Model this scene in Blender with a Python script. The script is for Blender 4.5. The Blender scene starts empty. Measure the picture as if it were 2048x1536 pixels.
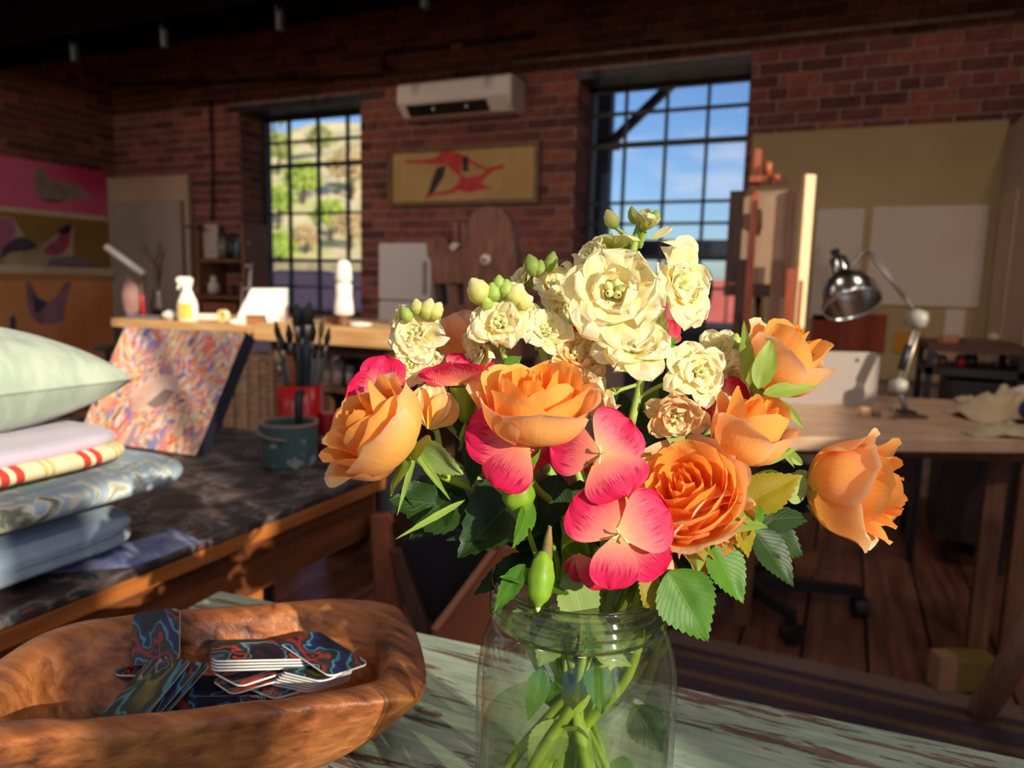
import bpy, math, random, bisect
from mathutils import Vector, Matrix, noise
scene = bpy.context.scene
col = scene.collection
rnd = random.Random(7)
PI = math.pi
# ---------------------------------------------------------------- camera
F = 1460.0
PITCH, ROLL, YAW = math.atan(200/1460), math.radians(1.43), math.atan(666/1473.6)
CAM = Vector((0, 0, 1.08))
ROT = Matrix.Rotation(YAW, 3, 'Z') @ Matrix.Rotation(PI/2-PITCH, 3, 'X') @ Matrix.Rotation(ROLL, 3, 'Z')
cd = bpy.data.cameras.new('camera'); cam = bpy.data.objects.new('camera', cd); col.objects.link(cam)
cam.matrix_world = Matrix.Translation(CAM) @ ROT.to_4x4()
cd.sensor_width = 36; cd.sensor_fit = 'HORIZONTAL'; cd.lens = 36*F/2048
cd.clip_start = .02; cd.clip_end = 500
cd.dof.use_dof = True; cd.dof.focus_distance = .385; cd.dof.aperture_fstop = 8.6
scene.camera = cam
# ---------------------------------------------------------------- world, sun, exposure
SUN_AZ = Vector((.90, -.44, 0)).normalized(); SUN_EL = math.radians(20.5)
SUN_DIR = (SUN_AZ*math.cos(SUN_EL) + Vector((0, 0, math.sin(SUN_EL)))).normalized()
w = bpy.data.worlds.new('world'); scene.world = w; w.use_nodes = True
nt = w.node_tree; nt.nodes.clear()
def N(t, typ, **kw):
    n = t.nodes.new(typ)
    for k, v in kw.items(): setattr(n, k, v)
    return n
out = N(nt, 'ShaderNodeOutputWorld'); bg = N(nt, 'ShaderNodeBackground'); bg.inputs[1].default_value = SKY = 1.0
sky = N(nt, 'ShaderNodeTexSky', sky_type='NISHITA'); sky.sun_disc = False
sky.sun_elevation = SUN_EL; sky.sun_rotation = math.atan2(SUN_AZ.x, SUN_AZ.y)
sky.air_density = 1.1; sky.dust_density = .6; sky.ozone_density = 2.2
tc = N(nt, 'ShaderNodeTexCoord')
mp = N(nt, 'ShaderNodeMapping'); mp.inputs['Scale'].default_value = (3, 3, 9)
nz = N(nt, 'ShaderNodeTexNoise'); nz.inputs['Scale'].default_value = 1.9; nz.inputs['Detail'].default_value = 6
cr = N(nt, 'ShaderNodeValToRGB'); cr.color_ramp.elements[0].position = .56; cr.color_ramp.elements[1].position = .78
mx = N(nt, 'ShaderNodeMix', data_type='RGBA'); mx.inputs[7].default_value = (1.0, .93, .95, 1)
sc_ = N(nt, 'ShaderNodeVectorMath', operation='SCALE'); sc_.inputs['Scale'].default_value = .128
L = nt.links.new
L(sky.outputs[0], sc_.inputs[0]); L(tc.outputs['Generated'], mp.inputs[0]); L(mp.outputs[0], nz.inputs[0]); L(nz.outputs[0], cr.inputs[0])
mth = N(nt, 'ShaderNodeMath', operation='MULTIPLY'); mth.inputs[1].default_value = .55
L(cr.outputs[0], mth.inputs[0]); L(mth.outputs[0], mx.inputs[0]); tn = N(nt, 'ShaderNodeVectorMath', operation='MULTIPLY'); tn.inputs[1].default_value = (.80, .98, 1.38)
L(sc_.outputs[0], tn.inputs[0]); L(tn.outputs[0], mx.inputs[6]); L(mx.outputs[2], bg.inputs[0]); L(bg.outputs[0], out.inputs[0])
sd = bpy.data.lights.new('sun', 'SUN'); sd.energy = 6.8; sd.angle = math.radians(.53); sd.color = (1, .90, .72)
so = bpy.data.objects.new('sun', sd); col.objects.link(so)
so.rotation_euler = SUN_DIR.to_track_quat('Z', 'Y').to_euler(); so.location = (6, -4, 6)
vs = scene.view_settings
vs.view_transform = 'Standard'; vs.look = 'None'; vs.exposure = 0.0; vs.gamma = 1; vs.use_curve_mapping = False
cy = scene.cycles
cy.max_bounces = 14; cy.diffuse_bounces = 6; cy.glossy_bounces = 4; cy.transmission_bounces = 8; cy.transparent_max_bounces = 40
cy.caustics_reflective = False; cy.caustics_refractive = False; cy.sample_clamp_indirect = 6
cy.use_denoising = True
# ---------------------------------------------------------------- pixel rays (2048 x 1536 frame) used to size things against the photograph
def ray(px, py): return ROT @ Vector(((px-1024)/F, -(py-768)/F, -1))
def onz(px, py, z): d = ray(px, py); return CAM + d*((z-CAM.z)/d.z)
def ony(px, py, y): d = ray(px, py); return CAM + d*((y-CAM.y)/d.y)
def onx(px, py, x): d = ray(px, py); return CAM + d*((x-CAM.x)/d.x)
def dep(px, py, D): return CAM + ray(px, py)*D
CR, CU, CF = ROT @ Vector((1, 0, 0)), ROT @ Vector((0, 1, 0)), ROT @ Vector((0, 0, -1))   # camera right, up, forward
# ---------------------------------------------------------------- materials
def s2l(c):
    return tuple((x/255/12.92 if x/255 <= .04045 else ((x/255+.055)/1.055)**2.4) for x in c)
MATS = {}
def mat(name, rgb, rough=.6, rgb2=None, scale=8, stretch=(1, 1, 1), detail=4, bump=0, bscale=None, metal=0, spec=.4, sheen=0, coat=0, trans=0, dist=0, lo=.35, hi=.65, coord='Object', emit=None):
    """rgb, rgb2: sRGB 0-255 colours; noise mixes the two."""
    if name in MATS: return MATS[name]
    m = bpy.data.materials.new(name); m.use_nodes = True; MATS[name] = m
    t = m.node_tree; b = t.nodes['Principled BSDF']; l = t.links.new
    c1 = s2l(rgb)+(1,)
    b.inputs['Base Color'].default_value = c1; b.inputs['Roughness'].default_value = rough
    b.inputs['Metallic'].default_value = metal; b.inputs['Specular IOR Level'].default_value = spec
    b.inputs['Sheen Weight'].default_value = sheen; b.inputs['Coat Weight'].default_value = coat
    if rgb2 or bump:
        tcn = N(t, 'ShaderNodeTexCoord'); mpn = N(t, 'ShaderNodeMapping'); mpn.inputs['Scale'].default_value = stretch
        l(tcn.outputs[coord], mpn.inputs[0])
        n = N(t, 'ShaderNodeTexNoise'); n.inputs['Scale'].default_value = scale; n.inputs['Detail'].default_value = detail; n.inputs['Distortion'].default_value = dist
        l(mpn.outputs[0], n.inputs[0])
        if rgb2:
            r = N(t, 'ShaderNodeValToRGB'); r.color_ramp.elements[0].position = lo; r.color_ramp.elements[1].position = hi
            r.color_ramp.elements[0].color = c1; r.color_ramp.elements[1].color = s2l(rgb2)+(1,)
            l(n.outputs[0], r.inputs[0]); l(r.outputs[0], b.inputs['Base Color'])
        if bump:
            n2 = n
            if bscale:
                n2 = N(t, 'ShaderNodeTexNoise'); n2.inputs['Scale'].default_value = bscale; n2.inputs['Detail'].default_value = 5; l(mpn.outputs[0], n2.inputs[0])
            bp = N(t, 'ShaderNodeBump'); bp.inputs['Strength'].default_value = bump; bp.inputs['Distance'].default_value = .01
            l(n2.outputs[0], bp.inputs['Height']); l(bp.outputs[0], b.inputs['Normal'])
    if trans:
        tr = N(t, 'ShaderNodeBsdfTranslucent'); ms = N(t, 'ShaderNodeMixShader'); ms.inputs[0].default_value = trans
        src = b.inputs['Base Color'].links
        if src: l(src[0].from_socket, tr.inputs[0])
        else: tr.inputs[0].default_value = c1
        l(b.outputs[0], ms.inputs[1]); l(tr.outputs[0], ms.inputs[2]); l(ms.outputs[0], t.nodes['Material Output'].inputs[0])
    if emit:
        b.inputs['Emission Color'].default_value = s2l(emit[0])+(1,); b.inputs['Emission Strength'].default_value = emit[1]
    return m
# ---------------------------------------------------------------- mesh builder
class MB:
    def __init__(s): s.v = []; s.f = []; s.uv = []; s.mi = []; s.cur = 0
    def add(s, vs, fs, uvs=None):
        o = len(s.v); s.v += [Vector(p) for p in vs]
        for i, f in enumerate(fs):
            s.f.append([o+k for k in f]); s.mi.append(s.cur)
            s.uv.append(uvs[i] if uvs else None)
        return s
    def box(s, lo, hi, M=None):
        (a, b, c), (d, e, g) = lo, hi
        vs = [(a, b, c), (d, b, c), (d, e, c), (a, e, c), (a, b, g), (d, b, g), (d, e, g), (a, e, g)]
        if M: vs = [M @ Vector(p) for p in vs]
        fu = [(0, 3, 2, 1), (4, 5, 6, 7), (0, 1, 5, 4), (1, 2, 6, 5), (2, 3, 7, 6), (3, 0, 4, 7)]
        return s.add(vs, fu)
    def hexa(s, p8):
        return s.add(p8, [(0, 3, 2, 1), (4, 5, 6, 7), (0, 1, 5, 4), (1, 2, 6, 5), (2, 3, 7, 6), (3, 0, 4, 7)])
    def slab(s, quad, thick):
        """quad: 4 world points; thick: vector"""
        q = [Vector(p) for p in quad]; t = Vector(thick)
        return s.hexa(q + [p+t for p in q])
    def prism(s, pts, ext):
        """closed outline (world points) extruded by vector ext"""
        n = len(pts); e = Vector(ext); a = [Vector(p) for p in pts]
        vs = a + [p+e for p in a]
        fs = [tuple(range(n))[::-1], tuple(range(n, 2*n))] + [(i, (i+1) % n, n+(i+1) % n, n+i) for i in range(n)]
        return s.add(vs, fs)
    def tube(s, path, rad, seg=8, cap=True):
        path = [Vector(p) for p in path]; n = len(path)
        if not hasattr(rad, '__len__'): rad = [rad]*n
        vs = []; up = None
        for i, p in enumerate(path):
            d = (path[min(i+1, n-1)] - path[max(i-1, 0)]).normalized()
            if up is None:
                up = Vector((0, 0, 1)) if abs(d.z) < .9 else Vector((1, 0, 0))
            x = d.cross(up)
            if x.length < 1e-6: x = d.orthogonal()
            x.normalize(); y = x.cross(d).normalized(); up = y
            for k in range(seg):
                a = 2*PI*k/seg; vs.append(p + (x*math.cos(a)+y*math.sin(a))*rad[i])
        fs = [(i*seg+k, i*seg+(k+1) % seg, (i+1)*seg+(k+1) % seg, (i+1)*seg+k) for i in range(n-1) for k in range(seg)]
        if cap: fs += [tuple(range(seg))[::-1], tuple(range((n-1)*seg, n*seg))]
        return s.add(vs, fs)
    def lathe(s, prof, c, seg=32, M=None, closed=False):
        """prof: (r, z) list revolved about z through c"""
        n = len(prof); vs = []
        for r, z in prof:
            for k in range(seg):
                a = 2*PI*k/seg; p = Vector((r*math.cos(a), r*math.sin(a), z))
                vs.append((M @ p if M else p) + Vector(c))
        fs = [(i*seg+k, i*seg+(k+1) % seg, (i+1)*seg+(k+1) % seg, (i+1)*seg+k) for i in range(n-1) for k in range(seg)]
        if not closed:
            if prof[0][0] > 1e-6: fs.append(tuple(range(seg))[::-1])
            if prof[-1][0] > 1e-6: fs.append(tuple(range((n-1)*seg, n*seg)))
        return s.add(vs, fs)
    def grid(s, fn, nu, nv, closeu=False, thick=0):
        """fn(u,v) with u,v in 0..1; uv map = (u,v)"""
        vs = [Vector(fn(i/nu, j/nv)) for j in range(nv+1) for i in range(nu+(0 if closeu else 1))]
        W = nu if closeu else nu+1
        fs = []; uvs = []
        for j in range(nv):
            for i in range(nu):
                i2 = (i+1) % W if closeu else i+1
                fs.append((j*W+i, j*W+i2, (j+1)*W+i2, (j+1)*W+i))
                uvs.append([(i/nu, j/nv), ((i+1)/nu, j/nv), ((i+1)/nu, (j+1)/nv), (i/nu, (j+1)/nv)])
        return s.add(vs, fs, uvs)
    def mesh(s, name, mats, off=None, smooth=False):
        me = bpy.data.meshes.new(name)
        me.from_pydata([tuple(p-off) if off else tuple(p) for p in s.v], [], s.f)
        for m in (mats if isinstance(mats, (list, tuple)) else [mats]): me.materials.append(m)
        if any(s.mi): me.polygons.foreach_set('material_index', s.mi)
        if any(u for u in s.uv):
            ul = me.uv_layers.new(name='UVMap'); flat = []
            for f, u in zip(s.f, s.uv):
                for k in range(len(f)): flat += list(u[k]) if u else [0, 0]
            ul.data.foreach_set('uv', flat)
        if smooth: me.polygons.foreach_set('use_smooth', [True]*len(me.polygons))
        me.update(); return me
PL = {}
def setp(o, label=None, cat=None, group=None, kind=None):
    if label: o['label'] = label
    if cat: o['category'] = cat
    if group: o['group'] = group
    if kind: o['kind'] = kind
    return o
def thing(name, label, cat, loc, group=None):
    o = bpy.data.objects.new(name, None); o.empty_display_size = .02; col.objects.link(o); o.location = loc
    PL[o.name] = Vector(loc); return setp(o, label, cat, group)
def part(name, mb, m, parent=None, label=None, smooth=False, bevel=0, sub=0, solid=0, auto=0, loc=None):
    off = PL[parent.name] if parent else (Vector(loc) if loc is not None else None)
    if parent is None and off is None:
        lo = [min(p[i] for p in mb.v) for i in range(3)]; hi = [max(p[i] for p in mb.v) for i in range(3)]
        off = Vector(((lo[0]+hi[0])/2, (lo[1]+hi[1])/2, lo[2]))
    me = mb.mesh(name, m, off, smooth)
    o = bpy.data.objects.new(name, me); col.objects.link(o); PL[o.name] = off
    if parent: o.parent = parent
    else: o.location = off
    if label: o['label'] = label
    if solid:
        md = o.modifiers.new('solid', 'SOLIDIFY'); md.thickness = solid; md.offset = 0
    if bevel:
        md = o.modifiers.new('bevel', 'BEVEL'); md.width = bevel; md.segments = 2; md.limit_method = 'ANGLE'
    if sub:
        md = o.modifiers.new('sub', 'SUBSURF'); md.levels = sub; md.render_levels = sub
    return o
def solo(name, mb, m, label, cat, group=None, **kw):
    return setp(part(name, mb, m, None, **kw), label, cat, group)
def struct(name, mb, m, parent=None, **kw):
    o = part(name, mb, m, parent, **kw)
    if not parent: o['kind'] = 'structure'
    return o
def bez(p0, p1, p2, p3, n=12):
    p0, p1, p2, p3 = map(Vector, (p0, p1, p2, p3))
    return [p0*(1-t)**3 + p1*3*t*(1-t)**2 + p2*3*t*t*(1-t) + p3*t**3 for t in [i/n for i in range(n+1)]]
def smoothpath(pts, n=6):
    pts = [Vector(p) for p in pts]
    if len(pts) < 3: return pts
    P = [pts[0]*2-pts[1]] + pts + [pts[-1]*2-pts[-2]]; res = []
    for i in range(1, len(P)-2):
        a, b, c, d = P[i-1], P[i], P[i+1], P[i+2]
        for k in range(n):
            t = k/n
            res.append(.5*((2*b) + (c-a)*t + (2*a-5*b+4*c-d)*t*t + (3*b-a-3*c+d)*t**3))
    res.append(pts[-1]); return res
def quadface(pts): return MB().add(pts, [tuple(range(len(pts)))])
# ================================================================= THE ROOM
YB, XL, XR, YR, ZC = 4.4, -5.73, 2.4, -2.1, 4.1
YF = 4.64                      # window frames sit this deep in the back wall
brick_tones = [mat('brick_red', (134, 76, 66), .9, (108, 60, 54), 30, bump=.35, spec=.15), mat('brick_dark', (102, 60, 54), .9, (82, 48, 44), 30, bump=.35, spec=.15),
               mat('brick_orange', (150, 88, 72), .9, (124, 70, 60), 30, bump=.35, spec=.15), mat('brick_brown', (118, 70, 60), .9, (96, 58, 52), 26, bump=.35, spec=.15)]
mortar = mat('mortar', (160, 134, 122), .95, (136, 112, 102), 14, bump=.4, spec=.1)
plaster = mat('plaster_white', (226, 216, 200), .85, (206, 196, 180), 3, bump=.1, spec=.2)
black_metal = mat('black_metal', (22, 20, 22), .5, (34, 32, 34), 20, spec=.5)
steel_frame = mat('window_steel', (34, 34, 36), .55, (48, 46, 46), 25)
floor_wood = mat('floor_wood', (134, 82, 62), .42, (92, 52, 40), 3.2, (9, .7, 9), bump=.12, spec=.45, dist=.6)
dark_ceiling = mat('timber_ceiling', (150, 120, 96), .9, (128, 100, 80), 4, (1, 8, 1))

def rect_minus(x0, x1, z0, z1, holes):
    """split a rectangle around axis-aligned holes into rectangles"""
    xs = sorted({x0, x1} | {h[i] for h in holes for i in (0, 1) if x0 < h[i] < x1})
    zs = sorted({z0, z1} | {h[i] for h in holes for i in (2, 3) if z0 < h[i] < z1})
    for i in range(len(xs)-1):
        for j in range(len(zs)-1):
            cx, cz = (xs[i]+xs[i+1])/2, (zs[j]+zs[j+1])/2
            if not any(h[0] < cx < h[1] and h[2] < cz < h[3] for h in holes): yield xs[i], xs[i+1], zs[j], zs[j+1]
# ---- back wall with two window openings
HOLES = [(-4.33, -3.204, .80, 2.33), (-1.60, -.578, .80, 2.33)]
mb = MB()
for a, b, c, d in rect_minus(XL-.3, XR+.3, -.05, ZC, HOLES): mb.box((a, YB, c), (b, YB+.34, d))
wall_back = struct('wall_back', mb, mortar, loc=(0, YB, 0))
mb = MB().box((XL-.3, YR, -.05), (XL, YB, ZC)); wall_left = struct('wall_left', mb, mortar, loc=(XL, 0, 0))
# ---- brick courses: the nearest 300 of the back wall are bricks of their own, the rest one joined part
CO, PB, BL, BH = .0677, .2135, .203, .0572
def courses(u0, u1, z0, z1, holes, zbase=.02):
    k = int((z0-zbase)/CO)
    while zbase + k*CO < z1:
        z = zbase+k*CO; header = k % 7 == 3
        pit = PB/2 if header else PB; ln = pit-(PB-BL)
        off = (PB/2 if k % 2 else 0) + (PB/4 if header else 0)
        i = int((u0-off)/pit)-1
        while off+i*pit < u1:
            a, b = max(off+i*pit, u0), min(off+i*pit+ln, u1); i += 1
            segs = [(a, b)] if b-a > .02 else []
            for h in holes:
                if z+BH > h[2] and z < h[3]:
                    ns = []
                    for s0, s1 in segs:
                        if s1 <= h[0] or s0 >= h[1]: ns.append((s0, s1)); continue
                        if h[0]-s0 > .02: ns.append((s0, h[0]))
                        if s1-h[1] > .02: ns.append((h[1], s1))
                    segs = ns
            for s in segs: yield s[0], s[1], z
        k += 1
BM = {}
def brick_mesh(dims, tone):
    key = (tuple(round(d, 3) for d in dims), tone)
    if key not in BM:
        x, y, z = [d/2 for d in dims]; c = .003
        b = MB().box((-x, -y, -z), (x, y, z)); BM[key] = b.mesh('brick', brick_tones[tone])
    return BM[key]
def lay_brick(wall, ctr, dims, tone):
    o = bpy.data.objects.new('brick', brick_mesh(dims, tone)); col.objects.link(o); o.parent = wall
    o.location = Vector(ctr) - PL[wall.name]; return o
PROUD = .006
def tone_at(): return rnd.choices((0, 1, 2, 3), (4, 2, 3, 3))[0]
cands, rest = [], []
for a, b, z in courses(XL, XR, .75, 3.1, HOLES):
    c = Vector(((a+b)/2, YB, z+BH/2)); q = ROT.transposed() @ (c-CAM)
    px, py = 1024-F*q.x/q.z, 768+F*q.y/q.z
    seen = -20 < px < 2060 and -10 < py < 640 and not (-.58 < c.x < .64 and c.z < 1.9) and not (c.x < -4.78 and c.z < 1.86) and not (850 < px < 1040 and py > 430)
    (cands if seen else rest).append((-q.z, a, b, z))
cands.sort(); rest += cands[250:]
for _, a, b, z in cands[:250]: lay_brick(wall_back, ((a+b)/2, YB-PROUD/2+rnd.uniform(-.0015, .0015), z+BH/2), (b-a, PROUD+.006, BH), tone_at())
mb = MB()
for _, a, b, z in rest: mb.cur = tone_at(); mb.box((a, YB-PROUD, z), (b, YB+.003, z+BH))
o = part('brickwork', mb, brick_tones, wall_back); o['kind'] = 'stuff'
cands, rest = [], []
for a, b, z in courses(1.2, YB, .3, 3.1, []):
    (cands if a > 3.2 and z > 1.88 else rest).append((a, b, z))
for a, b, z in cands[:280]: lay_brick(wall_left, (XL+PROUD/2, (a+b)/2, z+BH/2), (PROUD+.006, b-a, BH), tone_at())
mb = MB()
for a, b, z in rest+cands[280:]: mb.cur = tone_at(); mb.box((XL-.003, a, z), (XL+PROUD, b, z+BH))
o = part('brickwork', mb, brick_tones, wall_left); o['kind'] = 'stuff'
# jamb bricks of the two openings (the sides the camera sees)
for hx, sgn in ((HOLES[0][0], 1), (HOLES[1][0], 1)):
    k = 0; z = .80
    while z < 2.31:
        for (y0, y1) in (((YB, YB+.095), (YB+.105, YF-.02)) if k % 2 else ((YB, YF-.02),)):
            lay_brick(wall_back, (hx+sgn*.003, (y0+y1)/2, z+BH/2), (.010, y1-y0, BH), tone_at())
        z += CO; k += 1
# ---- steel lintels over the windows
for h in HOLES: struct('trim_1', MB().box((h[0]-.1, YB-.007, 2.322), (h[1]+.1, YB+.33, 2.372)), black_metal, wall_back)
# ---- windows: frame, mullions, panes
def fres(t, fr, ior):
    g = N(t, 'ShaderNodeNewGeometry'); m_ = N(t, 'ShaderNodeMapRange'); m_.inputs[3].default_value = ior; m_.inputs[4].default_value = 1/ior
    t.links.new(g.outputs['Backfacing'], m_.inputs[0]); t.links.new(m_.outputs[0], fr.inputs[0])
glass_pane = bpy.data.materials.new('window_glass'); glass_pane.use_nodes = True
t = glass_pane.node_tree; t.nodes.clear(); l = t.links.new
o_ = N(t, 'ShaderNodeOutputMaterial'); ms = N(t, 'ShaderNodeMixShader'); tp = N(t, 'ShaderNodeBsdfTransparent'); gl = N(t, 'ShaderNodeBsdfGlossy'); fr = N(t, 'ShaderNodeFresnel')
tp.inputs[0].default_value = (.93, .95, .95, 1); gl.inputs['Roughness'].default_value = .03; fr.inputs[0].default_value = 1.35
fres(t, fr, 1.35); l(fr.outputs[0], ms.inputs[0]); l(tp.outputs[0], ms.inputs[1]); l(gl.outputs[0], ms.inputs[2]); l(ms.outputs[0], o_.inputs[0])
def window(name, x0, x1, z0, z1, xs, zs, thick_z):
    fmb = MB()
    for bx in ((x0, x0+.035), (x1-.035, x1)): fmb.box((bx[0], YF, z0), (bx[1], YF+.05, z1))
    for bz in ((z0, z0+.035), (z1-.03, z1)): fmb.box((x0, YF, bz[0]), (x1, YF+.05, bz[1]))
    fo = struct(name, fmb, steel_frame, loc=((x0+x1)/2, YF, z0))
    for x in xs: part('mullion', MB().box((x-.008, YF+.008, z0+.03), (x+.008, YF+.042, z1-.03)), steel_frame, fo)
    for z in zs: part('glazing_bar', MB().box((x0+.03, YF+.004, z-.008), (x1-.03, YF+.046, z+.008)), steel_frame, fo)
    for z in thick_z: part('transom', MB().box((x0+.03, YF-.005, z-.014), (x1-.03, YF+.05, z+.014)), steel_frame, fo)
    X = [x0+.03]+sorted(xs)+[x1-.03]; Z = [z0+.03]+sorted(list(zs)+list(thick_z))+[z1-.03]
    for i in range(len(X)-1):
        for j in range(len(Z)-1):
            part('pane', MB().box((X[i], YF+.023, Z[j]), (X[i+1], YF+.027, Z[j+1])), glass_pane, fo)
    return fo
zL = lambda y, x: ony(x, y, YF+.02).z
xL = lambda x, y: ony(x, y, YF+.02).x
window('window_1', HOLES[0][0], HOLES[0][1], .80, 2.33, [xL(578, 300), xL(636, 300), xL(695, 300), xL(753, 300)], [zL(283, 600), zL(427, 600), zL(573, 600)], [zL(331, 600), zL(521, 600)])
window('window_2', HOLES[1][0], HOLES[1][1], .80, 2.33, [xL(1249, 300), xL(1330, 300), xL(1412, 300), xL(1494, 300)], [zL(221, 1330), zL(404, 1330), zL(447, 1330), zL(575, 1330)], [zL(286, 1330), zL(516, 1330)])
# ---- floor of separate boards
fl = struct('floor', MB().box((XL, YR, -.06), (XR, YB, -.02)), mat('floor_gap', (24, 15, 12), .9), loc=(0, 0, 0))
PW = .1805; x = -3.42-.05
k = 0
while x < 1.75:
    y0 = 0.2; cuts = [y0, rnd.uniform(1.4, 3.8), YB]
    for i in range(2):
        b = MB().box((x+.004, cuts[i]+.002, -.02), (x+PW-.004, cuts[i+1]-.002, rnd.uniform(-.0015, .0005)))
        part('plank', b, floor_wood, fl, bevel=.002)
    x += PW
mbs = MB().box((XL, YR, -.02), (-3.47, YB, -.001)).box((x, YR, -.02), (XR, YB, -.001)).box((-3.47, YR, -.02), (x, .2, -.001))
part('floor_boards', mbs, floor_wood, fl)
# ---- ceiling, beam with hanging spots, rest of the shell
struct('ceiling', MB().box((XL-.3, YR-.3, ZC), (XR+.3, YB+.34, ZC+.15)), dark_ceiling)
BY = 3.2; bz = ony(300, 52, BY).z
beam = struct('trim_2', MB().box((XL, BY-.02, bz), (XR, BY+.16, bz+1.55)).box((XL, BY-.10, bz-.012), (XR, BY+.24, bz+.012)).box((XL, BY-.10, bz+1.53), (XR, BY+.24, bz+1.55)), mat('beam_paint', (17, 8, 9), .95, (13, 6, 7), 5, spec=.0))
for i, (px, py) in enumerate(((150, 104), (330, 76), (560, 40), (850, 2))):
    p = ony(px, py, BY+.0); lab = ('leftmost', 'second from left', 'third from left', 'rightmost')[i]
    s = thing('hanging_clamp', lab+' black clamp hanging under the dark roof beam', 'clamp', (p.x, p.y, bz-.012), 'clamps under the beam')
    part('strap', MB().box((p.x-.008, p.y-.03, bz-.05), (p.x+.008, p.y+.03, bz-.012)), black_metal, s)
    part('clamp_body', MB().tube([(p.x, p.y, bz-.04), (p.x, p.y, bz-.135)], [.030, .026], 10), black_metal, s, smooth=False)
RW = [(-2.02, -.715, .5, 3.25), (-.7149, -.655, 2.13, 3.25), (-.48, .42, 1.92, 3.3), (.50, 1.33, 1.72, 2.06), (1.45, 2.25, 1.98, 2.95)]   # openings along y, unseen and shaped to aim the sun patches
mb = MB()
for a, b, c, d in rect_minus(YR-.3, YB+.3, -.05, ZC, RW): mb.box((XR, a, c), (XR+.10, b, d))
wall_right = struct('wall_right', mb, plaster)
for i, (a, b, c, d) in enumerate(RW):
    g_ = .008 if i in (0, 1) else .03
    fm = MB(); fm.box((XR+.03, a, c), (XR+.07, a+g_, d)).box((XR+.03, b-g_, c), (XR+.07, b, d)).box((XR+.03, a, c), (XR+.07, b, c+g_)).box((XR+.03, a, d-g_), (XR+.07, b, d))
    fo = struct('window_%d' % (i+3), fm, steel_frame)
    if i == 0: part('mullion_post', MB().box((XR+.015, -1.115, .5), (XR+.085, -1.035, 2.19)).box((XR+.03, -2.02, 2.19), (XR+.07, -.735, 2.20)), steel_frame, fo)
    part('pane', MB().box((XR+.048, a+g_, c+g_), (XR+.052, b-g_, d-g_)), glass_pane, fo)
RR = [(-5.2, -3.0, .5, 2.9), (-2.6, -.4, .5, 2.9), (0, 2.1, .5, 2.9)]  # unseen rear windows, added for sky fill from behind the camera
mb = MB()
for a, b, c, d in rect_minus(XL-.3, XR+.3, -.05, ZC, RR): mb.box((a, YR-.3, c), (b, YR, d))
struct('wall_rear', mb, plaster)
for i, (a, b, c, d) in enumerate(RR):
    fm = MB(); fm.box((a, YR-.16, c), (a+.03, YR-.12, d)).box((b-.03, YR-.16, c), (b, YR-.12, d)).box((a, YR-.16, c), (b, YR-.12, c+.03)).box((a, YR-.16, d-.03), (b, YR-.12, d)).box(((a+b)/2-.015, YR-.16, c), ((a+b)/2+.015, YR-.12, d))
    fo = struct('window_%d' % (i+7), fm, steel_frame)
    part('pane', MB().box((a+.03, YR-.142, c+.03), (b-.03, YR-.138, d-.03)), glass_pane, fo)
# white partition wall at the right end of the studio
XP = .655
struct('wall_partition', MB().box((XP, 2.95, 0), (XP+.09, YB-.01, 1.885)), mat('partition_white', (206, 186, 164), .85, (190, 170, 150), 4, bump=.08))
# ---- conduits on the brick
grey_pipe = mat('pipe_grey', (176, 156, 140), .5, (140, 122, 110), 12)
dark_pipe = mat('pipe_dark', (58, 36, 30), .6, (40, 26, 24), 12)
W = lambda px, py, d=.03: ony(px, py, YB-d)
solo('cable_conduit', MB().tube([W(172, 172), W(470, 163), W(600, 158), W(766, 152)], .014, 8), dark_pipe, 'thin dark conduit running along the brick wall left of the air conditioner', 'pipe', smooth=True)
solo('steel_conduit', MB().tube([W(1024, 126), W(1250, 102), W(1500, 79), W(2030, 24)], .014, 8), grey_pipe, 'pale conduit running along the brick wall above the right window', 'pipe', smooth=True)
solo('bent_conduit', MB().tube(smoothpath([W(784, 140), W(767, 138), W(765, 128), W(767, 112), W(775, 106), W(800, 104), W(900, 93), W(1000, 82), W(1060, 74)], 4), .014, 8), dark_pipe, 'dark bent conduit looping over the air conditioner', 'pipe', smooth=True)
solo('pipe_tag', MB().box(W(908, 98, .06)-Vector((.02, .004, .012)), W(926, 86, .05)), mat('tag_yellow', (150, 110, 30), .6), 'small yellow tag on the bent conduit', 'tag')
solo('electric_riser', MB().tube([W(424, 440), W(424, 320), W(420, 200)], .010, 6), dark_pipe, 'thin vertical conduit on bricks beside the left window', 'pipe', smooth=True)
# ---- outside: hillside, fence, steel porch
hill = MB()
def hz(x, y):
    r = min(1, max(0, (y-14)/38)); s_ = min(1, max(0, (-x/max(y, 1)-.42)/.26)); s_ = s_*s_*(3-2*s_)
    return -1.6 + (15.6*r**1.05)*s_ + .5*noise.noise(Vector((x*.2, y*.2, 0)))*min(1, r*6)
hill.grid(lambda u, v: (-85+105*u, 10+55*v, hz(-85+105*u, 10+55*v)), 90, 60)
struct('hill', hill, mat('hill_earth', (232, 206, 166), .95, (206, 196, 130), .5, detail=9, lo=.42, hi=.58), smooth=True)
struct('ground', MB().box((-90, YB+.5, -1.8), (40, 80, -1.62)).box((XR+.35, -30, -1.8), (40, YB+.5, -1.62)).box((-40, -30, -1.8), (XR+.35, YR-.35, -1.62)), mat('yard', (176, 156, 128), .95, (150, 130, 104), 1.2))
def on_hill(px, py):
    y = 12.0; p = ony(px, py, y)
    while y < 60:
        p = ony(px, py, y)
        if hz(p.x, y) >= p.z: break
        y += .5
    return p.x, y
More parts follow.
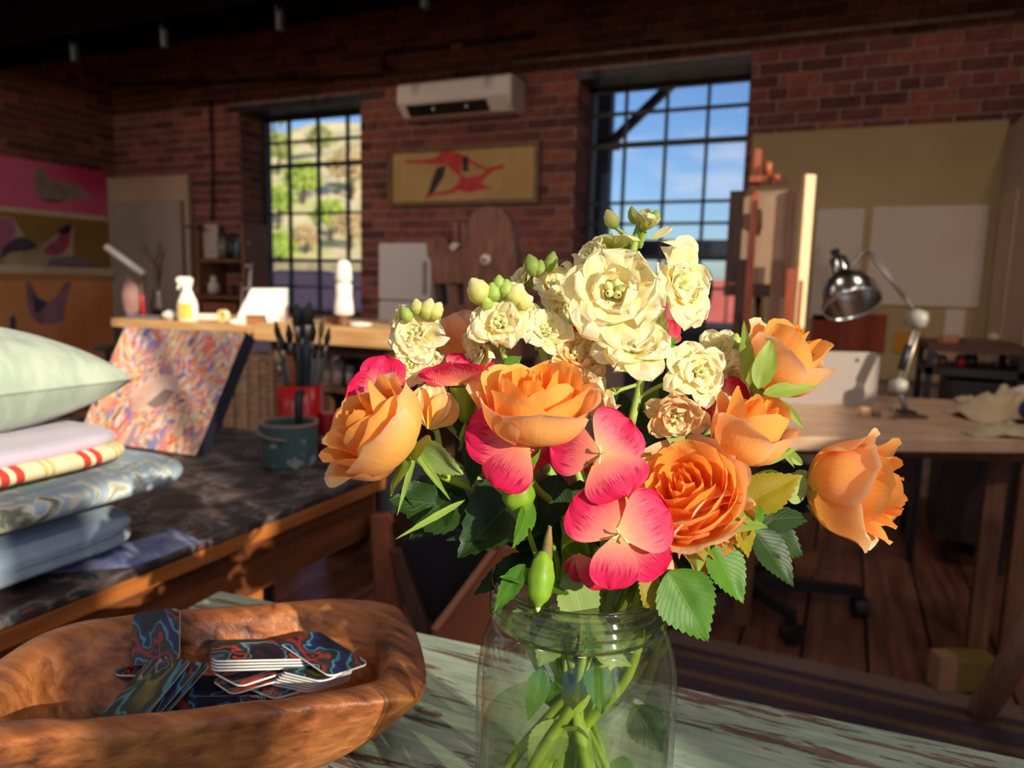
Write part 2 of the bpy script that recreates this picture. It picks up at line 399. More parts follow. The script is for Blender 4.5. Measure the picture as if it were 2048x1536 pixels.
tree_mats = [mat('foliage_spring', (196, 212, 96), .7, (156, 184, 70), 2, trans=.4), mat('foliage_olive', (176, 182, 110), .7, (140, 150, 84), 2, trans=.3), mat('foliage_tan', (200, 170, 128), .8, (176, 150, 108), 2)]
bark = mat('bark', (92, 72, 56), .9, (70, 54, 44), 10)
def tree(x, y, h, r, kind, lab, seed):
    rr = random.Random(seed); z = hz(x, y); t = thing('hillside_tree', lab, 'tree', (x, y, z), 'trees on the hillside')
    part('trunk', MB().tube([(x, y, z-.2), (x+.05*h, y, z+h*.4), (x, y, z+h*.8)], [.06*r+.04, .04*r+.03, .02], 6), bark, t, smooth=True)
    cm = MB()
    for i in range(700):
        th, ph = rr.uniform(0, 2*PI), math.acos(rr.uniform(-.8, 1)); q = r*rr.uniform(.35, 1)**.6*(1+.3*noise.noise(Vector((th*2, ph*2, seed))))
        c = Vector((x+q*math.sin(ph)*math.cos(th), y+q*math.sin(ph)*math.sin(th), z+h*.62+q*.85*math.cos(ph)))
        s = r*rr.uniform(.06, .13); a = Vector((rr.gauss(0, 1), rr.gauss(0, 1), rr.gauss(0, 1))).normalized(); b = a.orthogonal().normalized()
        cm.add([c+a*s, c+b*s*.7, c-a*s, c-b*s*.7], [(0, 1, 2, 3)])
    part('crown', cm, tree_mats[kind], t)
TL = [(556, 450, 52, 44, 0, 'bright spring green tree in the left panes of the left window'), (660, 468, 44, 44, 0, 'bright green bush in the lower middle of the left window'),
      (606, 398, 46, 46, 0, 'green tree in the upper middle of the left window'), (556, 340, 50, 40, 1, 'olive tree high on the slope in the left panes of the left window'), (702, 392, 62, 50, 2, 'tan leafless tree at the upper right of the left window'),
      (612, 500, 30, 34, 2, 'tan shrub at the foot of the hill behind the fence'), (700, 492, 44, 42, 2, 'tan bush low on the slope at the right of the left window'), (545, 280, 60, 40, 0, 'leafy tree against the sky at the left window corner'),
      (640, 300, 30, 34, 1, 'olive bush on the hill crest in the middle of the left window'), (560, 528, 40, 40, 0, 'green shrub just above the fence in the left window')]
for i, (px, py, hp, wp, k, lab) in enumerate(TL):
    x_, y_ = on_hill(px, py+12); kk = ((Vector((x_, y_, 0))-CAM).dot(CF))/F
    tree(x_, y_, hp*kk*1.7, wp*kk*.85, k, lab, i)
fence_m = mat('fence_purple', (96, 80, 104), .8, (78, 64, 86), 3, (12, 12, 1))
cap_m = mat('fence_cap', (206, 188, 150), .8, (180, 162, 128), 6)
FY = 9.0; fz = ony(620, 541, FY).z
fence = thing('board_fence', 'weathered mauve board fence with a cream top rail behind the left window', 'fence', (-7.6, FY, -1.6))
xx = -9.6
while xx < -5.2:
    part('fence_board', MB().box((xx, FY, -1.6), (xx+.135, FY+.03, fz+rnd.uniform(-.012, .012))), fence_m, fence); xx += .145
part('top_rail', MB().box((-9.6, FY-.03, fz), (-5.2, FY+.07, fz+.11)), cap_m, fence)
red_m = mat('cladding_pink', (226, 122, 112), .7, (206, 100, 96), 3)
c0 = ony(1330, 640, 11.0); c1 = ony(1500, 562, 11.0)
bld = thing('pink_shed', 'salmon pink boarded shed outside the right window', 'shed', ((c0.x+c1.x)/2, 11, c0.z))
n = 7
for i in range(n):
    a = c0.x-.6+(c1.x+.3-c0.x+.6)*i/n; b = c0.x-.6+(c1.x+.3-c0.x+.6)*(i+1)/n-.03
    part('wall_board', MB().box((a, 11, c0.z), (b, 11.08, c1.z)), red_m, bld)
part('shed_base', MB().box((c0.x-.8, 11.0, -1.6), (c1.x+.5, 13, c0.z)).box((c0.x-.6, 11.09, c0.z), (c1.x+.3, 13, c1.z)), mat('shed_dark', (58, 54, 66), .8), bld)
# porch: post, brace, fascia
PY = 5.6; slate = mat('porch_steel', (52, 50, 66), .6, (40, 40, 54), 8)
a, b = ony(1191, 300, PY), ony(1219, 300, PY)
porch = thing('steel_porch', 'dark steel porch post with diagonal brace outside the right window', 'porch', ((a.x+b.x)/2, PY, -1.6))
part('post', MB().box((a.x, PY, -1.6), (b.x, PY+.10, 2.9)), slate, porch)
p, q = ony(1222, 282, PY), ony(1340, 168, PY)
d = (q-p).normalized(); nrm = Vector((-d.z, 0, d.x))*.032
part('brace', MB().prism([p-nrm-d*.1, p+nrm-d*.1, q+nrm+d*.2, q-nrm+d*.2], (0, .06, 0)), slate, porch)
part('gusset_plate', MB().box(ony(1186, 298, PY), ony(1232, 278, PY)+Vector((0, .12, 0))), slate, porch)
f0, f1 = ony(1170, 516, 6.6), ony(1600, 479, 6.6)
part('fascia', MB().box((f0.x, 6.6, f0.z), (f1.x, 6.75, f1.z)), slate, porch)
part('eaves_beam', MB().box((f0.x-.5, PY, 2.62), (f1.x, PY+.1, 2.9)), slate, porch)
part('lower_rail', MB().box((a.x-.25, PY+.02, ony(1200, 452, PY).z), (b.x+.02, PY+.08, ony(1200, 415, PY).z)), slate, porch)

# ---- added fill lamps in tin pendant shades, unseen above the frame
tin = mat('fill_lamp_tin', (60, 58, 56), .5, metal=.3); bulb_m = mat('bulb', (255, 236, 210), .4, emit=((255, 226, 190), 6))
FILL_W, FILL_C = 19.0, (1, .92, .82)
for i, (lx, ly) in enumerate([(x_, y_) for y_ in (-.9, .9, 2.35) for x_ in (-4.6, -2.9, -1.2, .5)] + [(1.9, .9), (1.7, -.9)]):
    lz = 2.95
    lamp_ = thing('fill_pendant', 'added fill lamp in a tin pendant shade over the studio, %s row from the brick wall, %s from the left' % (('third', 'second', 'first')[min(i//4, 2)] if i < 12 else 'side', ('first', 'second', 'third', 'fourth')[i % 4]), 'lamp', (lx, ly, lz), 'added fill pendants')
    part('cord', MB().tube([(lx, ly, lz+.16), (lx, ly, ZC)], .004, 6), black_metal, lamp_)
    part('shade', MB().lathe([(.17, lz), (.165, lz+.03), (.12, lz+.10), (.05, lz+.15), (.03, lz+.18), (0, lz+.18)], (lx, ly, 0), 24, closed=True), tin, lamp_, smooth=True)
    part('bulb', MB().lathe([(0, lz+.02), (.028, lz+.035), (.034, lz+.06), (.02, lz+.10), (0, lz+.11)], (lx, ly, 0), 12, closed=True), bulb_m, lamp_, smooth=True)
    ld = bpy.data.lights.new('fill_pendant_light', 'SPOT'); ld.energy = FILL_W*(.12 if ly == .9 and lx < -1 else .7 if ly == 2.35 and lx < -1 else 1.2 if ly == .9 and lx > 0 else 1); ld.color = FILL_C; ld.spot_size = math.radians(158); ld.spot_blend = .7; ld.shadow_soft_size = .16
    lo_ = bpy.data.objects.new('fill_pendant_light', ld); col.objects.link(lo_); lo_.location = (0, 0, -.02); lo_.parent = lamp_

# ---- added fill spots, unseen at the rear ceiling, brightening the painting wall
for i, (lx, tx_) in enumerate(((-4.6, -4.6), (-4.0, -2.9), (-1.2, -1.3), (.9, .1))):
    P0 = Vector((lx, YR+.25, 2.95)); T0 = Vector((tx_, YB, 1.35)); dd = (T0-P0).normalized()
    o = thing('fill_spot', 'added black fill spot on the rear ceiling aimed at the brick wall, %s from the left' % ('first', 'second', 'third', 'fourth')[i], 'spotlight', P0, 'added fill spots behind the camera')
    part('stem', MB().tube([P0+Vector((0, 0, .05)), Vector((P0.x, P0.y, ZC))], .012, 8), black_metal, o)
    part('can', MB().lathe([(.055, 0), (.055, .16), (.03, .18), (0, .18)], P0+dd*.02, 18, dd.to_track_quat('-Z', 'Y').to_matrix(), closed=True), black_metal, o, smooth=True)
    ld = bpy.data.lights.new('fill_spot_light', 'SPOT'); ld.energy = 150; ld.color = (1, .80, .68); ld.spot_size = math.radians(46); ld.spot_blend = .6; ld.shadow_soft_size = .09
    lo_ = bpy.data.objects.new('fill_spot_light', ld); col.objects.link(lo_); lo_.parent = o; lo_.rotation_euler = dd.to_track_quat('-Z', 'Y').to_euler(); lo_.location = dd*-.0
# ================================================================= BACKGROUND THINGS
RH = Vector((CR.x, CR.y, 0)).normalized(); FH = Vector((CF.x, CF.y, 0)).normalized(); UP = Vector((0, 0, 1))
def depth_of(p): return (Vector(p)-CAM).dot(CF)
class Fr:
    """local frame at a base point: a = right, b = up, c = away from the camera, in photo pixels at that depth"""
    def __init__(s, B): s.B = Vector(B); s.k = depth_of(B)/F
    def __call__(s, a, b, c=0): return s.B + (RH*a + UP*b + FH*c)*s.k
    def box(s, mb, a0, b0, a1, b1, c0, c1):
        return mb.hexa([s(a0, b0, c0), s(a1, b0, c0), s(a1, b0, c1), s(a0, b0, c1), s(a0, b1, c0), s(a1, b1, c0), s(a1, b1, c1), s(a0, b1, c1)])
    def lathe2(s, mb, prof, seg=20): return mb.lathe([(r*s.k, z*s.k) for r, z in prof], s(0, 0, 0), seg, closed=True)
    def lathe(s, mb, prof, a=0, b=0, c=0, seg=20): return mb.lathe([(r*s.k, z*s.k) for r, z in prof], s(a, b, c), seg)
def rectY(mb, x0, y0, x1, y1, Y, th):
    a = ony(x0, y1, Y); b = ony(x1, y1, Y); c = ony(x1, y0, Y); d = ony(x0, y0, Y)
    return mb.box((a.x, Y, (a.z+b.z)/2), (b.x, Y+th, (c.z+d.z)/2))
def polyY(pix, Y, th=.002): return MB().prism([ony(x, y, Y) for x, y in pix], (0, th, 0))
def polyX(pix, X, th=.002): return MB().prism([onx(x, y, X) for x, y in pix], (-th, 0, 0))
cream = mat('cream_paint', (214, 190, 156), .75, (194, 168, 132), 4, bump=.05)
pale_board = mat('pale_board', (172, 146, 106), .85, (160, 132, 94), 1.5)
paper = mat('paper_white', (206, 186, 168), .8, (196, 174, 156), 2)
white_plastic = mat('white_plastic', (236, 228, 218), .35, (226, 218, 208), 3, spec=.5)
pine = mat('pine_top', (226, 178, 120), .5, (204, 148, 92), 5, (1, 8, 8), bump=.05)
dark_wood = mat('dark_wood', (82, 48, 32), .55, (58, 32, 22), 6, (8, 8, 1), bump=.1)
mid_wood = mat('mid_wood', (136, 88, 58), .55, (108, 66, 42), 7, (9, 9, 1), bump=.1)
redwood = mat('red_wood', (170, 84, 52), .45, (140, 64, 40), 7, (9, 9, 1), bump=.05)
chrome = mat('chrome', (200, 196, 192), .22, metal=1)
dull_metal = mat('dull_metal', (170, 158, 148), .4, (150, 138, 128), 10, metal=.7)
dark_cloth = mat('dark_cloth', (24, 22, 26), .95, (16, 14, 18), 30, sheen=.1)
# ---- air conditioner
AY = YB-.22
ac = thing('air_conditioner', 'white split air conditioner on the brick wall between the windows', 'air conditioner', ony(908, 235, AY))
p0, p1 = ony(793, 232, AY), ony(1018, 145, AY)
m_ac = mat('ac_white', (226, 212, 200), .45, (218, 204, 192), 2)
x0, x1, z0, z1 = p0.x, p1.x, p0.z-.005, p1.z+.0
prof = [(YB-.004, z1), (AY+.02, z1), (AY+.003, z1-.02), (AY, z0+.085), (AY+.012, z0+.07), (AY+.085, z0+.004), (AY+.12, z0), (YB-.004, z0)]
part('body', MB().prism([(x0, y, z) for y, z in prof], (x1-x0, 0, 0)), m_ac, ac, bevel=.006)
part('outlet_vent', MB().hexa([Vector((x0+.06, AY+.016, z0+.068)), Vector((x1-.16, AY+.016, z0+.068)), Vector((x1-.16, AY+.078, z0+.012)), Vector((x0+.06, AY+.078, z0+.012)),
    Vector((x0+.06, AY+.012, z0+.064)), Vector((x1-.16, AY+.012, z0+.064)), Vector((x1-.16, AY+.072, z0+.008)), Vector((x0+.06, AY+.072, z0+.008))]), black_metal, ac)
part('end_cap', MB().box((x1-.004, AY+.006, z0+.02), (x1+.014, YB-.004, z1-.004)), mat('ac_side', (206, 190, 176), .5), ac, bevel=.006)
for k in range(2): part('vent_fin', MB().box((x0+.25+k*.24, AY+.03, z0+.03), (x0+.262+k*.24, AY+.06, z0+.056)), m_ac, ac)
# ---- framed painting of a leaping dancer
DY = YB-.045
dz0, dz1 = ony(930, 410, DY).z, ony(930, 288, DY).z; dx0, dx1 = ony(774, 350, DY).x, ony(1077, 350, DY).x
pt = thing('dancer_painting', 'gold framed wide painting of a red dancer hung under the air conditioner', 'painting', ((dx0+dx1)/2, DY, dz0))
gold = mat('gold_frame', (112, 76, 34), .5, (88, 56, 26), 12, spec=.5)
fm = MB(); fw = .032
fm.box((dx0, DY, dz0), (dx1, YB-.008, dz0+fw)).box((dx0, DY, dz1-fw), (dx1, YB-.008, dz1)).box((dx0, DY, dz0+fw), (dx0+fw, YB-.008, dz1-fw)).box((dx1-fw, DY, dz0+fw), (dx1, YB-.008, dz1-fw))
part('frame', fm, gold, pt, bevel=.004)
part('canvas', MB().box((dx0+fw, DY+.018, dz0+fw), (dx1-fw, DY+.024, dz1-fw)), mat('canvas_gold', (186, 150, 92), .7, (172, 134, 78), 5), pt)
red_p, dk_p = mat('paint_red', (176, 36, 40), .6, (196, 58, 54), 14), mat('paint_black', (40, 18, 22), .6)
cr2 = lambda pts, d: [ony(600+x/2.926, y/2.926, DY+d) for x, y in pts]
part('painted_torso', MB().prism(cr2([(610, 940), (720, 936), (800, 922), (825, 890), (870, 878), (930, 895), (955, 910), (945, 1000), (940, 1030), (890, 1000), (855, 960), (800, 965), (720, 955), (612, 955)], .0178), (0, -.0015, 0)), red_p, pt)
part('painted_legs', MB().prism(cr2([(940, 1020), (985, 1040), (1060, 1020), (1120, 975), (1195, 962), (1195, 985), (1130, 1000), (1080, 1040), (1060, 1075), (1130, 1105), (1050, 1112), (980, 1130), (930, 1110), (880, 1135), (780, 1145), (735, 1165), (725, 1145), (800, 1125), (880, 1110), (930, 1070)], .0176), (0, -.0015, 0)), red_p, pt)
part('painted_arm', MB().prism(cr2([(985, 925), (1050, 965), (1100, 985), (1095, 998), (1040, 982), (985, 948)], .0174), (0, -.0015, 0)), red_p, pt)
part('painted_drape', MB().prism(cr2([(800, 985), (855, 965), (840, 1030), (780, 1130), (745, 1145), (770, 1060)], .016), (0, -.001, 0)), dk_p, pt)
part('painted_hair', MB().prism(cr2([(950, 910), (985, 915), (985, 1000), (955, 1010)], .016), (0, -.001, 0)), dk_p, pt)
# ---- the big pale board and sheets on the back wall, right
BYd = YB-.028
bz1 = ony(1750, 254, BYd).z; bxl, bxr = ony(1497, 400, BYd).x, XP-.002
solo('painting_board', MB().box((bxl, BYd, .62), (bxr, YB-.009, bz1)), pale_board, 'large tan painting board covering the lower back wall right of the window', 'board')
def sheet(lab, x0, y0, x1, y1, m, cat='paper', name='pinned_sheet', d=.012):
    b = MB(); rectY(b, x0, y0, x1, y1, BYd-d, d-.001); return solo(name, b, m, lab, cat)
sheet('narrower pale sheet pinned on the tan board behind the pale upright', 1618, 418, 1711, 640, paper)
sheet('wide pale sheet pinned on the tan board behind the desk lamp', 1729, 412, 1957, 612, paper)
rust = mat('rust_panel', (146, 62, 30), .75, (128, 50, 24), 3)
sheet('left half of the rust red panels under the pale sheets', 1619, 630, 1681, 702, rust, 'panel', 'rust_panel')
sheet('right rust red panel under the pale sheets', 1684, 628, 1768, 702, rust, 'panel', 'rust_panel')
sheet('small blank sheet low on the tan board above the black shelf', 1886, 618, 1925, 682, paper)
sheet('ochre triangular scrap behind the desk lamp arm', 1786, 664, 1846, 706, mat('ochre', (186, 120, 20), .7), 'paper', 'ochre_scrap')
for i, (y0, y1, z0, z1) in enumerate(((4.30, 3.92, .86, 1.55), (3.86, 3.45, .82, 1.72))):
    solo('hung_sheet', MB().box((XP-.010, y1, z0), (XP-.001, y0, z1)), mat('sheet_tan', (214, 180, 150), .8), ('pale tan sheet hung on the white partition nearest the corner', 'pale tan sheet hung on the white partition at the picture edge')[i], 'paper', 'sheets on the partition')
# ---- left wall: painting rack with three canvases
LX = XL+.05
rack = thing('painting_rack', 'cream timber rack holding the three paintings on the left wall', 'rack', (XL+.06, 4.36, 0))
py1 = onx(214, 400, LX).y
part('rail', MB().box((XL+.01, 2.6, 1.515), (LX-.005, py1, 1.555)), cream, rack)
part('rail', MB().box((XL+.01, 2.6, 1.065), (LX+.03, py1+.02, 1.125)), cream, rack)
part('post', MB().box((XL+.01, py1+.012, 0), (LX, py1+.09, 1.88)), cream, rack)
def canvasX(name, lab, z0, z1, y0, y1, m):
    t_ = thing(name, lab, 'painting', (LX, (y0+y1)/2, z0))
    part('canvas', MB().box((XL+.012, y0, z0), (LX, y1, z1)), m, t_); return t_
c1 = canvasX('bird_painting', 'pink painting of a grey bird, topmost on the left wall', 1.556, 1.915, 2.6, py1, mat('canvas_pink', (214, 96, 132), .7, (190, 44, 92), 1.1, lo=.45, hi=.62))
PX = LX+.003
part('painted_bird', polyX([(68, 352), (76, 332), (82, 334), (92, 352), (112, 366), (128, 362), (160, 372), (172, 386), (190, 397), (180, 400), (150, 394), (128, 404), (90, 402), (70, 388)], PX), mat('paint_grey', (150, 134, 118), .7, (128, 112, 100), 8), c1)
part('painted_shadow', polyX([(76, 396), (100, 398), (128, 402), (120, 405), (96, 404)], PX+.002), mat('paint_mauve', (106, 60, 74), .7), c1)
c2 = canvasX('dancer_canvas', 'ochre and pink painting of a figure below the pink bird painting', 1.127, 1.513, 2.6, py1, mat('canvas_ochre', (150, 112, 50), .7, (134, 98, 44), 2))
part('painted_veil', polyX([(0, 430), (27, 436), (36, 452), (56, 482), (82, 490), (140, 450), (148, 448), (146, 520), (92, 532), (0, 532)], PX), mat('paint_cream', (190, 170, 132), .7, (160, 138, 100), 5), c2)
part('painted_pink', polyX([(0, 434), (26, 438), (34, 462), (8, 500), (0, 512)], PX+.002), mat('paint_pink', (170, 98, 130), .7), c2)
part('painted_wing', polyX([(6, 496), (28, 476), (50, 474), (78, 492), (60, 500), (20, 504), (0, 520)], PX+.004), mat('paint_slate', (80, 68, 88), .7, (60, 50, 60), 8), c2)
part('painted_figure', polyX([(88, 500), (112, 478), (130, 462), (143, 470), (138, 492), (124, 510), (100, 512), (92, 508)], PX+.002), mat('paint_rose', (176, 84, 112), .7, (150, 60, 84), 10), c2)
part('painted_hair', polyX([(116, 464), (132, 450), (146, 450), (140, 466), (122, 470)], PX+.004), dk_p, c2)
part('painted_cloth', polyX([(92, 530), (102, 516), (140, 512), (188, 524), (180, 530)], PX+.004), mat('paint_bluegrey', (120, 108, 124), .7), c2)
c3 = canvasX('swan_canvas', 'orange painting with a mauve shape, lowest on the left wall', .30, 1.063, 2.6, onx(226, 640, LX).y, mat('canvas_orange', (232, 164, 104), .7, (206, 122, 66), 1.5))
part('painted_shape', polyX([(52, 562), (62, 566), (76, 596), (96, 604), (114, 592), (128, 568), (142, 562), (136, 584), (130, 612), (126, 642), (110, 648), (80, 648), (62, 632), (54, 606)], PX), mat('paint_lilac', (164, 118, 126), .7, (120, 92, 108), 8), c3)
part('painted_neck', polyX([(66, 588), (76, 596), (96, 604), (80, 622), (70, 628)], PX+.002), mat('paint_navy', (72, 66, 82), .7), c3)
part('painted_stroke', polyX([(20, 636), (28, 630), (32, 640), (30, 690), (22, 684)], PX), mat('paint_navy', (72, 66, 82), .7), c3)
part('painted_blob', polyX([(36, 684), (56, 674), (84, 682), (60, 692), (40, 690)], PX), mat('paint_navy', (72, 66, 82), .7), c3)
# ---- panels leaning in the left corner
b = MB(); rectY(b, 236, 352, 394, 900, YB-.06, .045); solo('wall_panel', b, mat('panel_beige', (176, 148, 124), .85, (164, 136, 112), 2), 'tall beige panel against the brick in the left corner', 'panel')
b = MB(); rectY(b, 244, 402, 378, 900, YB-.10, .03); solo('leaning_canvas', b, mat('panel_grey', (152, 136, 122), .85, (138, 122, 108), 2), 'greyish canvas leaning on the tall beige panel', 'canvas')
# ---- small shelf with bottles and a drawing, behind the bench on the left
SY = 4.12
sh = thing('wall_shelf', 'dark timber shelf of bottles between corner panels and left window', 'shelf', ony(430, 650, SY))
for k, yy in enumerate((518, 590)):
    a, b2 = ony(388, yy, SY), ony(482, yy-5, SY); part('shelf_board', MB().box((a.x, SY, a.z-.02), (b2.x, YB-.02, a.z)), mid_wood, sh)
for px in (392, 484): a = ony(px, 446, SY); part('upright', MB().box((a.x-.012, SY, .0), (a.x+.012, YB-.03, a.z)), mid_wood, sh)
a = ony(380, 452, SY); part('bracket', MB().box((a.x-.03, SY-.03, a.z-.015), (a.x+.12, SY+.02, a.z)), dark_wood, sh)
zt = ony(430, 516, SY).z+.003
a = ony(416, 516, SY+.05)
fp = thing('framed_drawing', 'small pale framed drawing on the timber shelf', 'drawing', (a.x, SY+.06, zt))
hgt = (ony(416, 450, SY+.06).z-zt)
part('frame', MB().box((a.x-.085, SY+.06, zt), (a.x+.085, SY+.08, zt+hgt)), mat('frame_pale', (190, 170, 150), .6), fp)
part('drawing', MB().box((a.x-.07, SY+.057, zt+.015), (a.x+.07, SY+.0605, zt+hgt-.015)), mat('draw_grey', (150, 132, 118), .8, (180, 162, 146), 6), fp)
for i, (px, h, r, c) in enumerate(((447, 46, 10, (110, 104, 84)), (464, 40, 9, (40, 34, 34)), (476, 44, 8, (84, 96, 104)))):
    B = ony(px, 516, SY+.07); B.z = zt; f = Fr(B)
    b = thing('shelf_bottle', ('grey green', 'black', 'blue grey')[i]+' bottle standing on the timber shelf', 'bottle', B, 'bottles on the timber shelf')
    part('glass', f.lathe(MB(), [(r, 0), (r, h*.6), (r*.45, h*.78), (r*.4, h*.9)], seg=12), mat('bottle_%d' % i, c, .25), b, smooth=True)
    part('cap', f.lathe(MB(), [(r*.5, h*.9), (r*.5, h)], seg=12), black_metal, b)
zt2 = ony(430, 588, SY).z+.003
for i, (px, r, h) in enumerate(((400, 8, 18), (428, 11, 34))):
    B = ony(px, 588, SY+.06); B.z = zt2; f = Fr(B)
    solo('shelf_jar', f.lathe(MB(), [(r, 0), (r, h*.5), (r*.5, h*.7), (r*.5, h)], seg=12), paper, ('small', 'taller')[i]+' pale jar on the lower board of the timber shelf', 'jar', smooth=True)
B = ony(440, 640, SY); f = Fr(B); b = MB(); f.box(b, -34, 0, 34, 34, 0, 30); solo('drawer_box', b, mat('box_rust', (140, 72, 40), .7, (120, 58, 32), 6), 'rust brown box under the timber shelf', 'box')
# white folding ladder
Y0 = 4.05
t = thing('step_ladder', 'narrow white step ladder leaning beside the left window', 'ladder', ony(490, 700, Y0))
for x0, x1 in ((480, 494), (496, 503)): part('rail', MB().tube([ony(x0, 700, Y0), ony(x1, 462, Y0+.2)], .014, 6), white_plastic, t)
for k in range(5): part('rung', MB().tube([ony(482+k*3, 670-k*46, Y0+.03*k), ony(498, 670-k*46, Y0+.03*k)], .009, 6), white_plastic, t)
# ---- fridge
FYp = 3.95
a, b2 = ony(757, 660, FYp), ony(862, 486, FYp)
fr = thing('fridge', 'white two-door fridge standing against the brick wall', 'fridge', ((a.x+b2.x)/2, FYp, 0))
zsp = ony(800, 602, FYp).z
m_fr = mat('fridge_white', (206, 194, 186), .4, (200, 188, 180), 2)
part('body', MB().box((a.x, FYp+.03, 0), (b2.x, YB-.03, b2.z)), m_fr, fr, bevel=.008)
d1 = part('door', MB().box((a.x, FYp, zsp+.006), (b2.x, FYp+.028, b2.z)), m_fr, fr, bevel=.006)
d2 = part('door', MB().box((a.x, FYp, .06), (b2.x, FYp+.028, zsp-.006)), m_fr, fr, bevel=.006)
part('handle', MB().box((b2.x-.05, FYp-.02, zsp+.05), (b2.x-.03, FYp, zsp+.25)), dull_metal, d1)
# ---- old wooden press between fridge and window
WY = 3.1
pw = ony(960, 640, WY); wood_old = mat('old_wood', (134, 88, 66), .6, (102, 62, 46), 5, (7, 7, 1.5), bump=.15)
press = thing('wooden_press', 'old brown wooden press with round-topped board and white knob', 'press', (pw.x, WY, .0))
pts = [(927, 640), (928, 470), (936, 438), (950, 420), (972, 412), (1000, 416), (1018, 436), (1028, 480), (1042, 640)]
part('tall_board', MB().prism([ony(x, y, WY) for x, y in pts], (0, .07, 0)), wood_old, press, bevel=.006)
part('side_block', MB().prism([ony(x, y, WY+.03) for x, y in [(858, 512), (906, 500), (930, 492), (932, 568), (866, 568)]], (0, .16, 0)), wood_old, press, bevel=.006)
part('upper_block', MB().prism([ony(x, y, WY+.12) for x, y in [(851, 482), (864, 474), (888, 473), (896, 486), (898, 514), (854, 516)]], (0, .1, 0)), wood_old, press, bevel=.006)
for x in (911, 927): part('slat', MB().prism([ony(x-5, 444, WY+.1), ony(x+4, 444, WY+.1), ony(x+6, 500, WY+.1), ony(x-3, 500, WY+.1)], (0, .03, 0)), wood_old, press)
f = Fr(ony(973, 520, WY-.004)); part('knob', MB().lathe([(.0, .022), (.012, .020), (.026, .012), (.026, 0)], ony(973, 520, WY), 18, Matrix.Rotation(PI/2, 3, 'X')), mat('knob_bone', (226, 208, 186), .4), press, smooth=True)
part('knob_hole', MB().lathe([(.0, .028), (.009, .026), (.009, 0)], ony(973, 520, WY), 12, Matrix.Rotation(PI/2, 3, 'X')), black_metal, press)
part('pale_wedge', MB().prism([ony(x, y, WY+.02) for x, y in [(898, 496), (905, 484), (918, 490), (906, 502)]], (0, .05, 0)), paper, press)
part('leg', MB().prism([ony(x, y, WY+.05) for x, y in [(898, 568), (914, 568), (920, 660), (908, 660)]], (0, .06, 0)), mid_wood, press)
part('leg', MB().prism([ony(x, y, WY+.05) for x, y in [(868, 568), (880, 568), (890, 660), (878, 660)]], (0, .06, 0)), dark_wood, press)
part('foot_box', MB().prism([ony(x, y, WY+.02) for x, y in [(880, 610), (1042, 610), (1042, 720), (880, 720)]], (0, .3, 0)), wood_old, press)
a = ony(880, 715, WY); part('leg', MB().box((a.x, WY+.05, 0), (a.x+.05, WY+.25, a.z+.02)), dark_wood, press)
a = ony(1030, 715, WY); part('leg', MB().box((a.x-.05, WY+.05, 0), (a.x, WY+.25, a.z+.02)), dark_wood, press)
# ---- workbench: nearer thick top and, left of it, a thinner one
ZB = .90
def L2(px, py, z): p = onz(px, py, z); return p
fr0, fr1 = onz(508, 657, ZB), onz(800, 655, ZB)
wb = thing('workbench', 'pine topped workbench across the studio below the left window', 'bench', ((fr0.x+fr1.x)/2, fr0.y, 0))
ya, yb = 2.06, 2.62
xa, xb = ony(506, 655, ya).x, ony(782, 655, ya).x
tz = ony(640, 654, ya).z; th = tz-ony(640, 689, ya).z
part('top', MB().box((xa, ya, tz-th), (xb, yb, tz)), pine, wb, bevel=.004)
for x in (xa+.04, xb-.10):
    for y in (ya+.05, yb-.11): part('leg', MB().box((x, y, 0), (x+.06, y+.06, tz-th)), dark_wood, wb)
part('apron', MB().box((xa+.05, ya+.06, tz-th-.045), (xb-.05, ya+.08, tz-th)), dark_wood, wb)
part('back_panel', MB().box((xa+.04, yb-.06, .1), (xb-.04, yb-.045, tz-th)), mat('bench_panel', (120, 86, 66), .8), wb)
ya2, yb2 = 2.16, 2.78
xa2, xb2 = ony(222, 655, ya2).x, xa-.004
tz2 = ony(380, 646, ya2).z
wb2 = thing('side_bench', 'long thinner pine bench holding the spray bottle and white stand', 'bench', ((xa2+xb2)/2, ya2, 0))
part('top', MB().box((xa2, ya2, tz2-.036), (xb2, yb2, tz2)), pine, wb2, bevel=.003)
for x in (xa2+.03, xb2-.08):
    for y in (ya2+.05, yb2-.1): part('leg', MB().box((x, y, 0), (x+.05, y+.05, tz2-.036)), dark_wood, wb2)
part('drawer', MB().box((xb2-.17, ya2+.02, tz2-.14), (xb2-.005, ya2+.4, tz2-.037)), mat('drawer_mauve', (122, 110, 124), .6), wb2)
Zt = tz2
def onb(px, z=None, y=None): p = ony(px, 640, y or ya2+.10); p.z = Zt if z is None else z; return p
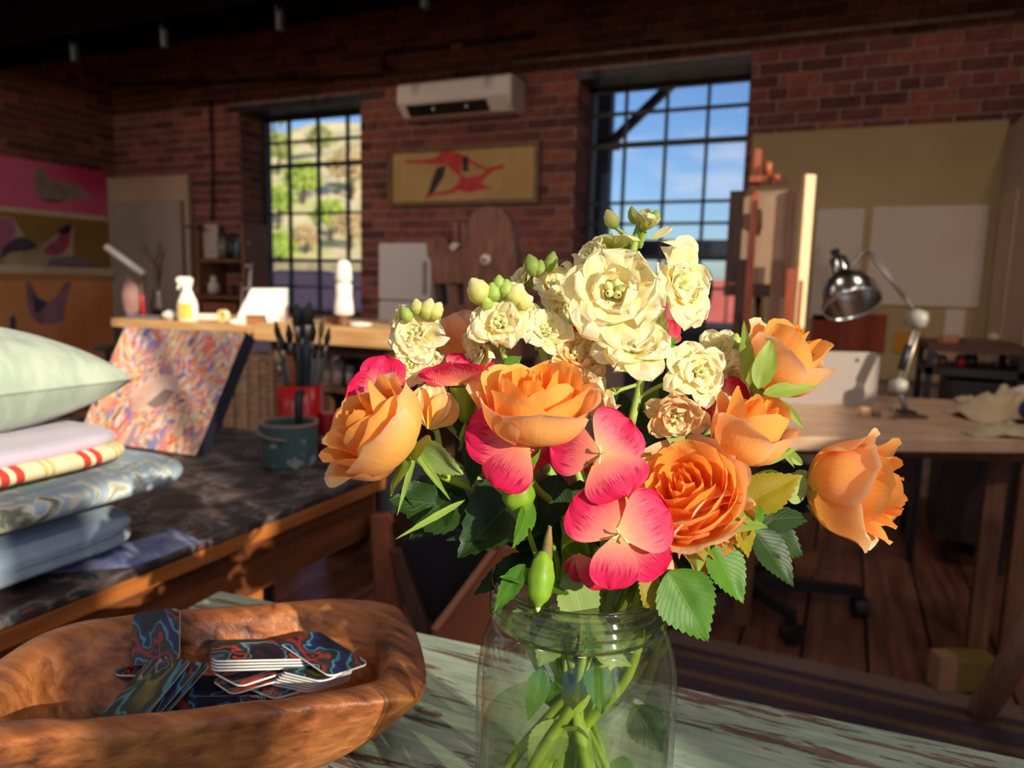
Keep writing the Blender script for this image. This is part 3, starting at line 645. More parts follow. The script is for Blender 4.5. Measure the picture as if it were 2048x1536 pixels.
# spray bottle
B = onb(376, y=ya2+.08); f = Fr(B)
sb = thing('spray_bottle', 'white trigger spray bottle with yellow label on the side bench', 'bottle', B)
m_sp = mat('spray_white', (246, 240, 224), .35, spec=.5)
def oval(mb, f, prof, ratio=.6, seg=20):
    vs = []; n = len(prof)
    for r, z in prof:
        for k in range(seg): a_ = 2*PI*k/seg; vs.append(f(r*math.cos(a_), z, ratio*r*math.sin(a_)))
    fs = [(i*seg+k, i*seg+(k+1) % seg, (i+1)*seg+(k+1) % seg, (i+1)*seg+k) for i in range(n-1) for k in range(seg)]
    return mb.add(vs, fs + [tuple(range(seg))[::-1], tuple(range((n-1)*seg, n*seg))])
part('body', oval(MB(), f, [(17, 0), (20, 2), (20.5, 30), (18, 42), (12, 55), (8.5, 63), (8, 66)]), m_sp, sb, smooth=True)
part('trigger_head', MB().prism([f(a_, b_, -4) for a_, b_ in [(-8, 66), (-9, 72), (-19, 77), (-20, 84), (-14, 88), (8, 88), (13, 82), (11, 74), (9, 66)]], FH*8*f.k), m_sp, sb, bevel=.003)
part('trigger', MB().prism([f(a_, b_, -2) for a_, b_ in [(-16, 76), (-19, 64), (-16, 62), (-10, 74)]], FH*4*f.k), m_sp, sb)
part('label', MB().grid(lambda u, v: f(20.9*math.cos(PI*(1.28+.44*u)), 6+30*v, .6*20.9*math.sin(PI*(1.28+.44*u))), 8, 1), mat('label_yellow', (240, 214, 90), .5, (226, 170, 70), 60), sb)
# white wedge stand
B = onb(520, y=ya2+.10); f = Fr(B)
ws = thing('white_stand', 'white sloping plastic stand with open base on the side bench', 'stand', B)
part('slope', MB().hexa([f(-44, 20, 0), f(40, 20, 0), f(42, 18, 4), f(-44, 18, 4), f(-30, 72, 40), f(42, 74, 40), f(44, 72, 44), f(-30, 70, 44)]), white_plastic, ws)
part('side', MB().prism([f(-46, 0, 0), f(-30, 0, 0), f(-30, 20, 0), f(-44, 20, 0)], FH*50*f.k), white_plastic, ws)
part('side', MB().prism([f(16, 0, 0), f(34, 0, 0), f(40, 22, 0), f(10, 22, 0)], FH*50*f.k), white_plastic, ws)
part('back_foot', MB().hexa([f(-30, 0, 44), f(42, 0, 44), f(42, 0, 48), f(-30, 0, 48), f(-30, 71, 44), f(42, 73, 44), f(42, 73, 48), f(-30, 71, 48)]), white_plastic, ws)
part('wood_block', MB().hexa([f(-30, 0, 6), f(16, 0, 6), f(16, 0, 30), f(-30, 0, 30), f(-30, 16, 6), f(12, 16, 6), f(12, 16, 30), f(-30, 16, 30)]), mat('block_brown', (150, 100, 64), .7), ws)
# yellow tape, crumpled papers, strips
B = onb(447, y=ya2+.12); f = Fr(B)
tp = thing('tape_roll', 'yellow tape roll standing between spray bottle and white stand', 'tape', B)
Mx = Matrix.Rotation(PI/2, 3, 'X')
part('roll', MB().lathe([(.012, -.012), (.026, -.012), (.026, .012), (.012, .012), (.012, -.012)], f(0, 13, 0), 20, Mx, True), mat('tape_cream', (236, 222, 180), .5), tp, smooth=False)
part('label_ring', MB().lathe([(.013, .0125), (.022, .0125)], f(0, 13, 0), 20, Mx, True), mat('tape_yellow', (240, 206, 60), .5), tp)
def crumple(name, lab, B, w, h, d, m, seed, cat='paper'):
    f = Fr(B); mb = MB()
    def fn(u, v):
        th, ph = 2*PI*u, PI*v
        q = 1+.35*noise.noise(Vector((math.cos(th)*2, math.sin(th)*2, ph*1.5+seed)))
        return f(w*q*math.sin(ph)*math.cos(th), max(0, h*.5+h*.5*q*math.cos(ph)), d*q*math.sin(ph)*math.sin(th))
    mb.grid(fn, 16, 10, closeu=True); return solo(name, mb, m, lab, cat, smooth=True)
crumple('crumpled_tissue', 'small crumpled white tissue in front of the white stand', onb(470, y=ya2+.04), 14, 12, 9, white_plastic, 3)
crumple('plastic_wrap', 'clear crumpled wrap at the left of the spray bottle', onb(342, y=ya2+.10), 18, 18, 10, mat('wrap', (220, 210, 206), .3), 9)
b = MB(); f = Fr(onb(420, y=ya2+.22)); f.box(b, -28, 0, 26, 12, 0, 14); solo('white_strip', b, white_plastic, 'low white box lying behind the spray bottle', 'box', bevel=.003)
b = MB(); f = Fr(onb(275, y=ya2+.05)); f.box(b, -24, 0, 44, 7, 0, 30); solo('metal_tray', b, mat('tray_grey', (120, 112, 120), .35, metal=.5), 'flat grey tray on the left end of the side bench', 'tray', bevel=.002)
# white stacked bottles (pump) on the near bench
B = ony(688, 650, ya+.12); B.z = tz; f = Fr(B)
pb = thing('white_mannequin', 'tall white two-piece mannequin torso standing on the pine bench', 'mannequin', B)
part('base', f.lathe(MB(), [(11, 0), (12, 4), (8, 10), (8, 26)], seg=16), mid_wood, pb, smooth=True)
part('lower_body', oval(MB(), f, [(13, 20), (20, 24), (19, 40), (16, 62), (17, 80), (14, 84)], .7), white_plastic, pb, smooth=True)
part('upper_body', oval(MB(), f, [(13, 84), (17, 92), (16, 108), (14, 122), (10, 128), (3, 130)], .7), white_plastic, pb, smooth=True)
crumple('fabric_scraps', 'white scraps beside the mannequin on the pine bench', Vector((ony(722, 650, ya+.1).x, ya+.1, tz)), 22, 10, 10, white_plastic, 5, 'scraps')
b = MB(); f = Fr(Vector((ony(662, 650, ya+.14).x, ya+.14, tz))); f.box(b, -14, 0, 12, 16, 0, 20); solo('small_brown_box', b, mid_wood, 'small brown box left of the mannequin', 'box', bevel=.002)
# under the bench: wicker basket, white bottles, dark pots
B = ony(478, 880, 1.75); B.z = 0; f = Fr(B); 
wk = thing('wicker_basket', 'tall brown wicker basket under the side bench', 'basket', B)
wick = mat('wicker', (78, 50, 32), .8, (48, 30, 20), 40, (1, 1, 4), bump=.4)
hb = (ony(478, 712, 1.75).z)/f.k
part('body', f.lathe(MB(), [(56, 0), (60, hb*.5), (66, hb)], seg=28), wick, wk)
part('rim', f.lathe2(MB(), [(64, hb-6), (69, hb-6), (69, hb+4), (60, hb+4), (64, hb-6)], seg=28), wick, wk)
for k in range(9): part('stake', MB().tube([f(62*math.cos(PI+PI*(k+.5)/9), 2, 62*math.sin(PI+PI*(k+.5)/9)), f(68.5*math.cos(PI+PI*(k+.5)/9), hb, 68.5*math.sin(PI+PI*(k+.5)/9))], .008, 6), wick, wk)
shl = thing('low_shelf', 'low dark shelf under the pine bench with white cups', 'shelf', (ony(690, 760, 2.25).x, 2.25, 0))
a, b2 = ony(640, 772, 2.2), ony(790, 772, 2.2)
part('shelf_board', MB().box((a.x, 2.2, a.z-.02), (b2.x, 2.5, a.z)), dark_wood, shl)
for x in (a.x, b2.x-.03): part('upright', MB().box((x, 2.22, 0), (x+.03, 2.48, a.z-.02)), dark_wood, shl)
for i, (px, h, r) in enumerate(((656, 58, 9), (678, 48, 11), (700, 40, 9))):
    B = ony(px, 770, 2.28); B.z = a.z; f = Fr(B)
    solo('white_cup', f.lathe(MB(), [(r*.8, 0), (r, h), (r*.9, h), (r*.7, 2)], seg=14), paper, ('tall white tub leftmost on the low shelf', 'middle white tub on the low shelf', 'short white tub rightmost on the low shelf')[i], 'tub', 'white tubs on the low shelf', smooth=True)
B = ony(728, 770, 2.28); B.z = a.z; f = Fr(B); solo('dark_pot', f.lathe(MB(), [(16, 0), (18, 30), (15, 30), (13, 3)], seg=16), black_metal, 'dark pot at the right end of the low shelf', 'pot', smooth=True)
# black stand at left (print easel)
SYb = 2.5
bs = thing('black_stand', 'black metal stand in front of the orange painting', 'stand', ony(216, 735, SYb))
part('box', MB().prism([ony(x, y, SYb) for x, y in [(227, 640), (285, 632), (285, 690), (230, 690)]], (0, .12, 0)), mat('stand_olive', (54, 46, 36), .6), bs)
part('tray', MB().prism([ony(x, y, SYb-.05) for x, y in [(185, 692), (262, 688), (262, 704), (186, 703)]], (0, .2, 0)), black_metal, bs)
a = ony(215, 703, SYb+.05); part('stem', MB().tube([(a.x, SYb+.05, 0), (a.x, SYb+.05, a.z)], .014, 8), black_metal, bs)
part('foot', MB().box((a.x-.15, SYb-.1, 0), (a.x+.15, SYb+.2, .03)), black_metal, bs)
# white tube lamp head, red bottle, twigs behind the side bench
tl = thing('tube_lamp', 'white tube lamp head slanting over the left end of the bench', 'lamp', (ony(300, 560, 3.05).x, 3.05, 0))
part('tube_head', MB().tube([ony(214, 494, 3.0), ony(288, 548, 3.0)], .020, 10), white_plastic, tl, smooth=True)
part('stem', MB().tube(smoothpath([ony(286, 547, 3.0), ony(292, 580, 3.05), ony(290, 640, 3.05)], 4) + [Vector((ony(290, 640, 3.05).x, 3.05, .02))], .006, 6), dull_metal, tl, smooth=True)
part('base', MB().lathe([(.09, 0), (.09, .02), (.02, .03)], (ony(290, 640, 3.05).x, 3.05, 0), 20), dull_metal, tl)
B = ony(286, 640, 2.36); B.z = tz2; f = Fr(B)
rb = thing('red_bottle', 'slim red bottle with thin nozzle at the back of the side bench', 'bottle', B)
part('body', f.lathe(MB(), [(4, 0), (4.5, 3), (4, 40), (2, 46)], seg=12), mat('red_gloss', (170, 22, 26), .3), rb, smooth=True)
part('nozzle', f.lathe(MB(), [(1.4, 46), (.8, 66)], seg=8), dull_metal, rb)
b = MB()
crumple('pink_bag', 'dusky pink paper bag on the left end of the bench', Vector((ony(263, 622, 2.3).x, 2.3, tz2)), 17, 74, 12, mat('bag_pink', (150, 110, 104), .8), 12, 'bag')
B = ony(318, 640, 2.44); B.z = tz2; f = Fr(B)
tw = thing('twig_vase', 'dark vase of bare twigs in front of the grey panel', 'vase', B)
part('vase', f.lathe(MB(), [(12, 0), (16, 20), (10, 42), (12, 52)], seg=16), mat('vase_dark', (52, 40, 34), .4), tw, smooth=True)
for k in range(7): part('twig', MB().tube(smoothpath([f(rnd.uniform(-4, 4), 45, 0), f(rnd.uniform(-12, 12), 90, rnd.uniform(-6, 6)), f(rnd.uniform(-30, 30), rnd.uniform(120, 150), rnd.uniform(-10, 10))], 4), .0022, 5), dark_wood, tw)
# ---- easel with a canvas, pale upright, right of the window
EY = 3.12
ez = lambda x, y, d=0: ony(x, y, EY+d)
es = thing('studio_easel', 'dark red timber studio easel with copper lit mast top', 'easel', (ez(1515, 700).x, EY, 0))
a0, a1 = ez(1508, 298), ez(1522, 298)
part('mast', MB().box((a0.x, EY, .12), (a1.x, EY+.045, a0.z)), redwood, es, bevel=.003)
part('clamp', MB().prism([ez(x, y, -.03) for x, y in [(1500, 352), (1545, 350), (1545, 362), (1500, 364)]], (0, .1, 0)), redwood, es)
part('knob', MB().lathe([(.0, .0), (.016, .004), (.018, .05), (.0, .055)], ez(1534, 352, -.02), 12), redwood, es, smooth=True)
part('knob', MB().tube([ez(1540, 356, -.03), ez(1557, 355, -.05)], .012, 8), redwood, es, smooth=True)
z_led = ez(1500, 568).z
part('ledge', MB().box((ez(1444, 570).x, EY+.048, z_led-.05), (ez(1600, 570).x, EY+.15, z_led)), dark_wood, es, bevel=.003)
for px in (1478, 1548): a = ez(px, 600); part('side_post', MB().box((a.x-.02, EY+.01, .08), (a.x+.02, EY+.05, z_led+.1)), dark_wood, es)
for px in (1468, 1570): a = ez(px, 700); part('foot', MB().box((a.x-.025, EY-.3, 0), (a.x+.025, EY+.35, .08)), dark_wood, es)
part('cross_bar', MB().box((ez(1468, 660).x, EY+.0, ez(1500, 662).z-.06), (ez(1570, 660).x, EY+.06, ez(1500, 662).z)), dark_wood, es)
part('rear_prop', MB().tube([ez(1515, 420, .05), Vector((ez(1515, 700).x, EY+.75, .03))], .018, 6), dark_wood, es)
cz = z_led+.002; a = ez(1456, 380); b2 = ez(1592, 380)
cv = thing('easel_canvas', 'pale stretched canvas seen on the studio easel', 'canvas', ((a.x+b2.x)/2, EY+.07, cz))
part('linen', MB().box((a.x, EY+.084, cz), (b2.x, EY+.090, ez(1520, 376).z)), mat('linen_back', (168, 138, 112), .85, (150, 120, 96), 3), cv)
for x0, x1 in ((a.x, a.x+.055), (b2.x-.03, b2.x)): part('stretcher_bar', MB().box((x0, EY+.060, cz), (x1, EY+.0835, ez(1520, 376).z)), dark_wood, cv)
part('edge_strip', MB().box((a.x+.055, EY+.062, cz+.40), (b2.x-.03, EY+.0835, cz+.43)), dark_wood, cv)
# pale upright board and orange slats standing right of the easel
a, b2 = ez(1594, 500, -.12), ez(1619, 500, -.12); zt_ = ez(1606, 348, -.12).z
up = thing('pale_upright', 'tall pale timber upright standing right of the easel', 'post', ((a.x+b2.x)/2, EY-.1, 0))
Mp = Matrix.Translation(((a.x+b2.x)/2, EY-.095, 0)) @ Matrix.Rotation(math.radians(38), 4, 'Z'); hw = (b2.x-a.x)*.5
part('post', MB().box((-hw, -.012, .03), (hw, .012, zt_), Mp), mat('pale_timber', (238, 206, 160), .6, (222, 184, 136), 8, (9, 9, 1), bump=.05), up, bevel=.003)
part('foot', MB().box((a.x-.12, EY-.2, 0), (b2.x+.12, EY+.02, .03)), mid_wood, up)
for i, (x0, x1, y0) in enumerate(((1561, 1581, 538), (1585, 1596, 560))):
    p, q = ez(x0, 700, -.1), ez(x1, 700, -.1)
    solo('orange_batten', MB().box((p.x, EY-.115, 0), (q.x, EY-.085, ez(x0, y0, -.1).z)), redwood, ('wider orange brown batten standing between easel and pale upright', 'thin orange brown batten touching the pale upright')[i], 'batten', 'orange battens by the easel', bevel=.004)
# ---- desk on the right
ZD = .74
dA, dB, dC, dD = onz(1480, 886, ZD), onz(2080, 884, ZD), onz(2110, 812, ZD), onz(1500, 776, ZD)
dA, dB = onz(1440, 872, ZD), onz(2110, 880, ZD)
desk = thing('work_desk', 'long pale wood desk on the right holding the swing-arm lamp', 'desk', ((dA.x+dC.x)/2, (dA.y+dC.y)/2, 0))
top_m = mat('desk_top', (194, 156, 126), .5, (170, 132, 104), 4, (2, 2, 2), bump=.04)
part('top', MB().prism([dA, dB, dC, dD], (0, 0, -.034)), top_m, desk, bevel=.003)
def dk(u, v, z=ZD): p = (dA*(1-u)+dB*u)*(1-v)+(dD*(1-u)+dC*u)*v; p.z = z; return p
leg_m = mat('desk_leg', (128, 84, 54), .6, (104, 64, 40), 7, (9, 9, 1))
for px, py in ((1993, 1180), (2046, 1150)):
    p = onz(px, py, 0); p = Vector((min(p.x, .62), p.y, 0))
for u, v in ((.05, .70), (.84, .45), (.945, .62), (.05, .95)):
    p = dk(u, v, 0); part('leg', MB().box((p.x-.025, p.y-.025, 0), (p.x+.025, p.y+.025, ZD-.034)), leg_m, desk, bevel=.002)
part('apron', MB().prism([dk(.05, .30)-UP*.0345, dk(.92, .30)-UP*.0345, dk(.92, .34)-UP*.0345, dk(.05, .34)-UP*.0345], (0, 0, -.06)), leg_m, desk)
# things on the desk
B = onz(1706, 812, ZD); f = Fr(B)
tb = thing('white_tablet', 'pale grey rounded tablet standing upright on the desk', 'tablet', B)
def rrect(f, a0, b0, a1, b1, r, c, n=5):
    pts = []
    for cx, cy, s in ((a1-r, b1-r, 0), (a0+r, b1-r, 1), (a0+r, b0+r, 2), (a1-r, b0+r, 3)):
        for k in range(n+1): t = PI/2*(s+k/n); pts.append(f(cx+r*math.cos(t), cy+r*math.sin(t), c))
    return pts
part('shell', MB().prism(rrect(f, -150, 0, 46, 108, 16, 0), FH*6*f.k+UP*0), mat('tablet_grey', (150, 134, 124), .5), tb, bevel=.002)
part('camera_dot', MB().prism([f(0+4*math.cos(2*PI*k/12), 92+4*math.sin(2*PI*k/12), -.6) for k in range(12)], FH*1*f.k), black_metal, tb)
part('kick_stand', MB().hexa([f(-100, 0, 6), f(20, 0, 6), f(20, 0, 40), f(-100, 0, 40), f(-100, 4, 6), f(20, 4, 6), f(20, 3, 40), f(-100, 3, 40)]), mat('tablet_grey', (150, 134, 124), .5), tb)
for i, (px, py, r, h, c, lab) in enumerate(((1727, 833, 11, 18, (222, 170, 118), 'small tan cork disc lying on the desk by the glass'), (1752, 833, 9, 12, (120, 100, 78), 'small brown disc between cork disc and glass on the desk'))):
    B = onz(px, py, ZD); f = Fr(B); solo(('cork_disc', 'brown_disc')[i], f.lathe(MB(), [(r, 0), (r, h), (r*.8, h+1)], seg=16), mat('lid_%d' % i, c, .6, bump=.1, bscale=200), lab, 'disc', smooth=True)
B = onz(1787, 838, ZD); f = Fr(B)
solo('shot_glass', f.lathe(MB(), [(8, 0), (9, 24), (7.5, 24), (6.5, 3)], seg=16), glass_pane, 'small clear glass on the desk below the lamp', 'glass', smooth=True)
B = onz(1846, 838, ZD); f = Fr(B); b = MB(); f.box(b, -46, 0, 10, 5, 0, 24); solo('dark_tray', b, mat('tray_brown', (72, 56, 48), .5), 'thin dark tray behind the small glass on the desk', 'tray')
# swing-arm lamp
lp = onz(1812, 826, ZD); f = Fr(lp)
lamp = thing('desk_lamp', 'chrome swing-arm desk lamp with a domed shade on the desk', 'lamp', lp)
D0 = depth_of(lp)
P = lambda x, y, d=0: dep(x, y, D0+d)
part('base', f.lathe(MB(), [(20, 0), (20, 4), (5, 8)], a=0, seg=18), black_metal, lamp)
for dx in (-5, 5):
    part('lower_arm', MB().tube([P(1797+dx, 775), P(1838+dx, 640)], .006, 6), dull_metal, lamp, smooth=True)
    part('upper_arm', MB().tube([P(1836+dx*.6, 632+dx), P(1742+dx, 506)], .005, 6), dull_metal, lamp, smooth=True)
part('base_post', MB().tube([P(1812, 826), P(1797, 772)], .008, 8), dull_metal, lamp, smooth=True)
part('spring', MB().tube([P(1802, 740), P(1818, 690)], .011, 8), black_metal, lamp, smooth=True)
part('elbow', MB().lathe([(0, .03), (.03, .02), (.034, 0), (.03, -.02), (0, -.03)], P(1834, 638), 14), mat('elbow_white', (150, 142, 130), .45), lamp, smooth=True)
part('lower_joint', MB().lathe([(0, .024), (.024, .016), (.026, 0), (.024, -.016), (0, -.024)], P(1796, 772), 12), mat('elbow_white', (150, 142, 130), .45), lamp, smooth=True)
part('head_arm', MB().tube([P(1742, 506), P(1722, 508), P(1700, 540, -.02)], .006, 6), dull_metal, lamp, smooth=True)
ax = (P(1676, 504, .03)-P(1712, 615, -.06)).normalized()
Ml = ax.to_track_quat('Z', 'Y').to_matrix(); k_ = D0/F
sh_ = part('shade', MB().lathe([(54*k_, 0), (55*k_, 8*k_), (52*k_, 34*k_), (40*k_, 58*k_), (22*k_, 72*k_), (20*k_, 76*k_)], P(1705, 612, -.03), 28, Ml, True), chrome, lamp, smooth=True, solid=.002)
part('neck', MB().lathe([(20*k_, 76*k_), (18*k_, 112*k_), (12*k_, 118*k_), (0, 119*k_)], P(1705, 612, -.03), 20, Ml, True), chrome, lamp, smooth=True)
part('switch_knob', MB().lathe([(5*k_, 117*k_), (5*k_, 130*k_), (9*k_, 130*k_), (9*k_, 136*k_)], P(1705, 612, -.03), 12, Ml), black_metal, lamp)
# rags with a blue ball, right end of the desk
def cloth(name, lab, cx, cy, w, d, h, m, seed, z=ZD):
    B = onz(cx, cy, z); f = Fr(B); mb = MB()
    def fn(u, v):
        a, c = (u-.5)*2, (v-.5)*2; r = max(0, 1-(a*a+c*c)*.8)
        return f(a*w*(1+.2*noise.noise(Vector((c*2, seed, 0)))), h*r*(.55+.9*abs(noise.noise(Vector((a*2.2, c*2.2, seed)))))+1.5, c*d*(1+.2*noise.noise(Vector((a*2, seed, 3)))))
    mb.grid(fn, 26, 18); return solo(name, mb, m, lab, 'cloth', smooth=True, solid=.004)
rag_m = mat('rag_cream', (196, 170, 132), .9, (160, 134, 100), 8, sheen=.2)
cloth('cream_rag', 'heaped cream rag at the right end of the desk', 2000, 838, 80, 60, 70, rag_m, 4)
cloth('olive_rag', 'flat olive and cream cloth along the desk edge below the blue ball', 2005, 872, 70, 26, 30, mat('rag_olive', (140, 124, 88), .9, (176, 160, 122), 10, sheen=.2), 8)
cloth('small_rag', 'small thin cream scrap left of the heaped rag', 1935, 805, 24, 16, 16, rag_m, 14)
B = onz(2004, 832, ZD); f = Fr(B)
bb = MB().lathe([(0, 0)]+[(30*f.k*math.sin(PI*k/12), 30*f.k*(1-math.cos(PI*k/12))*.85) for k in range(1, 12)]+[(0, 60*f.k*.85)], B-FH*.13, 24)
solo('blue_ball', bb, mat('blue_vinyl', (24, 44, 110), .4, (20, 34, 90), 6), 'dark blue ball resting in the rags on the desk', 'ball', smooth=True)
crumple('pink_tissue', 'pinkish crumpled paper behind the blue ball', onz(2050, 812, ZD), 40, 40, 20, mat('tissue_pink', (214, 182, 170), .8), 21)
# ---- black shelf and cabinet by the partition
KY = 3.3
ks = thing('black_shelf', 'black metal shelf with a brown top board right of the lamp', 'shelf', (ony(1950, 740, KY).x, KY, 0))
kx0, kx1 = ony(1852, 720, KY).x, XP-.02
kz1 = ony(1940, 690, KY).z; kz2 = ony(1940, 738, KY).z
part('shelf_board', MB().box((kx0, KY-.02, kz1-.03), (kx1, KY+.4, kz1)), mat('shelf_brown', (96, 56, 40), .6, (76, 42, 30), 6), ks)
part('shelf_board', MB().box((kx0, KY-.02, kz2-.03), (kx1, KY+.4, kz2)), black_metal, ks)
for x in (kx0, kx1-.025):
    for y in (KY-.02, KY+.375): part('upright', MB().box((x, y, 0), (x+.025, y+.025, kz1-.03)), black_metal, ks)
part('cabinet', MB().box((kx0+.09, KY, .1), (kx1-.03, KY+.35, kz2-.05)), mat('cabinet_dark', (46, 32, 30), .5, (36, 24, 22), 5), ks, bevel=.004)
part('drawer_line', MB().box((kx0+.1, KY-.008, kz2-.14), (kx1-.04, KY-.001, kz2-.08)), black_metal, ks)
for i, (px, w_, h, c, nm, lab) in enumerate(((1866, 7, 26, (190, 160, 140), 'paint_tube', 'pale tube standing leftmost inside the black shelf'), (1882, 9, 22, (100, 70, 56), 'brown_jar', 'brown jar second from left inside the black shelf'), (1921, 11, 26, (150, 30, 30), 'red_jar', 'red jar inside the black shelf'), (1940, 12, 30, (30, 26, 28), 'black_jar', 'black jar right of the red jar inside the shelf'), (1992, 8, 16, (50, 30, 26), 'dark_tin', 'small dark tin rightmost inside the black shelf'))):
    B = ony(px, 735, KY+.08); B.z = kz2; f = Fr(B); o = thing(nm, lab, 'jar' if 'jar' in nm else nm.split('_')[1], B)
    part('body', f.lathe(MB(), [(w_, 0), (w_, h*.75), (w_*.7, h*.8)], seg=12), mat('sj_%d' % i, c, .5), o, smooth=True); part('lid', f.lathe(MB(), [(w_*.75, h*.8), (w_*.75, h)], seg=12), dull_metal, o)
B = ony(1900, 684, KY+.1); B.z = kz1; f = Fr(B); b = MB(); f.box(b, -14, 0, 20, 14, 0, 20); solo('orange_carton', b, mat('carton', (190, 120, 84), .7), 'small orange carton on top of the black shelf', 'carton')
B = ony(1960, 684, KY+.1); B.z = kz1; f = Fr(B); b = MB(); f.box(b, -30, 0, 36, 10, 0, 40); solo('dark_book', b, mat('book_brown', (104, 72, 60), .7), 'flat brown book on top of the black shelf', 'book')
crumple('green_ball', 'pale green crumpled ball at the right of the shelf top', Vector((ony(1992, 676, KY+.1).x, KY+.15, kz1+.001)), 11, 22, 11, mat('pale_green', (168, 162, 120), .7), 31, 'ball')
# ---- office chair: star base near, hooped back
oc = onz(1478, 1168, .09); oc.z = 0
ch = thing('office_chair', 'black office chair with hooped tube back under the desk', 'chair', oc)
for k in range(5):
    tgt = [(1728, 1200), (1585, 1250), (1330, 1220), (1380, 1140), (1570, 1120)][k]
    q = onz(tgt[0], tgt[1], .06); d = Vector((q.x-oc.x, q.y-oc.y, 0)); d = d.normalized()*min(d.length, .40); e = oc+d
    arm = part('base_arm', MB().hexa([oc+Vector((0, 0, .09))+d.normalized().cross(UP)*.02, oc+Vector((0, 0, .09))-d.normalized().cross(UP)*.02, e+Vector((0, 0, .075))-d.normalized().cross(UP)*.015, e+Vector((0, 0, .075))+d.normalized().cross(UP)*.015,
        oc+Vector((0, 0, .135))+d.normalized().cross(UP)*.02, oc+Vector((0, 0, .135))-d.normalized().cross(UP)*.02, e+Vector((0, 0, .105))-d.normalized().cross(UP)*.015, e+Vector((0, 0, .105))+d.normalized().cross(UP)*.015]), black_metal, ch)
    side = d.normalized()
    part('caster', MB().tube([e+side*-.022+Vector((0, 0, .035)), e+side*.022+Vector((0, 0, .035))], .035, 14).tube([e+Vector((0, 0, .05)), e+Vector((0, 0, .08))], .012, 8), black_metal, arm)
part('column', MB().tube([oc+Vector((0, 0, .1)), oc+Vector((0, 0, .42))], .028, 14), black_metal, ch, smooth=True)
part('seat', MB().hexa([oc+Vector((-.22, -.22, .42)), oc+Vector((.22, -.22, .42)), oc+Vector((.22, .22, .42)), oc+Vector((-.22, .22, .42)), oc+Vector((-.22, -.22, .49)), oc+Vector((.22, -.22, .49)), oc+Vector((.22, .22, .49)), oc+Vector((-.22, .22, .49))]), dark_cloth, ch, bevel=.03)
hy = oc.y+.2
part('back_tube', MB().tube(smoothpath([ony(1330, 530, hy), ony(1385, 531, hy), ony(1410, 542, hy), ony(1419, 566, hy), ony(1416, 600, hy), ony(1405, 640, hy), ony(1400, 700, hy)], 5), .012, 8), black_metal, ch, smooth=True)
q = ony(1402, 690, hy)
part('back_plate', MB().hexa([Vector((q.x-.28, hy-.02, .5)), Vector((q.x+.02, hy-.02, .5)), Vector((q.x+.02, hy+.02, .5)), Vector((q.x-.28, hy+.02, .5)), Vector((q.x-.28, hy-.02, q.z+.05)), Vector((q.x+.02, hy-.02, q.z+.05)), Vector((q.x+.02, hy+.02, q.z+.05)), Vector((q.x-.28, hy+.02, q.z+.05))]), dark_cloth, ch, bevel=.015)
# ---- under the desk
q0, q1 = dep(1742, 1000, 2.15), dep(1836, 900, 2.15)
part('hung_drawer', MB().hexa([q0.copy()-CF*0, Vector((q1.x, q1.y, q0.z)), Vector((q1.x, q1.y, q0.z))+FH*.3, q0+FH*.3, Vector((q0.x, q0.y, ZD-.0345)), Vector((q1.x, q1.y, ZD-.0345)), Vector((q1.x, q1.y, ZD-.0345))+FH*.3, Vector((q0.x, q0.y, ZD-.0345))+FH*.3]), mat('unit_grey', (92, 72, 58), .6, (80, 62, 50), 4), desk, bevel=.003)
crumple('dark_bag', 'slumped black bag on the floor behind the desk legs', onz(1915, 1062, 0), 56, 150, 45, dark_cloth, 41, 'bag')
# ---- striped rug, paper bag, leaning pole
rug_m = bpy.data.materials.new('rug_stripes'); rug_m.use_nodes = True
t = rug_m.node_tree; l = t.links.new; b_ = t.nodes['Principled BSDF']; b_.inputs['Roughness'].default_value = .95; b_.inputs['Specular IOR Level'].default_value = .1
g_ = N(t, 'ShaderNodeNewGeometry'); sx = N(t, 'ShaderNodeSeparateXYZ'); l(g_.outputs['Position'], sx.inputs[0])
m1 = N(t, 'ShaderNodeMath', operation='MULTIPLY'); m1.inputs[1].default_value = 1/.105; l(sx.outputs['Y'], m1.inputs[0])
m2 = N(t, 'ShaderNodeMath', operation='FRACT'); l(m1.outputs[0], m2.inputs[0])
r_ = N(t, 'ShaderNodeValToRGB'); r_.color_ramp.interpolation = 'EASE'
e = r_.color_ramp.elements; e[0].position = 0; e[0].color = s2l((74, 58, 66))+(1,); e[1].position = .55; e[1].color = s2l((80, 62, 70))+(1,)
for ps, c in ((.62, (114, 88, 64)), (.8, (110, 85, 62)), (.9, (78, 60, 68))): q = e.new(ps); q.color = s2l(c)+(1,)
l(m2.outputs[0], r_.inputs[0]); l(r_.outputs[0], b_.inputs['Base Color'])
rug = thing('striped_rug', 'dark mauve rug with tan stripes on the floor behind the table', 'rug', (-.3, 1.7, 0))
part('weave', MB().box((-1.0, 1.15, .0015), (.52, 2.12, .010)), rug_m, rug)
part('pale_border', MB().box((-1.0, 2.12, .0015), (.50, 2.20, .010)), mat('rug_border', (120, 92, 84), .95), rug)
B = onz(1935, 1384, .011); f = Fr(B)
bg_ = thing('paper_bag', 'small tan and olive carton lying on the floor by the rug', 'carton', B)
b = MB(); f.box(b, -60, 0, -26, 70, 0, 40); part('front_flap', b, mat('bag_tan', (160, 118, 84), .8), bg_)
b = MB(); f.box(b, -26, 0, 62, 62, 0, 60); part('box', b, mat('bag_olive', (126, 100, 44), .8), bg_)
p0 = onz(1962, 1440, .012); p1 = dep(2090, 1236, depth_of(p0)-.28)
solo('wooden_pole', MB().tube([p0+UP*.03, p0+(p1-p0)*2.4], .032, 16), mat('pole_wood', (222, 184, 156), .6, (196, 156, 130), 6, (9, 9, 1)), 'thick round wooden pole leaning in from the right edge', 'pole', smooth=True)
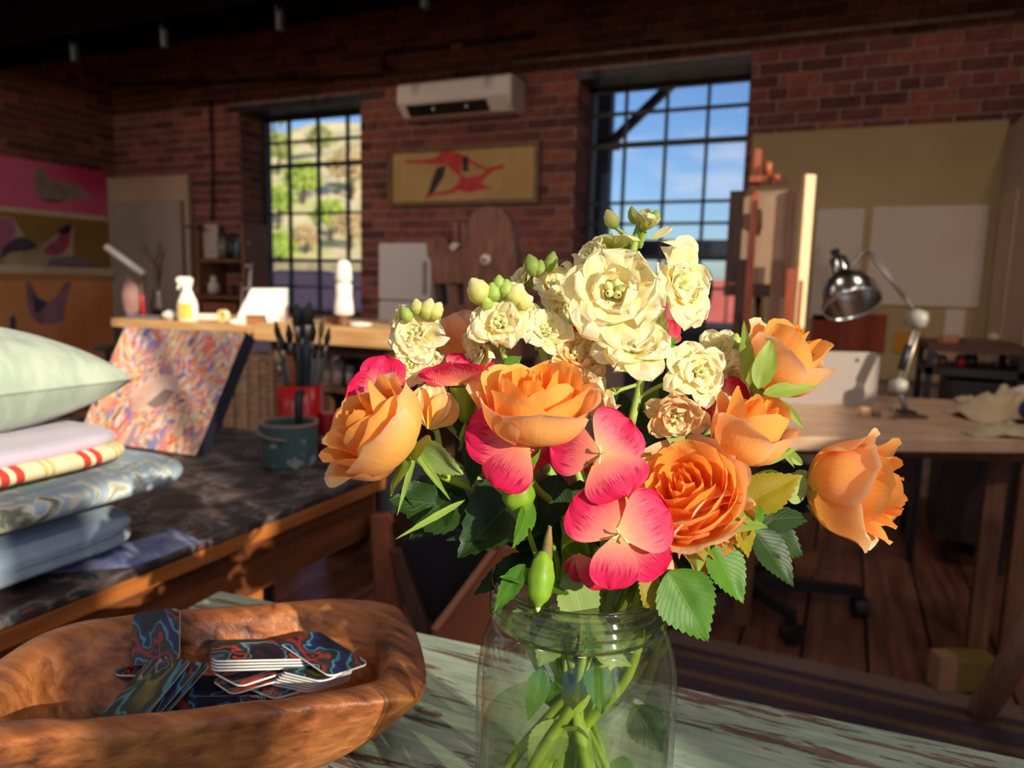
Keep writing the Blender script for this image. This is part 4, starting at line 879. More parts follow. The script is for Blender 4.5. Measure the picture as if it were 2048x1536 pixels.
# ---- folding chair with black sling between the benches
cx_ = onz(850, 1245, .0)
fc = thing('sling_chair', 'brown wooden folding chair with a black cloth sling behind the table', 'chair', (-.75, 1.05, 0))
Yc = .98
pc = lambda x, y, d=0: dep(x, y, 1.25+d)
bro = mat('chair_brown', (150, 84, 48), .5, (120, 62, 36), 7, (1, 1, 1), bump=.05)
part('side_board', MB().prism([pc(1010, 1090), pc(1080, 1100), pc(1080, 1330), pc(850, 1330), pc(866, 1252)], CF*.03), bro, fc, bevel=.004)
part('lit_edge_strip', MB().prism([pc(982, 1098, -.004), pc(992, 1104, -.004), pc(876, 1262, -.004), pc(862, 1258, -.004)], CF*.004), mat('painted_edge_light', (176, 116, 84), .5), fc)  # paler strip paints the light caught along the board's edge
part('rear_leg', MB().prism([pc(738, 1030, .1), pc(772, 1030, .1), pc(806, 1250, .1), pc(752, 1250, .1)], CF*.04), bro, fc, bevel=.004)
part('front_leg', MB().prism([pc(776, 1100, .05), pc(800, 1100, .05), pc(884, 1330, .05), pc(848, 1330, .05)], CF*.03), dark_wood, fc, bevel=.004)
part('sling', MB().prism([pc(x, y, .08) for x, y in [(800, 1080), (900, 1060), (1000, 1060), (985, 1100), (920, 1200), (872, 1262), (840, 1220), (806, 1150)]], CF*.02), dark_cloth, fc, bevel=.01)
part('back_cloth', MB().prism([pc(x, y, .15) for x, y in [(752, 935), (860, 920), (960, 960), (960, 1060), (870, 1060), (800, 1000), (786, 1036), (754, 1030)]], CF*.02), dark_cloth, fc, bevel=.01)
part('back_post', MB().prism([pc(x, y, .17) for x, y in [(860, 930), (880, 930), (900, 1080), (876, 1080)]], CF*.03), bro, fc, bevel=.004)
for px in (770, 1000): a = pc(px, 1325, .1); part('floor_leg', MB().box((a.x-.02, a.y-.02, 0), (a.x+.02, a.y+.02, a.z+.03)), dark_wood, fc)
# ================================================================= LEFT BENCH AND WHAT STANDS ON IT
BZ = .72; BX = -.775
splat = bpy.data.materials.new('splattered_top'); splat.use_nodes = True
t = splat.node_tree; l = t.links.new; b_ = t.nodes['Principled BSDF']; b_.inputs['Roughness'].default_value = .6; b_.inputs['Specular IOR Level'].default_value = .3
tcn = N(t, 'ShaderNodeTexCoord'); n1 = N(t, 'ShaderNodeTexNoise'); n1.inputs['Scale'].default_value = 14; n1.inputs['Detail'].default_value = 7; n1.inputs['Distortion'].default_value = 1.2
r1 = N(t, 'ShaderNodeValToRGB'); e = r1.color_ramp.elements
e[0].position = .25; e[0].color = s2l((40, 32, 36))+(1,); e[1].position = .8; e[1].color = s2l((92, 76, 74))+(1,)
for ps, c in ((.42, (54, 42, 42)), (.5, (70, 58, 58)), (.57, (112, 98, 94)), (.60, (46, 60, 66)), (.64, (62, 50, 50)), (.68, (128, 60, 52)), (.70, (66, 54, 58))): q = e.new(ps); q.color = s2l(c)+(1,)
l(tcn.outputs['Object'], n1.inputs[0]); l(n1.outputs[0], r1.inputs[0]); l(r1.outputs[0], b_.inputs['Base Color'])
orange_wood = mat('orange_wood', (176, 104, 48), .5, (138, 76, 34), 6, (9, 1, 9), bump=.06)
lb = thing('paint_table', 'low wooden table with a dark paint splattered top on the left', 'table', (-1.2, .6, 0))
part('top', MB().box((-1.75, -.05, BZ-.012), (BX, 1.30, BZ)), splat, lb, bevel=.003)
part('edge_board', MB().box((-1.75, -.05, BZ-.036), (BX-.002, 1.298, BZ-.0125)), orange_wood, lb, bevel=.003)
part('apron', MB().box((BX-.05, .0, BZ-.125), (BX-.025, 1.25, BZ-.0365)), mat('apron_wood', (120, 66, 34), .5, (92, 48, 26), 6, (9, 1, 9)), lb)
part('apron', MB().box((-1.70, 1.23, BZ-.125), (BX-.05, 1.25, BZ-.0365)), mat('apron_wood', (120, 66, 34), .5), lb)
for x, y in ((BX-.085, .79), (-1.70, .0), (-1.70, 1.17), (BX-.085, -.02)): part('leg', MB().box((x, y, 0), (x+.055, y+.055, BZ-.125 if y != .79 else BZ-.0365)), orange_wood, lb, bevel=.003)
for x0, y0, x1, y1, c, nm in ((-.81, .60, -.775, .69, (66, 78, 140), 'blue'), (-.79, .69, -.775, .72, (150, 150, 160), 'grey')): pass
def sbox(name, x0, x1, y0, y1, z0, z1, m, e=.28, amp=.004, ns=9, nu=48, nv=20, parent=None, label=None, cat=None, fold=0):
    """rounded soft block (superellipsoid) with cloth unevenness"""
    cx, cy, cz = (x0+x1)/2, (y0+y1)/2, (z0+z1)/2; hx, hy, hz_ = (x1-x0)/2, (y1-y0)/2, (z1-z0)/2
    sp = lambda v, p: math.copysign(abs(v)**p, v)
    def fn(u, v):
        a, b = 2*PI*u, PI*(v-.5)
        p = Vector((sp(math.cos(b), .5)*sp(math.cos(a), e), sp(math.cos(b), .5)*sp(math.sin(a), e), sp(math.sin(b), .7)))
        q = Vector((cx+hx*p.x, cy+hy*p.y, cz+hz_*p.z))
        n = noise.noise(q*ns)*amp + noise.noise(q*ns*3)*amp*.4
        q += Vector((p.x, p.y, p.z*.5))*n
        if fold: q += Vector((1, 1, 0))*(-fold*math.exp(-((q.z-cz)/(.12*hz_))**2)*(.8 if p.x > 0 else 0))
        q.z = max(q.z, z0); return q
    mb = MB().grid(fn, nu, nv, closeu=True)
    if parent: return part(name, mb, m, parent, smooth=True)
    return solo(name, mb, m, label, cat, smooth=True)
quilt_blue = mat('quilt_blue', (150, 166, 182), .95, (126, 142, 162), 16, bump=.25, bscale=60, sheen=.2)
floral = bpy.data.materials.new('floral_cloth'); floral.use_nodes = True
t = floral.node_tree; l = t.links.new; b_ = t.nodes['Principled BSDF']; b_.inputs['Roughness'].default_value = .95; b_.inputs['Specular IOR Level'].default_value = .1
tcn = N(t, 'ShaderNodeTexCoord'); n1 = N(t, 'ShaderNodeTexNoise'); n1.inputs['Scale'].default_value = 17; n1.inputs['Detail'].default_value = 3; n1.inputs['Distortion'].default_value = 2.2
r1 = N(t, 'ShaderNodeValToRGB'); e = r1.color_ramp.elements
e[0].position = .30; e[0].color = s2l((120, 122, 110))+(1,); e[1].position = .75; e[1].color = s2l((190, 204, 212))+(1,)
for ps, c in ((.38, (210, 200, 170)), (.43, (232, 230, 222)), (.47, (176, 192, 204)), (.6, (166, 184, 198)), (.68, (236, 226, 200))): q = e.new(ps); q.color = s2l(c)+(1,)
l(tcn.outputs['Object'], n1.inputs[0]); l(n1.outputs[0], r1.inputs[0]); l(r1.outputs[0], b_.inputs['Base Color'])
sbox('blue_quilt', -1.32, -.805, .18, .665, BZ+.001, .782, quilt_blue, amp=.008, fold=.012, label='folded pale blue quilt at the bottom of the textile stack', cat='quilt')
sbox('floral_quilt', -1.30, -.812, .16, .755, .783, .832, floral, amp=.008, label='folded blue floral quilt second from the bottom of the textile stack', cat='quilt')
# striped cushion: lilac top, cream side band with red stripes
lilac = mat('lilac_cloth', (196, 182, 196), .9, (184, 168, 186), 10, sheen=.2)
stripe = bpy.data.materials.new('ticking'); stripe.use_nodes = True
t = stripe.node_tree; l = t.links.new; b_ = t.nodes['Principled BSDF']; b_.inputs['Roughness'].default_value = .9; b_.inputs['Specular IOR Level'].default_value = .1
g_ = N(t, 'ShaderNodeNewGeometry'); sx = N(t, 'ShaderNodeSeparateXYZ'); l(g_.outputs['Position'], sx.inputs[0])
m1 = N(t, 'ShaderNodeMath', operation='MULTIPLY_ADD'); m1.inputs[1].default_value = 1/.098; m1.inputs[2].default_value = .22; l(sx.outputs['Y'], m1.inputs[0])
m2 = N(t, 'ShaderNodeMath', operation='FRACT'); l(m1.outputs[0], m2.inputs[0])
r_ = N(t, 'ShaderNodeValToRGB'); r_.color_ramp.interpolation = 'CONSTANT'; e = r_.color_ramp.elements
e[0].position = 0; e[0].color = s2l((232, 210, 168))+(1,); e[1].position = .9; e[1].color = s2l((232, 210, 168))+(1,)
for ps, c in ((.10, (206, 70, 56)), (.20, (240, 220, 184)), (.27, (206, 70, 56)), (.37, (236, 214, 172)), (.60, (222, 178, 96)), (.64, (236, 214, 172)), (.69, (222, 178, 96)), (.73, (236, 214, 172))): q = e.new(ps); q.color = s2l(c)+(1,)
l(m2.outputs[0], r_.inputs[0]); l(r_.outputs[0], b_.inputs['Base Color'])
sc = thing('striped_cushion', 'lilac topped cushion with red and cream striped edge in the stack', 'cushion', (-1.05, .4, .833))
sbox('side_band', -1.28, -.828, .14, .668, .833, .868, stripe, amp=.003, parent=sc)
sbox('lilac_top', -1.285, -.842, .12, .664, .850, .886, lilac, amp=.004, parent=sc)
# mint pillow with pleats radiating from a button
pm = bpy.data.materials.new('mint_silk'); pm.use_nodes = True
t = pm.node_tree; l = t.links.new; b_ = t.nodes['Principled BSDF']; b_.inputs['Roughness'].default_value = .55; b_.inputs['Sheen Weight'].default_value = .2; b_.inputs['Specular IOR Level'].default_value = .25
tcn = N(t, 'ShaderNodeTexCoord'); n1 = N(t, 'ShaderNodeTexNoise'); n1.inputs['Scale'].default_value = 26; n1.inputs['Detail'].default_value = 3
mpn = N(t, 'ShaderNodeMapping'); mpn.inputs['Scale'].default_value = (1, 1.6, .5)
r1 = N(t, 'ShaderNodeValToRGB'); e = r1.color_ramp.elements; e[0].color = s2l((160, 172, 154))+(1,); e[1].color = s2l((182, 190, 172))+(1,); e[0].position = .4; e[1].position = .6
bp = N(t, 'ShaderNodeBump'); bp.inputs['Strength'].default_value = .15; bp.inputs['Distance'].default_value = .01
l(tcn.outputs['Object'], mpn.inputs[0]); l(mpn.outputs[0], n1.inputs[0]); l(n1.outputs[0], r1.inputs[0]); l(r1.outputs[0], b_.inputs['Base Color']); l(n1.outputs[0], bp.inputs['Height']); l(bp.outputs[0], b_.inputs['Normal'])
PC = Vector((-1.03, .50, .944)); PA = (Vector((-.872, .675, 0))-Vector((-1.03, .50, 0))).normalized(); PB_ = Vector((-PA.y, PA.x, 0))
hl = (Vector((-.868, .678, .93))-PC).length
def pillow(sign):
    def fn(u, v):
        # square pillow seen corner-on: u,v in the diagonal axes
        a, b = (u-.5)*2, (v-.5)*2
        x_, y_ = (a+b)/2, (a-b)/2
        g = max(0, (1-abs(a)**2.4)*(1-abs(b)**2.4)); h = .084*g**.42
        pin = 1-.06*(1-abs(a*b))
        r_ = math.hypot(x_-.05, y_+.28); th = math.atan2(y_+.28, x_-.05)
        wr = .0035*math.sin(th*17+2*noise.noise(Vector((a*2, b*2, 1))))*math.exp(-r_*2.2)*g + .003*noise.noise(Vector((a*4, b*4, sign)))*g
        return PC + (PA*x_ + PB_*y_)*hl*1.0*2*pin*.5*1.0 + UP*(sign*h*(.9 if sign > 0 else .80)+wr*sign) + UP*(-.004)
    return fn
pil = thing('mint_pillow', 'pale mint silk pillow lying on top of the textile stack', 'pillow', PC-UP*.05)
mb = MB().grid(pillow(1), 44, 44); part('upper_face', mb, pm, pil, smooth=True)
mb = MB().grid(lambda u, v: pillow(-1)(v, u), 30, 30); part('lower_face', mb, pm, pil, smooth=True)
loop = []
for u, v in [(0, k/12) for k in range(12)]+[(k/12, 1) for k in range(12)]+[(1, 1-k/12) for k in range(12)]+[(1-k/12, 0) for k in range(13)]: loop.append(pillow(1)(u, v)+UP*.001)
part('piping', MB().tube(loop, .0022, 6), pm, pil, smooth=True)
# sheet of paper, splatters and rag edge under the stack
solo('paint_paper', MB().prism([Vector((-.87, .52, BZ+.0004)), Vector((-.778, .60, BZ+.0004)), Vector((-.778, .70, BZ+.0004)), Vector((-.85, .72, BZ+.0004))], (0, 0, .0004)), mat('paper_blue', (150, 150, 176), .8, (90, 100, 160), 30), 'blue smeared paper lying under the quilts at the table edge', 'paper')
# colourful portrait canvas
cm_ = bpy.data.materials.new('portrait_paint'); cm_.use_nodes = True
t = cm_.node_tree; l = t.links.new; b_ = t.nodes['Principled BSDF']; b_.inputs['Roughness'].default_value = .5
tcn = N(t, 'ShaderNodeTexCoord'); mpn = N(t, 'ShaderNodeMapping'); mpn.inputs['Scale'].default_value = (1, 1, .45)
n0 = N(t, 'ShaderNodeTexNoise'); n0.inputs['Scale'].default_value = 9; n0.inputs['Detail'].default_value = 3
vm_ = N(t, 'ShaderNodeVectorMath', operation='MULTIPLY_ADD'); vm_.inputs[1].default_value = (.16, .16, .16); n1 = N(t, 'ShaderNodeTexVoronoi'); n1.inputs['Scale'].default_value = 120
r1 = N(t, 'ShaderNodeValToRGB'); e = r1.color_ramp.elements
e[0].position = .06; e[0].color = s2l((96, 92, 170))+(1,); e[1].position = .95; e[1].color = s2l((120, 50, 56))+(1,)
for ps, c in ((.14, (150, 140, 190)), (.24, (226, 140, 126)), (.34, (236, 96, 66)), (.42, (246, 210, 170)), (.50, (226, 196, 110)), (.56, (240, 164, 140)), (.62, (170, 184, 140)), (.68, (238, 108, 84)), (.76, (250, 226, 206)), (.88, (110, 114, 180))): q = e.new(ps); q.color = s2l(c)+(1,)
l(tcn.outputs['Object'], mpn.inputs[0]); l(mpn.outputs[0], n0.inputs[0]); l(n0.outputs['Color'], vm_.inputs[0]); l(mpn.outputs[0], vm_.inputs[2]); l(vm_.outputs[0], n1.inputs[0]); l(n1.outputs['Color'], r1.inputs[0]); l(r1.outputs[0], b_.inputs['Base Color'])
qb = [Vector((-1.50, 1.03, BZ+.002)), Vector((-1.165, 1.045, BZ+.002)), ony(492, 664, 1.215), ony(250, 655, 1.185)]
nrm = (qb[1]-qb[0]).cross(qb[3]-qb[0]).normalized()
if nrm.y > 0: nrm = -nrm
pc_ = thing('portrait_canvas', 'canvas of multicoloured brushwork with dark sides leaning behind the textile stack', 'painting', (-1.33, 1.1, BZ+.002))
th_ = -nrm*.034
part('painted_face', MB().slab([p+nrm*.0012 for p in qb], th_*.03), cm_, pc_)
part('canvas_sides', MB().slab([p for p in qb], th_), mat('canvas_navy', (44, 42, 58), .8), pc_)
fq = lambda u, v: (qb[0]*(1-u)+qb[1]*u)*(1-v)+(qb[3]*(1-u)+qb[2]*u)*v + nrm*.0016
part('pale_face', MB().prism([fq(u, v) for u, v in [(.30, .42), (.40, .55), (.55, .60), (.66, .50), (.64, .36), (.5, .28), (.36, .26)]], nrm*.0006), mat('face_paint', (232, 196, 176), .5, (214, 160, 140), 16), pc_)
part('face_shadow', MB().prism([fq(u, v)+nrm*.0008 for u, v in [(.46, .34), (.56, .48), (.64, .46), (.62, .36), (.54, .31)]], nrm*.0004), mat('face_shade', (150, 120, 112), .5), pc_)
part('prop_leg', MB().tube([fq(.5, .8)+th_*1.1, Vector((-1.36, 1.28, BZ+.004))], .008, 6), dark_wood, pc_)
# paint pot, mug and brushes
B = onz(580, 928, BZ); f = Fr(B); R_ = 54
pot = thing('paint_pot', 'grey green paint pot with pale drips in front of the red mug', 'pot', B)
part('body', f.lathe(MB(), [(R_-2, 0), (R_, 4), (R_+1, 84), (R_-3, 84), (R_-4, 6), (0, 5)], seg=32), mat('pot_green', (72, 92, 88), .6, (150, 146, 140), 34, lo=.60, hi=.66), pot, smooth=False)
part('rim', f.lathe2(MB(), [(R_-4, 82), (R_+3, 82), (R_+3, 88), (R_-4, 88), (R_-4, 82)], seg=32), mat('pot_rim', (140, 116, 108), .6), pot)
part('handle', MB().tube(smoothpath([f(-R_-3, 82, 0), f(-R_+4, 70, -34), f(-20, 62, -56), f(10, 60, -58)], 4), .003, 6), mat('pot_rim', (140, 116, 108), .6), pot)
B2 = onz(602, 905, BZ); f2 = Fr(B2); R2 = 42
mug = thing('red_mug', 'red enamel mug with black handle full of paintbrushes', 'mug', B2)
part('body', f2.lathe(MB(), [(R2-3, 0), (R2, 4), (R2, 138), (R2-3, 138), (R2-4, 6), (0, 5)], seg=32), mat('enamel_red', (196, 22, 26), .3, (176, 16, 22), 5), mug, smooth=True)
part('handle', MB().tube(smoothpath([f2(14, 128, -R2+2), f2(16, 126, -R2-22), f2(18, 100, -R2-30), f2(18, 50, -R2-24), f2(16, 30, -R2+2)], 5), .008, 8), black_metal, mug, smooth=True)
br_cols = [((64, 78, 82), 'slate handled'), ((176, 92, 36), 'orange handled'), ((40, 44, 44), 'black handled'), ((100, 108, 108), 'grey handled')]
spec = [(-26, -40, 205, 0, 5), (-14, -34, 240, 0, 5), (-12, -46, 262, 3, 5), (-4, -24, 255, 1, 6), (4, -12, 282, 2, 7), (10, 2, 296, 2, 8), (16, 14, 290, 2, 7), (22, 28, 262, 0, 6), (26, 44, 270, 3, 5), (30, 54, 250, 0, 5), (12, 26, 300, 2, 9), (0, 10, 270, 2, 8)]
POSN = ['leaning farthest left', 'second from the left', 'leaning left at the front', 'with a white ferrule left of centre', 'in the middle left', 'tallest in the middle', 'right of the tallest one', 'leaning right', 'leaning farthest right with a thin grey stem', 'at the right edge with the slate stem', 'with the widest dark bristles', 'at the back of the bunch']
for i, (a0, a1, h, c, r) in enumerate(spec):
    cc = (i % 5-2)*7
    lab = br_cols[c][1]+' paintbrush in the red mug, '+POSN[i]
    bb = thing('paintbrush', lab, 'paintbrush', f2(a0, 8, cc*.5), 'brushes in the red mug')
    P0, P1 = f2(a0*.4, 8, cc*.3), f2(a1, h, cc*1.4)
    q = lambda s: P0+(P1-P0)*s
    part('handle', MB().tube([q(0), q(.3), q(.6), q(.76)], [.0022, .0035, r*f2.k*.75, r*f2.k*.6], 8), mat('brush_%d' % c, br_cols[c][0], .4), bb, smooth=True)
    part('ferrule', MB().tube([q(.755), q(.86)], [r*f2.k*.65, r*f2.k*.8], 8), dull_metal, bb, smooth=True)
    part('bristles', MB().tube([q(.855), q(.92), q(1)], [r*f2.k*.85, r*f2.k*1.3, r*f2.k*.35], 8), mat('bristle_dark', (36, 40, 36), .8, (60, 58, 50), 60) if i % 4 else mat('bristle_tan', (170, 140, 96), .8), bb, smooth=True)
B = onz(655, 908, BZ); f = Fr(B)
rt = thing('red_can', 'narrow red can with white label right of the paint pot', 'can', B)
part('body', f.lathe(MB(), [(17, 0), (17, 82), (15, 84), (0, 84)], seg=20), mat('can_red', (176, 24, 34), .4, (120, 16, 26), 9), rt, smooth=False)
part('label', f.lathe(MB(), [(17.4, 24), (17.4, 40)], seg=20), mat('can_label', (190, 176, 180), .5), rt)
for i, (px, py, w_, h, c, lab) in enumerate(((690, 915, 16, 40, (70, 66, 72), 'dark grey tub at the far right of the paint table'), (672, 930, 10, 20, (90, 100, 110), 'small blue grey tub in front of the dark grey tub'))):
    B = onz(px, py, BZ); f = Fr(B); solo(('grey_tub', 'blue_tub')[i], f.lathe(MB(), [(w_, 0), (w_, h), (w_-2, h), (w_-3, 3)], seg=18), mat('tub_%d' % i, c, .5), lab, 'tub', smooth=True)
# ================================================================= FRONT TABLE
TZ = .75
tm = bpy.data.materials.new('worn_mint_paint'); tm.use_nodes = True
t = tm.node_tree; l = t.links.new; b_ = t.nodes['Principled BSDF']; b_.inputs['Roughness'].default_value = .5; b_.inputs['Specular IOR Level'].default_value = .35
g_ = N(t, 'ShaderNodeNewGeometry'); mpn = N(t, 'ShaderNodeMapping'); mpn.inputs['Scale'].default_value = (3.5, 26, 10); mpn.inputs['Rotation'].default_value = (0, 0, math.radians(-4.2))
l(g_.outputs['Position'], mpn.inputs[0])
n1 = N(t, 'ShaderNodeTexNoise'); n1.inputs['Scale'].default_value = 2.2; n1.inputs['Detail'].default_value = 9; n1.inputs['Roughness'].default_value = .65; n1.inputs['Distortion'].default_value = .5
n2 = N(t, 'ShaderNodeTexNoise'); n2.inputs['Scale'].default_value = 7; n2.inputs['Detail'].default_value = 6
n3 = N(t, 'ShaderNodeTexNoise'); n3.inputs['Scale'].default_value = 1.1; n3.inputs['Detail'].default_value = 4
for n_ in (n1, n2, n3): l(mpn.outputs[0], n_.inputs[0])
rp = N(t, 'ShaderNodeValToRGB'); e = rp.color_ramp.elements; e[0].position = .3; e[0].color = s2l((128, 142, 126))+(1,); e[1].position = .7; e[1].color = s2l((170, 180, 158))+(1,); l(n2.outputs[0], rp.inputs[0])
rw = N(t, 'ShaderNodeValToRGB'); e = rw.color_ramp.elements; e[0].position = .35; e[0].color = s2l((80, 58, 48))+(1,); e[1].position = .65; e[1].color = s2l((126, 94, 78))+(1,); l(n2.outputs[0], rw.inputs[0])
rm = N(t, 'ShaderNodeValToRGB'); e = rm.color_ramp.elements; e[0].position = .555; e[1].position = .585; l(n1.outputs[0], rm.inputs[0])
rb_ = N(t, 'ShaderNodeValToRGB'); e = rb_.color_ramp.elements; e[0].position = .40; e[0].color = (1, 1, 1, 1); e[1].position = .43; e[1].color = (0, 0, 0, 1); l(n3.outputs[0], rb_.inputs[0])
ma = N(t, 'ShaderNodeMath', operation='MAXIMUM'); l(rm.outputs[0], ma.inputs[0])
mm = N(t, 'ShaderNodeMath', operation='MULTIPLY'); l(rb_.outputs[0], mm.inputs[0]); l(n2.outputs[0], mm.inputs[1])
mm2 = N(t, 'ShaderNodeMath', operation='GREATER_THAN'); mm2.inputs[1].default_value = .5; l(mm.outputs[0], mm2.inputs[0]); l(mm2.outputs[0], ma.inputs[1])
mxx = N(t, 'ShaderNodeMix', data_type='RGBA'); l(ma.outputs[0], mxx.inputs[0]); l(rp.outputs[0], mxx.inputs[6]); l(rw.outputs[0], mxx.inputs[7]); l(mxx.outputs[2], b_.inputs['Base Color'])
bp = N(t, 'ShaderNodeBump'); bp.inputs['Strength'].default_value = .5; bp.inputs['Distance'].default_value = .0015; bp.invert = True; l(ma.outputs[0], bp.inputs['Height'])
bp2 = N(t, 'ShaderNodeBump'); bp2.inputs['Strength'].default_value = .25; bp2.inputs['Distance'].default_value = .002; l(n2.outputs[0], bp2.inputs['Height']); l(bp.outputs[0], bp2.inputs['Normal']); l(bp2.outputs[0], b_.inputs['Normal'])
tbl = thing('painted_table', 'table with worn flaking mint green paint in front', 'table', (0, .3, 0))
ta = math.atan2(.603-.567, .143+.358); tx = Vector((math.cos(ta), math.sin(ta), 0)); ty = Vector((-math.sin(ta), math.cos(ta), 0)); tc0 = Vector((-.582, .548, 0))
for k in range(4):
    d0, d1 = -.125*k-.0012, -.125*(k+1)+.0012
    q = [tc0+tx*0+ty*d1, tc0+tx*1.75+ty*d1, tc0+tx*1.75+ty*d0, tc0+ty*d0]
    part('plank', MB().prism([p+UP*TZ for p in q], (0, 0, -.028)), tm, tbl, bevel=.0025)
tw_ = mat('table_wood', (120, 110, 92), .6, (96, 70, 54), 9, (1, 1, 4))
for a, b in ((.05, -.04), (1.68, -.04), (.05, -.46), (1.68, -.46)): p = tc0+tx*a+ty*b; part('leg', MB().box((p.x-.025, p.y-.025, 0), (p.x+.025, p.y+.025, TZ-.028)), tw_, tbl)
part('apron', MB().prism([tc0+tx*.05+ty*-.05+UP*(TZ-.0285), tc0+tx*1.68+ty*-.05+UP*(TZ-.0285), tc0+tx*1.68+ty*-.07+UP*(TZ-.0285), tc0+tx*.05+ty*-.07+UP*(TZ-.0285)], (0, 0, -.07)), tw_, tbl)
# ---- dough bowl
bwm = bpy.data.materials.new('bowl_wood'); bwm.use_nodes = True
t = bwm.node_tree; l = t.links.new; b_ = t.nodes['Principled BSDF']; b_.inputs['Roughness'].default_value = .42; b_.inputs['Specular IOR Level'].default_value = .45
tcn = N(t, 'ShaderNodeTexCoord'); mpn = N(t, 'ShaderNodeMapping'); mpn.inputs['Rotation'].default_value = (0, 0, math.radians(-38)); mpn.inputs['Scale'].default_value = (5, 60, 60)
l(tcn.outputs['Object'], mpn.inputs[0])
n1 = N(t, 'ShaderNodeTexNoise'); n1.inputs['Scale'].default_value = 1.7; n1.inputs['Detail'].default_value = 10; n1.inputs['Distortion'].default_value = .35
n2 = N(t, 'ShaderNodeTexNoise'); n2.inputs['Scale'].default_value = 16; n2.inputs['Detail'].default_value = 6
l(mpn.outputs[0], n1.inputs[0]); l(tcn.outputs['Object'], n2.inputs[0])
r1 = N(t, 'ShaderNodeValToRGB'); e = r1.color_ramp.elements; e[0].position = .36; e[0].color = s2l((72, 38, 22))+(1,); e[1].position = .66; e[1].color = s2l((198, 122, 66))+(1,); q = e.new(.46); q.color = s2l((136, 74, 38))+(1,)
mixn = N(t, 'ShaderNodeMath', operation='ADD'); ml_ = N(t, 'ShaderNodeMath', operation='MULTIPLY'); ml_.inputs[1].default_value = .5; l(n2.outputs[0], ml_.inputs[0]); ml2 = N(t, 'ShaderNodeMath', operation='MULTIPLY'); ml2.inputs[1].default_value = .5; l(n1.outputs[0], ml2.inputs[0]); l(ml_.outputs[0], mixn.inputs[0]); l(ml2.outputs[0], mixn.inputs[1])
l(mixn.outputs[0], r1.inputs[0]); l(r1.outputs[0], b_.inputs['Base Color'])
bp = N(t, 'ShaderNodeBump'); bp.inputs['Strength'].default_value = .6; bp.inputs['Distance'].default_value = .005; l(n1.outputs[0], bp.inputs['Height']); l(bp.outputs[0], b_.inputs['Normal'])
BC = Vector((-.380, .348, 0)); e1 = Vector((.785, .62, 0)).normalized(); e2 = Vector((-e1.y, e1.x, 0))
bowl = thing('dough_bowl', 'hand carved brown wooden dough bowl holding swirl printed cards', 'bowl', BC+UP*TZ)
def se(a, b, n, th):
    c, s = math.cos(th), math.sin(th); return math.copysign(abs(c)**(2/n), c)*a, math.copysign(abs(s)**(2/n), s)*b
def ring(a, b, n, z, zf=None, lug=0, wob=.0028):
    def g(th):
        x_, y_ = se(a, b, n, th)
        if lug:
            c = math.cos(th)
            k = math.exp(-((abs(y_)-.0)/(b*.55))**4)
            x_ += math.copysign(lug*k*(.25 if c > 0 else 1), c)*(abs(c)**.3)
        w_ = wob*noise.noise(Vector((x_*30, y_*30, z*40)))
        zz = z + (zf(x_, y_) if zf else 0) + w_
        return BC + e1*(x_+w_) + e2*(y_+w_) + UP*zz
    return g
rimz = lambda x, y: .004*(abs(y)/.078)**2 - .010*(abs(x)/.15)**4
rings = [ring(.085, .040, 3, TZ+.0015), ring(.100, .050, 3, TZ+.003), ring(.128, .066, 3.4, TZ+.028), ring(.140, .077, 5.5, TZ+.056, rimz, .016), ring(.143, .0795, 6.5, TZ+.064, rimz, .020), ring(.141, .079, 6.5, TZ+.069, rimz, .019),
         ring(.124, .0665, 4.6, TZ+.0705, rimz), ring(.117, .0605, 3.8, TZ+.067, rimz), ring(.111, .054, 3.0, TZ+.042), ring(.096, .044, 2.7, TZ+.022), ring(.07, .03, 2.4, TZ+.014), ring(.03, .012, 2, TZ+.013), ring(.001, .001, 2, TZ+.013)]
nr = len(rings)-1; nt_ = 120
def bfn(u, v):
    i = min(int(v*nr+1e-6), nr); return rings[i](2*PI*u+.0)
mb = MB().grid(bfn, nt_, nr, closeu=True); mb.add([rings[0](2*PI*k/nt_) for k in range(nt_)], [tuple(range(nt_))[::-1]])
part('carved_body', mb, bwm, bowl, smooth=True, sub=1)
